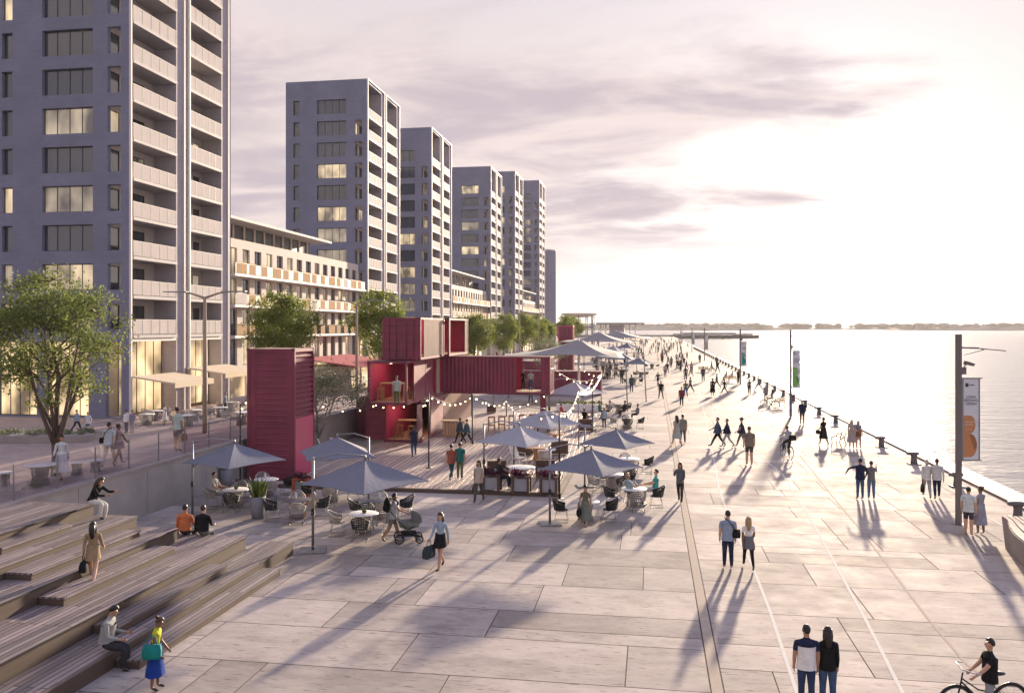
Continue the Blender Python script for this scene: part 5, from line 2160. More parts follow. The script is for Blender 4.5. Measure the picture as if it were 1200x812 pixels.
P(840, 430, 13, 'stand', 30, 'm', 'long', (.1, .09, .12), 'long', CHAR, 'short', 'black', None, 'person in dusky grey just behind the black clothed walker')
P(878, 462.5, 17.5, 'stand', -20, 'f', 'long', (.06, .05, .06), 'long', CHAR, 'short', 'black', None, 'person in near black with hands on the hips on the bright quay')
P(889, 457, 16.5, 'stride', 70, 'm', 'long', GREY, 'long', GREY, 'short', 'brown', None, 'striding person in grey at the row of bollards')
P(865, 450, 17, 'stand', -60, 'm', 'long', CHAR, 'long', BLK, 'short', 'black', None, 'man in charcoal standing beside the bench group')
P(858, 446, 14, 'sit', 100, 'f', 'long', BROWN, 'long', BROWN, 'short', 'black', None, 'person in brown seated on the far bench', hmul=1.2)
P(851, 446, 12, 'sit', 60, 'f', 'long', GREY, 'long', GREY, 'short', 'grey', None, 'person in grey seated on the far bench', hmul=1.2)
P(897.5, 471, 20, 'stand', 20, 'm', 'long', (.24, .23, .25), 'long', GREY, 'short', 'grey', None, 'person in a long grey coat holding a parked bicycle')
P(904.5, 473, 19, 'sit', 80, 'f', 'long', BROWN, 'long', BEIGE, 'long', 'brown', None, 'woman in brown seated on the wooden bench by the parked bicycle', hmul=1.2)
P(786.7, 429, 11, 'stand', 0, 'm', 'long', BROWN, 'long', CHAR, 'short', 'black', None, 'person in brown standing left of the plaza\'s middle, partly hidden')
P(820, 426, 11, 'stand', 0, 'm', 'long', BLK, 'long', CHAR, 'short', 'black', None, 'person in black standing by the fourth banner post')
P(740, 460, 20, 'stand', 20, 'm', 'short', (.04, .10, .10), 'long', NAVY, 'short', 'black', None, 'man in dark teal standing before the distant dark tables')
P(728.5, 449.5, 20, 'stand', 160, 'm', 'long', CHAR, 'long', CHAR, 'short', 'black', None, 'waiter in charcoal standing left of the navy umbrella')
P(775.5, 423.5, 11, 'stand', 0, 'm', 'long', BROWN, 'long', BLK, 'short', 'black', None, 'person in dark brown, right of the navy umbrella')
P(779.5, 417.5, 8.5, 'walk', 40, 'm', 'long', CHAR, 'long', CHAR, 'short', 'black', None, 'tiny charcoal figure above the dark brown person')
P(798.5, 418, 10, 'stride', 60, 'm', 'long', (.12, .1, .14), 'long', GREY, 'short', 'black', None, 'dusky figure leaning forward near the far bicycles')
P(649, 461, 22, 'stand', 175, 'm', 'long', BROWN, 'long', BLK, 'short', 'black', None, 'person in brown standing right of the red post of the bridge')
P(622, 473, 22, 'walk', 20, 'm', 'short', (.22, .34, .36), 'long', JEANS, 'short', 'black', None, 'person in pale teal on the deck under the bridging container')
P(621, 446, 17, 'stand', 185, 'm', 'short', (.36, .46, .46), 'long', JEANS, 'short', 'brown', None, 'person in a pale mint shirt inside the bridging container\'s opening', 2.95)
P(612, 443, 15, 'rest', 200, 'f', 'long', BLK, 'long', BLK, 'short', 'black', None, 'person in black inside the bridging container\'s opening', 2.95)

# crowds by the terraces and the far end of the quay
rc = random.Random(12)
far_cols = [('black', BLK), ('charcoal', CHAR), ('navy', NAVY), ('grey', GREY), ('brown', BROWN), ('beige', BEIGE), ('maroon', MAROON)]


def spread(n, box, hk, where, group):
    for i in range(n):
        u, v = rc.uniform(box[0], box[1]), rc.uniform(box[2], box[3])
        nm, c = rc.choice(far_cols)
        n2, c2 = rc.choice(far_cols[:4])
        P(u, v, (v - 383) * hk * rc.uniform(.92, 1.06), rc.choice(('stand', 'walk', 'walkb', 'stride', 'rest')), rc.uniform(0, 360), rc.choice('mf'), 'long', c, 'long', c2, 'short', rc.choice(('black', 'brown')), None,
          'person in a %s top and %s trousers %s' % (nm, n2, where), 0, group)


spread(11, (702, 722, 436, 446), .24, 'standing in the terrace crowd beside the tents', 'people in the terrace crowd')
spread(10, (644, 668, 446, 452), .24, 'at the bar below the large tent', 'people at the tent bar')
spread(13, (690, 745, 416, 432), .24, 'among the farther terrace tables', 'people among the farther terraces')
spread(15, (690, 742, 404, 414), .26, 'on the hazy farthest terraces', 'people on the farthest terraces')
for u, v, h in ((748, 416.5, 9), (751.5, 416, 9.5), (761.5, 416, 8), (763.5, 411, 7), (768.5, 413.5, 8), (772.5, 406.5, 6), (756.5, 405.5, 6), (750, 404, 5.5), (781.5, 407.5, 6.5), (785, 411, 7), (787, 410.5, 7), (789.5, 406.5, 6), (793.5, 405.5, 6), (796.5, 405, 6)):
    nm, c = rc.choice(far_cols)
    n2, c2 = rc.choice(far_cols[:4])
    P(u, v, h, rc.choice(('stand', 'walk', 'stride')), rc.uniform(0, 360), rc.choice('mf'), 'long', c, 'long', c2, 'short', 'black', None, 'tiny person in a %s top and %s trousers far along the quay' % (nm, n2), 0, 'people far along the quay')
spread(12, (760, 828, 412, 438), .24, 'strolling in the middle stretch of the quay', 'people strolling mid quay')
spread(26, (745, 806, 405, 424), .24, 'strolling on the far stretch of the quay', 'people strolling on the far quay')
spread(38, (722, 800, 397.5, 404), .26, 'as a speck near the quay\'s far end', 'specks near the far end of the quay')
spread(8, (545, 640, 417, 424), .26, 'under the street trees behind the bridging container', 'people under the street trees')

PBASE = {}


def build_people():
    keys = []
    for p in PEOPLE:
        k = (p[3], p[5], p[6], p[8])
        if k not in keys:
            keys.append(k)
    src = {k: body_source(k) for k in keys}
    bpy.context.view_layer.update()
    dg = bpy.context.evaluated_depsgraph_get()
    for k, (o, J) in src.items():
        me = bpy.data.meshes.new_from_object(o.evaluated_get(dg))
        finish_body(k, o, J, me)
        bpy.data.meshes.remove(me)
    for k, (o, J) in src.items():
        bpy.data.objects.remove(o)


def place_people():
    for i, (u, v, h, pose, face, sex, sleeve, top, bk, bc, hs, hc, skirt, label, z, group, shoes, cat, hmul) in enumerate(PEOPLE):
        x, y = G(u, v, z)
        if z == 1.9 or z in (.9, .8, 1.0):
            x, y = G(u, v, z)
            z = upz(x, y)
        d = depth(x, y)
        full = 1.74 if pose not in SITS else 1.74
        sc = max(.62 if cat == 'child' else .80, min(1.14, h * hmul * d / FOC / full))
        if pose == 'ride':
            sc = 1.0
        if pose in SITS:
            sc = .98 if cat != 'child' else .75
        if d > 100:
            sc = max(.92, min(1.15, h * d / FOC / full))
        p = link('person', BODY[(pose, sex, sleeve, bk)], None, (x, y, z), radians(face))
        p.scale = (sc,) * 3
        tag(p, label, cat, group)
        mats_ = [SKIN[(i * 7 + 3) % 3 if i % 9 else 3], cloth(top), cloth(bc), SHOE[shoes], HAIRM[hc]]
        for s, m_ in zip(p.material_slots, mats_):
            s.link = 'OBJECT'
            s.material = m_
        ho = link('hair', hair_mesh(pose, sex, hs), p)
        ho.material_slots[0].link = 'OBJECT'
        ho.material_slots[0].material = HAIRM[hc] if hs not in ('cap', 'hat') else cloth(CHAR)
        if not skirt and h >= 20 and pose != 'ride':
            so_ = link('jacket' if sleeve == 'long' else 'shirt', skirt_mesh(pose, sex, 'hem'), p)
            so_.material_slots[0].link = 'OBJECT'
            so_.material_slots[0].material = cloth(top if 'vest' not in label else WHITE)
        if skirt:
            so_ = link('skirt', skirt_mesh(pose, sex, skirt), p)
            so_.material_slots[0].link = 'OBJECT'
            so_.material_slots[0].material = cloth(bc if not (sex == 'f' and bk == 'tights') else GREY)
        PBASE[label] = (p, JOINT[(pose, sex)], sc)


def joint_world(label, j):
    p, J, sc = PBASE[label]
    a = p.rotation_euler[2]
    v = Matrix.Rotation(a, 3, 'Z') @ (J[j] * sc)
    return Vector(p.location) + v


build_people()
place_people()
for lab, loc in (("man in an orange shirt seated with his back turned at the steps' far end", (-14.6, 24.98, .37)), ('man in a black shirt seated with his back turned beside the orange shirt', (-13.98, 24.98, .37)),
                 ('woman in a black top and pale trousers sitting on the upper step end, bent forward', (-16.95, 23.75, 1.47)), ("person in a pale mint shirt inside the bridging container's opening", (-8.35, 59.0, 2.93)), ("person in black inside the bridging container's opening", (-8.95, 59.5, 2.93)),
                 ('bearded man in a grey shirt sitting on the lowest wide step with a phone', (-11.62, 16.75, -.03))):
    PBASE[lab][0].location = loc
# ------------------------------------------------------------------ cafe furniture
def make_chair(m):
    t = thing('cafe_chair', 'x', 'chair')
    q = MB()
    q.lathe([(.03, .40), (.2, .405), (.27, .43), (.25, .45), (.18, .44), (.02, .435)], (0, 0, 0), 14, 0, True, 1.0, .95)
    q.build('seat', m, t)
    q = MB()
    n = 15
    for k in range(6):                 # woven strands of the bucket shell
        f = k / 5
        pts = []
        for i in range(n):
            a = radians(-205 + 230 * i / (n - 1)) + 0     # open to the front (+y)
            back = max(0, -sin(a))
            rim = .20 + .22 * back ** 1.3
            z = .44 + rim * f
            r_ = .27 + .045 * f
            pts.append((r_ * cos(a), r_ * sin(a) * .98 - .05 * f * back, z))
        q.tube(pts, .021 if k < 5 else .026, 4)
    for i in range(n):
        a = radians(-205 + 230 * i / (n - 1))
        back = max(0, -sin(a))
        rim = .20 + .22 * back ** 1.3
        q.tube([(.27 * cos(a), .27 * sin(a) * .98, .43), (.315 * cos(a), .315 * sin(a) * .98 - .05 * back, .44 + rim)], .012, 4)
    q.build('shell', m, t)
    for s in (-1, 1):
        q = MB()
        q.tube([(s * .2, .18, .41), (s * .25, .26, .012), (s * .25, -.26, .012), (s * .2, -.17, .41)], .011, 5)
        q.build('leg', M['grey_metal'], t)
    return t


CHB, CHG = make_chair(M['wick_black']), make_chair(M['wick_grey'])


def make_table(topm):
    t = thing('cafe_table', 'x', 'table')
    q = MB()
    q.lathe([(.02, .715), (.5, .715), (.53, .725), (.53, .74), (.515, .75), (.02, .75)], (0, 0, 0), 28)
    q.build('tabletop', topm, t)
    q = MB()
    n = 22
    for i in range(n):
        a = 2 * pi * i / n
        q.tube([(.30 * cos(a), .30 * sin(a), .02), (.24 * cos(a), .24 * sin(a), .32), (.30 * cos(a), .30 * sin(a), .70)], .014, 4)
    for z, r_ in ((.02, .30), (.16, .265), (.32, .245), (.5, .26), (.70, .30)):
        q.tube([(r_ * cos(2 * pi * i / 20), r_ * sin(2 * pi * i / 20), z) for i in range(21)], .016, 4, cap=False)
    q.lathe([(.17, .02), (.15, .35), (.17, .714)], (0, 0, 0), 12)
    q.build('base', M['wick_grey'], t)
    return t


TW, TD = make_table(M['whitetop']), make_table(M['darktop'])


def bowl():
    t = thing('plant_bowl', 'x', 'bowl')
    q = MB()
    q.lathe([(.02, 0), (.06, .005), (.09, .06), (.085, .09), (.07, .085)], (0, 0, 0), 12)
    q.build('bowl', M['glass_dark'], t)
    q, tint = MB(), []
    rt = random.Random(2)
    leaves(q, tint, (0, 0, .11), 60, .04, .035, rt)
    o = q.build('foliage', M['grass'], t, fix=False)
    at = o.data.attributes.new('tint', 'FLOAT', 'FACE')
    at.data.foreach_set('value', tint)
    return t


M['clearware'] = mat('glassware', (.55, .57, .6), .08, spec=.8)


def glassware():
    t = thing('glass_jug', 'x', 'jug')
    q = MB()
    q.lathe([(.04, 0), (.055, .03), (.05, .14), (.03, .2), (.04, .25)], (0, 0, 0), 10)
    q.build('body', M['clearware'], t)
    q = MB()
    q.tube([(.045, 0, .2), (.09, 0, .17), (.085, 0, .09), (.052, 0, .06)], .008, 5)
    q.build('handle', M['clearware'], t)
    return t


BOWL, JUG = bowl(), glassware()
SIDES = ['on its right side', 'on its far side', 'on its left side', 'on its near side']


def table(u, v, name, chairs, dark=False, top=None, rot=.6, z=0.0, r_=.92):
    """chairs: string of four letters b, g or - for right, far, left, near"""
    x, y = G(u, v, .75 + z)
    dup(TD if dark else TW, (x, y, z), rot, name, 'round cafe tables')
    lab = name
    for k, c in enumerate(chairs):
        if c == '-':
            continue
        a = k * pi / 2 + rot - .45 + TH
        cx, cy = x + cos(a) * r_, y + sin(a) * r_
        face = atan2(y - cy, x - cx) - pi / 2
        short = lab.replace('round white cafe table ', 'table ').replace('round dark cafe table ', 'dark table ')
        dup(CHB if c == 'b' else CHG, (cx, cy, z), face + R.uniform(-.2, .2), '%s wicker chair, %s side of the %s' % ('black' if c == 'b' else 'grey', ('right', 'far', 'left', 'near')[k], short), 'wicker chairs at the cafe tables')
    if top == 'bowl':
        dup(BOWL, (x + .03, y, z + .75), 0, 'green plant bowl on the ' + lab.replace('round ', ''), 'plant bowls on tables')
    elif top == 'jug':
        dup(JUG, (x - .08, y + .05, z + .75), 0, 'glass jug on the ' + lab.replace('round ', ''), 'glass jugs on tables')
    return x, y


table(276, 573, 'round white cafe table by the retaining wall', 'bggb', top='bowl')
table(312, 561, 'round white cafe table against the upright container', 'bgbg', top='jug', rot=.9)
table(348, 585, 'round dark cafe table by the orange flower box', 'bgbg', True, 'jug', rot=.7)
table(388, 567, 'round white cafe table at the deck edge', 'bgbg', top='bowl', rot=.6)
table(426, 601, 'round white cafe table left of the pram', 'gbgb', top='bowl', rot=.5)
table(447, 585, 'round dark cafe table behind the backpack man', 'bgbg', True, 'jug', rot=.7)
table(686, 587, 'round white cafe table behind the patterned dress', 'b-b-', rot=.5)
table(743, 572, 'round white cafe table of the seated couple', 'bgbg', top='jug', rot=.45)
table(717, 555, 'round white cafe table under the front blue umbrella', 'bbgb', top='jug', rot=.9)
table(737, 537, 'round white cafe table beyond the couple', 'bggg', top='jug', rot=.5)
table(735, 490, 'round dark cafe table near the grey haired sitter', 'bbgb', True, 'jug', rot=.4)
table(725, 474, 'round dark cafe table beyond the grey haired sitter', 'bgbb', True, rot=.9)
table(742, 444, 'round dark cafe table under the navy umbrella', 'bbbb', True, rot=.4)
table(751, 436, 'round dark cafe table right of the navy umbrella', 'bbbb', True, rot=.8)
table(764, 427, 'round dark cafe table farthest right of the terraces', 'bbbb', True, rot=.3)
table(735, 425, 'round white cafe table behind the navy umbrella', 'bgbg', rot=.3)
table(700, 441, 'round white cafe table in front of the red tent container', 'bgbg', rot=.7)
table(716, 427, 'round white cafe table amid the far terraces', 'bggb', rot=.2)
table(655, 446, 'round white cafe table at the tent bar', 'gbgb', rot=.2)


rf_ = random.Random(31)
for i in range(16):
    u, v = rf_.uniform(690, 738), rf_.uniform(407, 434)
    if 706 < u < 728 and v > 424:
        continue
    x, y = G(u, v, .75)
    dup(TD, (x, y, 0), rf_.random(), 'small dark terrace table crowded among the distant umbrellas', 'crowded distant terrace tables')
    for k in range(3):
        a = k * 2.1 + rf_.random()
        cx, cy = x + cos(a) * .9, y + sin(a) * .9
        dup(CHB if rf_.random() < .6 else CHG, (cx, cy, 0), atan2(y - cy, x - cx) - pi / 2, 'wicker chair at one of the crowded distant terrace tables', 'crowded distant terrace chairs')


def up_table(u, v, name, rot):
    z = 1.0
    for _ in range(6):
        x, y = G(u, v, z + .75)
        z = upz(x, y)
    dup(TW, (x, y, z), rot, name, 'outdoor tables on the promenade')
    for k in range(4):
        a = k * pi / 2 + rot
        cx, cy = x + cos(a) * .9, y + sin(a) * .9
        dup(CHG, (cx, cy, z), atan2(y - cy, x - cx) - pi / 2, 'grey chair, %s side of the %s' % (('right', 'far', 'left', 'near')[k], name.replace('promenade table', 'table')), 'chairs on the promenade')


for i, (u, v, nm) in enumerate(((172, 485, 'left promenade table under the nearest awning'), (183, 481, 'right promenade table under the nearest awning'), (221, 486, 'promenade table left of the timber lamp post'), (228, 480, 'promenade table behind the timber lamp post'),
                                (258, 477, 'promenade table right of the timber lamp post'), (272, 471, 'promenade table under the rear awning'), (283, 483, 'promenade table nearest the upright container'))):
    up_table(u, v, nm, .4 + i)

# low tables on the promenade behind the glass
for u, X, nm in ((47, -20.9, 'wide table behind the railing at the foot of the big tree'), (90, -21.2, 'small white table behind the railing left of the strolling couple'), (112, -20.8, 'small white table behind the railing nearest the strolling couple'), (5, -22.5, 'small white table at the photo\'s left edge')):
    y = YonX(u, X)
    dup(TW, (X, y, upz(X, y)), .3, nm, 'outdoor tables on the promenade', .62 if u != 47 else 1.0)


# ------------------------------------------------------------------ umbrellas
def make_umbrella(cm):
    t = thing('cantilever_umbrella', 'x', 'umbrella')
    rad, ze, za = 2.02, 2.12, 2.85
    q = MB()
    n = 8
    vs, fs = [], []
    cor = [(rad, 0), (0, rad), (-rad, 0), (0, -rad)]
    m = 5
    for j in range(m + 1):
        f = j / m
        for i in range(4 * n):
            a, b = Vector(cor[i // n]), Vector(cor[(i // n + 1) % 4])
            s = (i % n) / n
            e = a.lerp(b, s) * (1 - .05 * sin(pi * s))
            vs.append((e.x * f, e.y * f, za + (ze - za) * f - .05 * sin(pi * f) * sin(pi * s) + .02 * sin(pi * s) * f))
    w = 4 * n
    for j in range(m):
        for i in range(w):
            if j == 0:
                fs.append((i, (i + 1) % w + w, i + w))
            else:
                fs.append((j * w + i, j * w + (i + 1) % w, (j + 1) * w + (i + 1) % w, (j + 1) * w + i))
    o = len(vs)
    vs += [(a, b, c - .018) for a, b, c in vs]
    fs += [tuple(i + o for i in reversed(f)) for f in fs]
    for i in range(w):
        a, b = m * w + i, m * w + (i + 1) % w
        fs.append((a, b, b + o, a + o))
    q.add(vs, fs, 0, False)
    q.build('canopy', cm, t)
    q = MB()
    q.cyl((0, 0, za - .02), (0, 0, za + .14), .05, .02, 8)
    q.build('finial', M['grey_metal'], t)
    for k in range(4):
        q = MB()
        q.bar((0, 0, za - .07), (cor[k][0] * .985, cor[k][1] * .985, ze - .035), .03, .03)
        q.build('rib', M['grey_metal'], t)
    px = -1.62
    q = MB()
    q.cyl((px, 0, .05), (px, 0, 2.95), .045, n=10)
    q.build('pole', M['grey_metal'], t)
    q = MB()
    q.bx(px - .4, px + .4, -.4, .4, 0, .05)
    q.build('base_plate', M['grey_metal'], t)
    q = MB()
    q.tube([(px, 0, 2.9), (px * .55, 0, 3.05), (0, 0, za + .1)], .026, 6)
    q.tube([(px, 0, 1.9), (px * .62, 0, 2.4)], .02, 6)
    q.build('arm', M['grey_metal'], t)
    q = MB()
    q.bx(px - .05, px + .05, -.09, .09, 1.15, 1.35)
    q.tube([(px, -.09, 1.25), (px, -.17, 1.25), (px, -.17, 1.15)], .012, 5)
    q.build('crank_box', M['black_metal'], t)
    return t


UD, UP = make_umbrella(M['canvas']), make_umbrella(M['canvas_pale'])
for u, v, src, rz, sc, z, lab in (
        (275, 519, UD, .2, .98, 0, 'leftmost grey blue umbrella between the retaining wall and the upright container'),
        (395, 512, UD, 2.7, .98, 0, 'grey blue umbrella with a pale sunlit side, just right of the upright container'),
        (428, 538, UD, .15, 1.05, 0, 'large grey blue umbrella over the table left of the pram'),
        (609, 498, UP, .15, 1.0, DZ, 'pale umbrella over the brown sofas on the deck'),
        (638, 481, UP, .1, 1.0, DZ, 'pale umbrella on the deck right behind the first pale one'),
        (722, 503, UD, .12, .92, 0, 'grey blue umbrella at the deck\'s right edge, behind the front one'),
        (693, 526, UD, .12, .98, 0, 'front grey blue umbrella over the tables right of the deck'),
        (674, 447, UP, .2, 1.2, 0, 'pale grey umbrella left of the strung bulbs, beyond the deck'),
        (749, 419, UD, .3, 1.15, 0, 'navy looking umbrella over the dark tables in the mid distance'),
        (714, 412, UD, .3, 1.3, 0, 'bluish umbrella in front of the second tensile tent'),
        (728, 413, UD, .5, 1.3, 0, 'bluish umbrella right of the second tensile tent'),
        (735, 402, UD, .2, 1.4, 0, 'small bluish umbrella on the farthest terrace'),
        (701, 409, UP, .2, 1.4, 0, 'pale umbrella at the foot of the second tensile tent'),
        (719, 405, UP, .2, 1.4, 0, 'tiny pale umbrella on the farthest terrace')):
    zz = 2.85 * sc + z
    x, y = G(u, v, zz)
    dup(src, (x, y, z), rz + TH, lab, 'cantilever umbrellas', sc)
for o in (UD, UP):
    hide_proto(o)


# ------------------------------------------------------------------ deck lounge
def sofa():
    t = thing('wicker_sofa', 'x', 'sofa')
    q = MB()
    q.bx(-.8, .8, -.4, .4, .08, .36)
    q.build('base', M['brownsofa'], t)
    q = MB()
    q.bx(-.8, .8, -.42, -.30, .361, .85)
    q.build('backrest', M['brownsofa'], t)
    for s in (-1, 1):
        q = MB()
        q.bx(s * .74 - .07, s * .74 + .07, -.299, .4, .361, .62)
        q.build('armrest', M['brownsofa'], t)
    for s in (-1, 1):
        q = MB()
        q.bx(s * .33 - .325, s * .33 + .325, -.29, .39, .362, .47)
        q.build('cushion', M['canvas_pale'], t)
    return t


def lounge_table():
    t = thing('lounge_table', 'x', 'table')
    q = MB()
    q.lathe([(.02, .40), (.66, .40), (.70, .42), (.70, .45), (.68, .46), (.02, .46)], (0, 0, 0), 28)
    q.build('tabletop', M['whitetop'], t)
    q = MB()
    q.lathe([(.46, .0), (.5, .02), (.3, .22), (.5, .399)], (0, 0, 0), 20)
    q.build('base', M['white'], t)
    return t


def white_chair():
    t = thing('white_chair', 'x', 'chair')
    q = MB()
    q.bar((0, -.2, .36), (0, .28, .42), .5, .04)
    q.build('seat', M['white'], t)
    q = MB()
    q.bar((0, -.2, .38), (0, -.5, 1.0), .5, .04)
    q.build('backrest', M['white'], t)
    for s in (-1, 1):
        q = MB()
        q.tube([(s * .26, .3, 0), (s * .26, .26, .42), (s * .26, -.22, .38), (s * .26, -.42, 0)], .018, 5)
        q.tube([(s * .26, .22, .42), (s * .28, .18, .62), (s * .28, -.36, .62)], .016, 5)
        q.build('leg', M['white'], t)
    return t


SO, LT, WC = sofa(), lounge_table(), white_chair()
for u, v, rz, lab in ((582, 562, 3.3, 'brown wicker sofa at the left front of the deck lounge'), (638, 561, 3.1, 'brown wicker sofa behind the right flower box'), (614, 533, .1, 'brown wicker sofa behind the white deck chair'),
                      (655, 533, .0, 'brown wicker sofa at the right rear of the deck lounge, by the hedge'), (686, 506, 3.0, 'brown wicker sofa before the hedge planter'), (575, 484, 1.6, 'dark wicker sofa under the bridging container')):
    x, y = G(u, v, DZ)
    dup(SO, (x, y + .3, DZ), rz + TH, lab, 'wicker sofas on the deck', (.58, .95, .95))
for u, v, lab in ((610, 547, 'large white lounge table between the front brown sofas'), (637, 526, 'white lounge table behind the front one, under the pale umbrella'), (640, 497, 'white lounge table near the end of the deck')):
    x, y = G(u, v, DZ + .45)
    dup(LT, (x, y, DZ), 0, lab, 'white lounge tables')
for u, v, rz, lab in ((608, 545, -2.2, 'white deck chair at the front lounge table'), (632, 527, -2.0, 'white deck chair under the pale umbrella'), (398, 533, -.8, 'white deck chair beside the upright container'), (383, 535, -1.2, 'white deck chair under the sunlit umbrella'), (626, 520, -.9, 'white deck chair behind the second lounge table')):
    x, y = G(u, v, DZ)
    dup(WC, (x, y, DZ), rz, lab, 'white deck chairs')
for o in (SO, LT, WC):
    hide_proto(o)
for u, v, lab in ((628, 539, 'timber side table between the brown sofas'), (650, 521, 'timber side table at the deck\'s right edge')):
    x, y = G(u, v, DZ)
    t = thing('side_table', lab, 'table', (x, y, DZ), 0, 'timber side tables')
    q = MB()
    q.bx(-.55, .55, -.3, .3, .62, .68)
    q.build('tabletop', M['wood'], t)
    q = MB()
    q.bx(-.12, .12, -.12, .12, 0, .619)
    q.build('leg', M['wood'], t)
for o in (TW, TD, CHB, CHG, BOWL, JUG):
    hide_proto(o)

# ------------------------------------------------------------------ poles and strings of bulbs
POLES = {}


def pole(key, u, v, top, lab, m='black_metal', r_=.04, z=0.0):
    x, y = G(u, v, z)
    h = (v - top) * depth(x, y) / FOC
    t = thing('string_light_pole', lab, 'pole', (x, y, z), 0, 'poles of the string lights')
    q = MB()
    q.cyl((0, 0, .021), (0, 0, h), r_, r_ * .8, 8)
    q.build('shaft', M[m], t)
    q = MB()
    q.cyl((0, 0, 0), (0, 0, .02), .16, n=12)
    q.build('base_plate', M[m], t)
    q = MB()
    q.tube([(0, 0, h - .06), (.0, .06, h - .03), (0, .06, h - .1)], .01, 4)
    q.build('hook', M[m], t)
    POLES[key] = Vector((x, y, z + h - .03))


pole('a', 502.5, 548, 461, 'thin black pole standing on the deck before the open ground container', z=DZ)
pole('b', 655.5, 584, 482, 'thin black pole at the right front corner of the deck', z=DZ)
pole('c', 694.5, 507, 444, 'thin black pole beyond the deck, left of the pale blue child', z=0)
pole('d', 678, 528, 458, 'grey pole on the right edge of the deck, carrying the bulb chain', 'grey_metal', z=0)
pole('e', 704.5, 490, 438, 'grey pole by the green tee sitter at the hedge planter', 'grey_metal')
pole('f', 593.5, 488, 470, 'short black pole on the deck under the bridging container', z=DZ)
pole('g', 281.5, 568, 473, 'black pole between the leftmost umbrella and the upright container')
pole('h', 553.5, 519, 462, 'black pole at the end of the tan ribbed container', z=DZ)


def string(a, b, n, sag, lab, nocable=False):
    a, b = Vector(a), Vector(b)
    t = thing('string_light', lab, 'string lights', tuple(a), 0, 'strings of warm bulbs')
    rel = b - a
    pts = []
    k = 16
    for i in range(k + 1):
        f = i / k
        p = rel * f
        p.z -= sag * 4 * f * (1 - f)
        pts.append(tuple(p))
    q = MB()
    q.tube(pts, .012, 4)
    q.build('cable', M['black_metal'], t)
    for i in range(n):
        f = (i + .5) / n
        p = rel * f
        p.z -= sag * 4 * f * (1 - f)
        q = MB()
        q.cyl((p.x, p.y, p.z - .07), (p.x, p.y, p.z), .018, n=6)
        s = q.build('socket', M['black_metal'], t)
        q = MB()
        q.ell((p.x, p.y, p.z - .115), (.036, .036, .042), 8, 6)
        q.build('bulb', M['bulb'], s)


C1 = (-17.2, 38.75, 4.6)
string(C1, (-16.75, 51.88, DZ + CH + .1), 5, .9, 'string of bulbs from the upright container to the red stack')
string((-19.3, 38.66, 4.2), POLES['g'], 2, .3, 'short string of bulbs across the front of the upright container')
string((-16.7, 48.86, DZ + CH + .1), (-14.2, 48.86, DZ + CH + .1), 4, .12, 'string of bulbs along the balcony edge of the middle container')
string((-14.15, 51.7, DZ + CH - .1), POLES['a'], 3, .25, 'string of bulbs from the open ground container to the thin black deck pole')
string(POLES['a'], POLES['h'], 8, .5, 'string of bulbs from the thin deck pole to the tan ribbed container')
string(POLES['h'], POLES['f'], 6, .4, 'string of bulbs running below the bridging container')
string(POLES['h'], (-7.0, 57.8, DZ + CH + .2), 9, .8, 'long string of bulbs before the face of the bridging container')
string(POLES['f'], POLES['b'], 7, .6, 'string of bulbs over the deck lounge')
string(POLES['b'], POLES['d'], 7, .5, 'string of bulbs down the right edge of the deck')
string(POLES['d'], POLES['e'], 20, .55, 'dense chain of bulbs between the two grey poles')
string(POLES['d'], POLES['c'], 5, .3, 'string of bulbs to the thin black pole beyond the deck')
string(POLES['e'], (-7.0, 58.2, DZ + 2 * CH - .4), 8, .9, 'string of bulbs from the far grey pole to the bridging container')
string(POLES['e'], (-7.2, 80.2, 4.6), 6, .6, 'string of bulbs running back to the large tent mast')

# ------------------------------------------------------------------ street lamps
M['lampwood'] = mat('weathered_timber', (.36, .29, .235), .8, .15, 2., stretch=(6, 6, .6), spec=.1)


def y_lamp(u, v, zt, lab):
    z = 1.3
    for _ in range(5):
        x, y = G(u, v, z)
        z = upz(x, y)
    h = zt - z
    t = thing('street_lamp', lab, 'street lamp', (x, y, z), 0, 'timber street lamps')
    q = MB()
    q.cyl((0, 0, -.1), (0, 0, h - .05), .13, .085, 10)
    q.build('post', M['lampwood'], t)
    for s in (-1, 1):
        q = MB()
        q.tube([(0, s * .0, h - .1), (s * .75, 0, h + .14), (s * 1.1, 0, h + .2)], [.07, .055, .05], 6)
        q.build('arm', M['lampwood'], t)
        q = MB()
        q.add([(s * 1.0, -.16, h + .17), (s * 2.35, -.13, h + .22), (s * 2.35, .13, h + .22), (s * 1.0, .16, h + .17), (s * 1.0, -.16, h + .26), (s * 2.35, -.13, h + .27), (s * 2.35, .13, h + .27), (s * 1.0, .16, h + .26)],
              [(0, 3, 2, 1), (4, 5, 6, 7), (0, 1, 5, 4), (1, 2, 6, 5), (2, 3, 7, 6), (3, 0, 4, 7)])
        q.build('lamp_head', M['grey_metal'], t)


def lamp_at(u, X, vt, lab):
    (x, y), d = at_depth(u, X)
    z = upz(x, y)
    v = 383 + (EYE - z) * FOC / d
    y_lamp(u, v, EYE + (383 - vt) * d / FOC, lab)


lamp_at(240, -23.4, 347, 'timber lamp post with two spread arms between the nearest tower and the upright container')
lamp_at(418, -23.4, 355, 'timber lamp post with two arms left of the red container stack')
lamp_at(571, -23.4, 366, 'slim lamp post between the round street trees')
lamp_at(609, -23.4, 368, 'slim lamp post right of the second round street tree')
lamp_at(631, -23.4, 370, 'farthest slim lamp post before the far upright container')

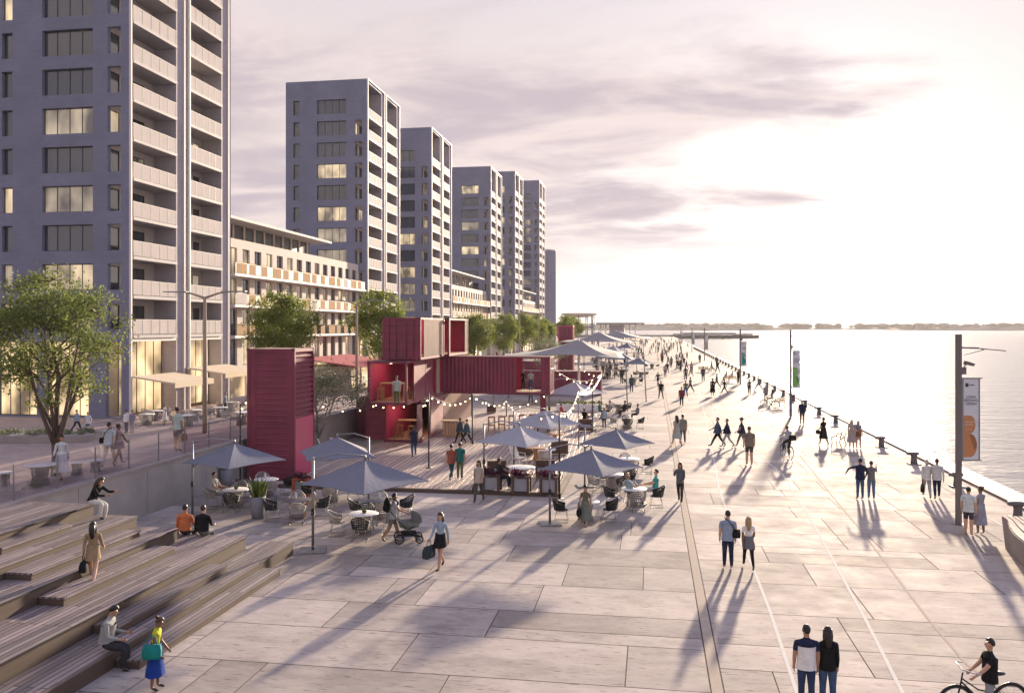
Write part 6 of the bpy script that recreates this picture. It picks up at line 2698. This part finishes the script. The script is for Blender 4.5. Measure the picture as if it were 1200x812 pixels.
# banner posts along the quay
BANNER = [((.50, .22, .09), (.30, .125, .05)), ((.16, .42, .08), (.07, .22, .05)), ((.02, .26, .27), (.01, .15, .18)), ((.4, .3, .25), (.25, .18, .15)), ((.12, .3, .16), (.08, .2, .1)), ((.1, .16, .28), (.06, .1, .2))]
M['banner'] = mat('banner_cloth', (.62, .64, .68), .6, .04, 2.)
M['post'] = mat('post_paint', (.16, .14, .14), .5, .1, 3., metal=.2)
M['print'] = mat('dark_print', (.04, .04, .05), .6)
M['paleprint'] = mat('pale_print', (.66, .55, .45), .6)


def text(body, size, loc, m, par, align='LEFT', rot=(pi / 2, 0, 0), thick=.003):
    c = bpy.data.curves.new('lettering', 'FONT')
    c.body = body
    c.size = size
    c.align_x = align
    c.extrude = thick
    c.space_line = .95
    o = bpy.data.objects.new('lettering_source', c)
    COL.objects.link(o)
    bpy.context.view_layer.update()
    me = bpy.data.meshes.new_from_object(o.evaluated_get(bpy.context.evaluated_depsgraph_get()))
    bpy.data.objects.remove(o)
    me.materials.clear()
    me.materials.append(m)
    n = link('lettering', me, par, loc)
    n.rotation_euler = rot
    return n


names = ['nearest banner post with the orange brown B banner', 'second banner post with the green banner', 'third banner post with the teal banner', 'fourth banner post with a pale brown banner', 'fifth banner post with a small green banner', 'farthest banner post, a thin line at the quay edge']
for i, (px_, py_) in enumerate(((11.35, 34.3), (11.2, 72.6), (11.2, 113), (11.4, 192), (11.4, 252), (11.4, 350))):
    t = thing('banner_post', names[i], 'lamp post', (px_, py_, 0), TH, 'banner posts along the quay')
    q = MB()
    q.bx(-.085, .085, -.085, .085, .021, 7.12)
    q.build('post', M['post'], t)
    q = MB()
    q.bx(-.2, .2, -.2, .2, 0, .02)
    q.build('base_plate', M['post'], t)
    q = MB()
    q.bar((.085, 0, 6.62), (.75, 0, 6.60), .05, .06)
    q.bar((.75, 0, 6.59), (1.75, 0, 6.50), .12, .035)
    q.bar((.22, 0, 6.36), (.95, 0, 6.55), .04, .035)
    q.build('lamp_arm', M['post'], t)
    q = MB()
    q.bx(.0851, .26, -.07, .07, 5.62, 5.9)
    q.bar((.2, 0, 5.9), (.3, 0, 6.0), .03, .03)
    q.add([(.24, -.12, 5.98), (.52, -.12, 5.93), (.56, -.12, 6.02), (.26, -.12, 6.12), (.24, .12, 5.98), (.52, .12, 5.93), (.56, .12, 6.02), (.26, .12, 6.12)], [(0, 1, 2, 3), (7, 6, 5, 4), (0, 4, 5, 1), (1, 5, 6, 2), (2, 6, 7, 3), (3, 7, 4, 0)])
    q.build('floodlight', M['post'], t)
    bz0, bz1, bx0_, bx1_ = (2.42, 5.45, .13, .80)
    q = MB()
    for z in (bz0 - .05, bz1):
        q.bx(.0852, bx1_ + .08, -.02, .02, z, z + .05)
    q.bx(bx0_, bx0_ + .05, -.018, .018, bz0, bz1)
    q.bx(bx1_ - .05, bx1_, -.018, .018, bz0, bz1)
    q.build('banner_frame', M['grey_metal'], t)
    q = MB()
    q.bx(bx0_ + .051, bx1_ - .051, -.008, .008, bz0 + .001, bz1 - .001)
    b = q.build('banner', M['banner'], t)
    c1, c2 = BANNER[i]
    m1, m2 = mat('banner_print', c1, .6), mat('banner_print_dark', c2, .6)
    # a big rounded capital shape: two bowls, the lower with a darker fold
    x0 = bx0_ + .06
    q = MB()

    def bowl_poly(zb, zt, w_):
        r_ = (zt - zb) / 2
        pts = [(x0, zb), (x0 + w_ - r_ * .6, zb)]
        pts += [(x0 + w_ - r_ * .6 + r_ * .6 * sin(a), zb + r_ - r_ * cos(a)) for a in [pi * k / 10 for k in range(1, 10)]]
        pts += [(x0 + w_ - r_ * .6, zt), (x0, zt)]
        return pts
    for zb, zt, w_ in ((bz0 + .10, bz0 + .98, .50), (bz0 + .981, bz0 + 1.66, .44)):
        pl = bowl_poly(zb, zt, w_)
        k = len(pl)
        q.add([(x, -.012, z) for x, z in pl] + [(x, .012, z) for x, z in pl], [tuple(range(k)), tuple(range(2 * k - 1, k - 1, -1))], 0)
    f = [(x0 + .20, bz0 + .97), (x0 + .40, bz0 + .36), (x0 + .485, bz0 + .50), (x0 + .49, bz0 + .62), (x0 + .42, bz0 + .85), (x0 + .32, bz0 + .95)]
    q.add([(x, -.014, z) for x, z in f] + [(x, .014, z) for x, z in f], [tuple(range(6)), tuple(range(11, 5, -1))], 1)
    q.build('emblem', [m1, m2], b, fix=False)
    if i < 3:
        text('LONG\nSEEDING\nGREEN', .135, ((bx0_ + bx1_) / 2, -.012, bz1 - .72), M['print'], b, 'CENTER')
        text('WORKING\nRIVERS', .105, (x0 + .04, -.016, bz0 + 1.38), M['paleprint'], b)
        text('LONDON', .06, (x0 + .05, -.016, bz0 + 1.12), M['paleprint'], b)
        q = MB()
        q.bx(bx0_ + .12, bx0_ + .24, -.013, .013, bz1 - .30, bz1 - .16)
        q.bx(bx0_ + .27, bx0_ + .46, -.013, .013, bz1 - .245, bz1 - .215)
        q.build('logo', M['print'], b)


# ------------------------------------------------------------------ bollards along the quay
def bollard():
    t = thing('mooring_bollard', 'x', 'bollard')
    q = MB()
    q.box((0, 0, .03), (.62, .5, .06))
    q.build('base_plate', M['iron'], t)
    q = MB()
    q.lathe([(.20, .06), (.17, .14), (.15, .34), (.17, .48), (.16, .5)], (0, 0, 0), 12)
    q.build('post', M['iron'], t)
    q = MB()
    q.lathe([(.10, .48), (.24, .50), (.27, .56), (.24, .64), (.1, .67)], (-.06, 0, 0), 12, 0, True, 1.25, .85)
    q.build('head', M['iron'], t)
    return t


BO = bollard()
ordn = ['bollard at the right edge beside the curved bench', 'bollard behind the nearest banner post', 'bollard left of the nearest banner post, by the arm in arm couple', 'bollard above the man with the outstretched arm', 'bollard above the iron bench', 'bollard near the navy jacketed man, right of the second banner post', 'bollard just right of the second banner post', 'bollard just left of the second banner post', 'bollard beside the parked bicycle', 'bollard behind the striding grey walker', 'eleventh bollard, behind the woman in near black']
for k in range(40):
    yy = 35.7 + k * 6.62
    lab = 'cast iron mooring ' + ordn[k] if k < len(ordn) else 'small dark mooring bollard in the receding row beyond the striding grey walker'
    dup(BO, (13.95, yy, 0), 0, lab, 'mooring bollards on the quay' if k < len(ordn) else 'receding mooring bollards')
hide_proto(BO)


# benches
def iron_bench(x, y, rz, lab):
    t = thing('iron_bench', lab, 'bench', (x, y, 0), rz)
    for s in (-.85, .85):
        q = MB()
        q.tube([(s, .28, 0), (s, .25, .25), (s, .26, .42)], .025, 6)
        q.tube([(s, -.3, 0), (s, -.2, .25), (s, -.2, .45), (s, -.33, .95)], .025, 6)
        q.tube([(s, .26, .42), (s, .3, .58), (s, .1, .66), (s, -.25, .64)], .025, 6)
        q.build('side_frame', M['black_metal'], t)
    q = MB()
    for i in range(5):
        q.bx(-.85, .85, -.2 + i * .095, -.125 + i * .095, .425, .455)
    q.build('seat', M['wood'], t)
    q = MB()
    for i in range(4):
        f = i / 3
        q.bar((-.85, -.22 - .09 * f, .52 + .34 * f), (.85, -.22 - .09 * f, .52 + .34 * f), .03, .075)
    q.build('backrest', M['wood'], t)


x, y = G(983, 522)
iron_bench(x, y, 1.2, 'iron and wood bench between the woman in black and the two women')
x, y = G(911, 478)
iron_bench(x, y, .9, 'wooden bench by the parked bicycle near the bollards')
x, y = G(857, 448)
iron_bench(x, y, -.6, 'bench with seated people below the third banner')
x, y = G(825, 436)
iron_bench(x, y, -.6, 'small far bench at the fourth banner post')

# curved boat like bench at the right edge
t = thing('curved_bench', 'pale boat shaped bench with a slatted top, cut by the right edge of the photo', 'bench', (0, 0, 0))
q = MB()
P0, P1 = Vector(G(1161, 664 - 22, 0)), Vector(G(1236, 690, 0))
d = (P1 - P0).normalized()
nr = Vector((-d.y, d.x))
prof = []
n = 16
L = (P1 - P0).length * 1.5
hull_o, hull_i = [], []
for i in range(n + 1):
    f = i / n
    wd = .95 * sin(pi * min(.999, max(.08, f))) ** .6
    c = P0 + d * (L * f) + nr * .75
    hull_o.append((c - nr * wd, f))
    hull_i.append((c + nr * wd, f))
vs, fs = [], []
for (o, f), (ii, _) in zip(hull_o, hull_i):
    c = (o + ii) / 2
    oo, i2 = c.lerp(o, .72), c.lerp(ii, .72)
    zt = .92 + .14 * (2 * f - 1) ** 2
    vs += [(oo.x, oo.y, 0), (o.x, o.y, zt), (ii.x, ii.y, zt), (i2.x, i2.y, 0)]
for i in range(n):
    for j in range(4):
        a, b = i * 4 + j, i * 4 + (j + 1) % 4
        fs.append((a, b, b + 4, a + 4))
fs += [(0, 1, 2, 3), (n * 4 + 3, n * 4 + 2, n * 4 + 1, n * 4)]
q.add(vs, fs, 0, False)
q.build('hull', M['kerb'], t)
q = MB()
for i in range(n):
    (o, f), (ii, _) = hull_o[i], hull_i[i]
    (o2, f2), (i3, _) = hull_o[i + 1], hull_i[i + 1]
    z1, z2 = .925 + .14 * (2 * f - 1) ** 2, .925 + .14 * (2 * f2 - 1) ** 2
    for s in range(5):
        a, b = s / 5 + .02, (s + 1) / 5 - .02
        p = [o.lerp(ii, a), o.lerp(ii, b), o2.lerp(i3, b), o2.lerp(i3, a)]
        zz = [z1, z1, z2, z2]
        q.add([(v.x, v.y, z) for v, z in zip(p, zz)] + [(v.x, v.y, z + .03) for v, z in zip(p, zz)], [(4, 5, 6, 7), (0, 1, 5, 4), (2, 3, 7, 6), (1, 2, 6, 5), (3, 0, 4, 7)])
q.build('slatted_top', M['coping'], t)


# ------------------------------------------------------------------ bicycles, pram, bags
def bicycle(x, y, rz, lab, basket=True):
    t = thing('bicycle', lab, 'bicycle', (x, y, 0), rz)
    for yy in (-.54, .54):
        q = MB()
        q.tube([(0, yy + .34 * cos(2 * pi * i / 24), .35 + .34 * sin(2 * pi * i / 24)) for i in range(25)], .018, 6, cap=False)
        w_ = q.build('wheel', M['tyre'], t)
        q = MB()
        q.tube([(0, yy + .315 * cos(2 * pi * i / 24), .35 + .315 * sin(2 * pi * i / 24)) for i in range(25)], .009, 5, cap=False)
        for i in range(10):
            a = 2 * pi * i / 10
            q.tube([(0, yy, .35), (0, yy + .31 * cos(a), .35 + .31 * sin(a))], .0035, 3)
        q.build('rim', M['steel'], w_)
    q = MB()
    q.tube([(0, .54, .35), (0, .44, .75), (0, .40, .95)], .016, 6)
    q.tube([(0, .43, .78), (0, .1, .46), (0, -.12, .32)], .018, 6)
    q.tube([(0, .42, .84), (0, .1, .62), (0, -.2, .55)], .016, 6)
    q.tube([(0, -.12, .32), (0, -.28, .88)], .016, 6)
    q.tube([(0, -.12, .32), (0, -.54, .35), (0, -.22, .66)], .012, 6)
    q.build('frame', M['black_metal'], t)
    q = MB()
    q.tube([(-.3, .22, 1.02), (-.28, .36, 1.04), (0, .41, 1.0), (.28, .36, 1.04), (.3, .22, 1.02)], .014, 6)
    q.build('handlebar', M['steel'], t)
    q = MB()
    q.ell((0, -.3, .91), (.09, .14, .035), 10, 5)
    q.build('saddle', M['leather'], t)
    q = MB()
    q.lathe([(.09, 0), (.09, .02)], (0, 0, 0), 10)
    for v_ in range(len(q.v)):
        a = q.v[v_]
        q.v[v_] = (a[2] + .03, a[0] - .12, a[1] + .32)
    q.bx(-.12, .12, -.14, -.09, .14, .165)
    q.build('pedal', M['black_metal'], t)
    q = MB()
    for yy, s in ((.54, 1), (-.54, -1)):
        q.tube([(0, yy + .37 * cos(a), .35 + .37 * sin(a)) for a in [pi * (.1 + .8 * k / 8) for k in range(9)]], .02, 5)
    q.build('mudguard', M['black_metal'], t)
    if basket:
        q = MB()
        for z in (.8, .88, .96, 1.04):
            s = .13 + (z - .8) * .15
            q.tube([(-s, .47, z), (-s, .47 + 2 * s * .8, z), (s, .47 + 2 * s * .8, z), (s, .47, z), (-s, .47, z)], .009, 4)
        q.bx(-.13, .13, .48, .68, .79, .8)
        q.build('basket', M['black_metal'], t)
    return t


cy = PBASE['cyclist in a light grey shirt with a black shoulder bag riding a city bicycle'][0]
a = cy.rotation_euler[2]
J = JOINT[('ride', 'm')]
sx_, sy_ = 0, .22
cx_, cy_ = cy.location.x + cos(a) * sx_ - sin(a) * sy_, cy.location.y + sin(a) * sx_ + cos(a) * sy_
cy.location.z = .96 - J['P'].z + .06
bicycle(cx_, cy_, a, 'city bicycle with a front basket under the cyclist in light grey')
x, y = G(902, 478)
bicycle(x, y, 1.2, 'dark bicycle parked by the wooden bench near the bollards', False)
x, y = G(1152, 846)
bicycle(x, y, pi / 2 + .25, 'dark bicycle with a curved frame wheeled by the man in the bottom right corner', False)
x, y = G(832, 437)
bicycle(x, y, 1.3, 'small dark bicycle leaning near the far bench', False)


def bag(name, label, cat, loc, size, m, rz=0., strap=None, kind='tote'):
    t = thing(name, label, cat, loc, rz)
    w_, dp, h = size
    q = MB()
    if kind == 'round':
        q.ell((0, 0, h / 2), (w_ / 2, dp / 2, h / 2), 12, 8)
    else:
        vs = []
        for z, k in ((0, .86), (h * .15, .98), (h * .6, 1.0), (h, .88)):
            dd = dp * (.9 if z < h * .7 else .45)
            vs += [(-w_ / 2 * k, -dd / 2, z), (w_ / 2 * k, -dd / 2, z), (w_ / 2 * k, dd / 2, z), (-w_ / 2 * k, dd / 2, z)]
        fs = [(3, 2, 1, 0), (12, 13, 14, 15)]
        for i in range(3):
            for j in range(4):
                a_, b_ = i * 4 + j, i * 4 + (j + 1) % 4
                fs.append((a_, b_, b_ + 4, a_ + 4))
        q.add(vs, fs, 0, True)
    q.build('body', m, t)
    q = MB()
    if strap:
        q.tube([tuple(p) for p in strap], .014, 5)
    else:
        q.tube([(-w_ * .28, 0, h * .9), (-w_ * .2, 0, h + .14), (0, 0, h + .2), (w_ * .2, 0, h + .14), (w_ * .28, 0, h * .9)], .011, 5)
    q.build('strap', m, t)
    return t


def carry(person, j, label, size, m, name='handbag', cat='bag', dz=.0, off=(0, 0), kind='tote'):
    p = joint_world(person, j)
    rz = PBASE[person][0].rotation_euler[2]
    o = Matrix.Rotation(rz, 3, 'Z') @ Vector((off[0], off[1], 0))
    bag(name, label, cat, (p.x + o.x, p.y + o.y, p.z - size[2] - .2 + dz), size, m, rz + pi / 2, None, kind)


def shoulder_bag(person, label, size, m, side=1, back=True):
    """hangs on a strap over the opposite shoulder"""
    p, J, sc = PBASE[person]
    rz = p.rotation_euler[2]
    loc = Vector((side * .2, -.07 if back else .06, J['P'].z - .02)) * sc
    w_ = Matrix.Rotation(rz, 3, 'Z') @ loc + Vector(p.location)
    s = [Vector((-side * .0, .0, size[2]))]
    st = [Vector((0, 0, size[2] * .9)), Vector((-side * .09, -.1, .42)), Vector((-side * .27, -.07, .60)), Vector((-side * .30, .04, .61)), Vector((-side * .17, .17, .42)), Vector((-.0, .08, size[2] * .9))]
    bag('shoulder_bag', label, 'bag', tuple(w_), size, m, rz, st)


blackb, tealb, greenb, strawb = cloth((.014, .014, .016)), cloth((.01, .20, .19)), cloth((.05, .09, .04)), cloth((.36, .25, .13))
WW = {p[13]: p[13] for p in PEOPLE}


def who(s):
    return [k for k in WW if s in k][0]


carry(who('lime top'), 'rsh', 'teal shoulder bag under the arm of the woman in the lime top', (.36, .14, .28), tealb, 'shoulder_bag', dz=.02, off=(.1, -.02))
carry(who('tan jacket'), 'lhd', 'black handbag of the woman in the tan jacket on the steps', (.34, .16, .28), blackb, dz=.12)
carry(who('short black skirt carrying'), 'rhd', 'large dark shopping bag of the woman in the pale blue shirt', (.5, .2, .36), cloth((.03, .045, .05)), 'shopping_bag', dz=.08)
carry(who('green bag'), 'rhd', 'dark green bag of the woman stepping off the deck', (.42, .18, .34), greenb, 'shopping_bag', dz=.1)
carry(who('straw bag'), 'rhd', 'straw bag of the woman in the mint top behind the railing', (.42, .18, .34), strawb, dz=.1)
carry(who('patterned olive'), 'rhd', 'round dark bag of the person in the patterned dress', (.4, .16, .34), blackb, dz=.15, kind='round')
carry(who('grey haired woman in a pale jacket'), 'lhd', 'dark handbag of the grey haired woman in the pale jacket', (.36, .14, .34), blackb, dz=.06)
carry(who('dress with a tote'), 'rhd', 'grey tote of the woman in the grey blue dress', (.40, .14, .36), cloth(GREY), 'tote_bag', dz=.12)
carry(who('black dress with a bag'), 'lhd', 'small black bag of the woman left of the iron bench', (.3, .14, .24), blackb, dz=.2)
carry(who('blonde woman in a white'), 'rhd', 'small pink bag of the blonde woman in the white top', (.30, .12, .26), cloth((.45, .25, .24)), dz=.15)
carry(who('white blouse'), 'rhd', 'round basket bag of the woman in white behind the railing', (.4, .2, .3), cloth((.3, .27, .24)), dz=.1, kind='round')
shoulder_bag(who('man in a blue shirt and navy'), 'dark shoulder bag on the hip of the man in the blue shirt', (.34, .1, .26), blackb, 1)
shoulder_bag(who('black bag behind the railing'), 'black shoulder bag of the man in pale blue behind the railing', (.3, .1, .22), blackb, -1)
shoulder_bag(who('cyclist in a light'), 'black messenger bag on the back of the cyclist in light grey', (.42, .14, .3), blackb, 1)

# backpack
p, J, sc = PBASE[who('with a backpack pushing')]
rz = p.rotation_euler[2]
w_ = joint_world(who('with a backpack pushing'), 'C') + Matrix.Rotation(rz, 3, 'Z') @ Vector((0, -.23, -.2))
t = thing('backpack', 'dark backpack on the man pushing the pram', 'backpack', tuple(w_), rz)
q = MB()
q.ell((0, 0, .22), (.17, .12, .27), 12, 8)
q.build('body', blackb, t)
q = MB()
q.ell((0, -.09, .12), (.12, .06, .12), 10, 6)
q.build('pocket', blackb, t)
for s in (-.11, .11):
    q = MB()
    q.tube([(s, .08, .42), (s, .26, .45), (s, .38, .28), (s * 1.1, .30, .10), (s, .1, .05)], .02, 5)
    q.build('strap', blackb, t)

# pram
px_, py_ = G(479, 635)
t = thing('pram', 'grey pram with a hood and four dark wheels in front of the backpack man', 'pram', (px_, py_, 0), radians(-70))
for x in (-.26, .26):
    for yy, r_ in ((-.33, .15), (.35, .12)):
        q = MB()
        q.tube([(x, yy + r_ * cos(2 * pi * i / 18), r_ + .02 + r_ * sin(2 * pi * i / 18)) for i in range(19)], .025, 6, cap=False)
        wl = q.build('wheel', M['tyre'], t)
        q = MB()
        q.cyl((x - .012, yy, r_ + .02), (x + .012, yy, r_ + .02), r_ * .6, n=12)
        q.build('rim', M['grey_metal'], wl)
q = MB()
for x in (-.24, .24):
    q.tube([(x, .35, .15), (x, -.1, .5), (x, -.55, 1.02)], .016, 6)
    q.tube([(x, -.33, .17), (x, .02, .52), (x, .2, .6)], .016, 6)
q.tube([(-.24, -.55, 1.02), (0, -.6, 1.05), (.24, -.55, 1.02)], .02, 6)
q.build('frame', M['black_metal'], t)
q = MB()
q.lathe([(.10, .46), (.24, .52), (.30, .72), (.29, .74), (.2, .70)], (0, .02, 0), 16, 0, True, .82, 1.35)
q.build('bassinet', cloth((.20, .21, .20)), t)
q = MB()
vs, fs = [], []
for i in range(8):
    a = radians(-10 + 112 * i / 7)
    for j in range(11):
        b = pi * j / 10
        r1 = .27
        vs.append((r1 * cos(b) * .92, .12 + r1 * sin(b) * cos(a) * 1.25, .72 + r1 * sin(b) * sin(a) * 1.35))
for i in range(7):
    for j in range(10):
        a = i * 11 + j
        fs.append((a, a + 1, a + 12, a + 11))
q.add(vs, fs, 0, True)
q.build('hood', cloth((.12, .125, .11)), t)
q = MB()
q.bx(-.2, .2, -.25, .25, .24, .36)
q.build('basket', blackb, t)

# granite bench blocks and planting beds on the promenade
for i, (u, v, lab, sx_) in enumerate(((28, 505, 'long low stone planting bed left of the big tree', 4.2),)):
    x, y = G(u, v, 1.2)
    t = thing('planting_bed', lab, 'planter', (x, y, upz(x, y)), TH)
    q = MB()
    q.bx(-sx_, sx_, -1.0, 1.0, -.2, .45)
    q.build('kerb', M['kerb'], t)
    q, tint = MB(), []
    rt = random.Random(9)
    for k in range(110):
        leaves(q, tint, (rt.uniform(-sx_ + .2, sx_ - .2), rt.uniform(-.85, .85), .55), 22, .12, .09, rt)
    o = q.build('foliage', M['olive'], t, fix=False)
    at = o.data.attributes.new('tint', 'FLOAT', 'FACE')
    at.data.foreach_set('value', tint)
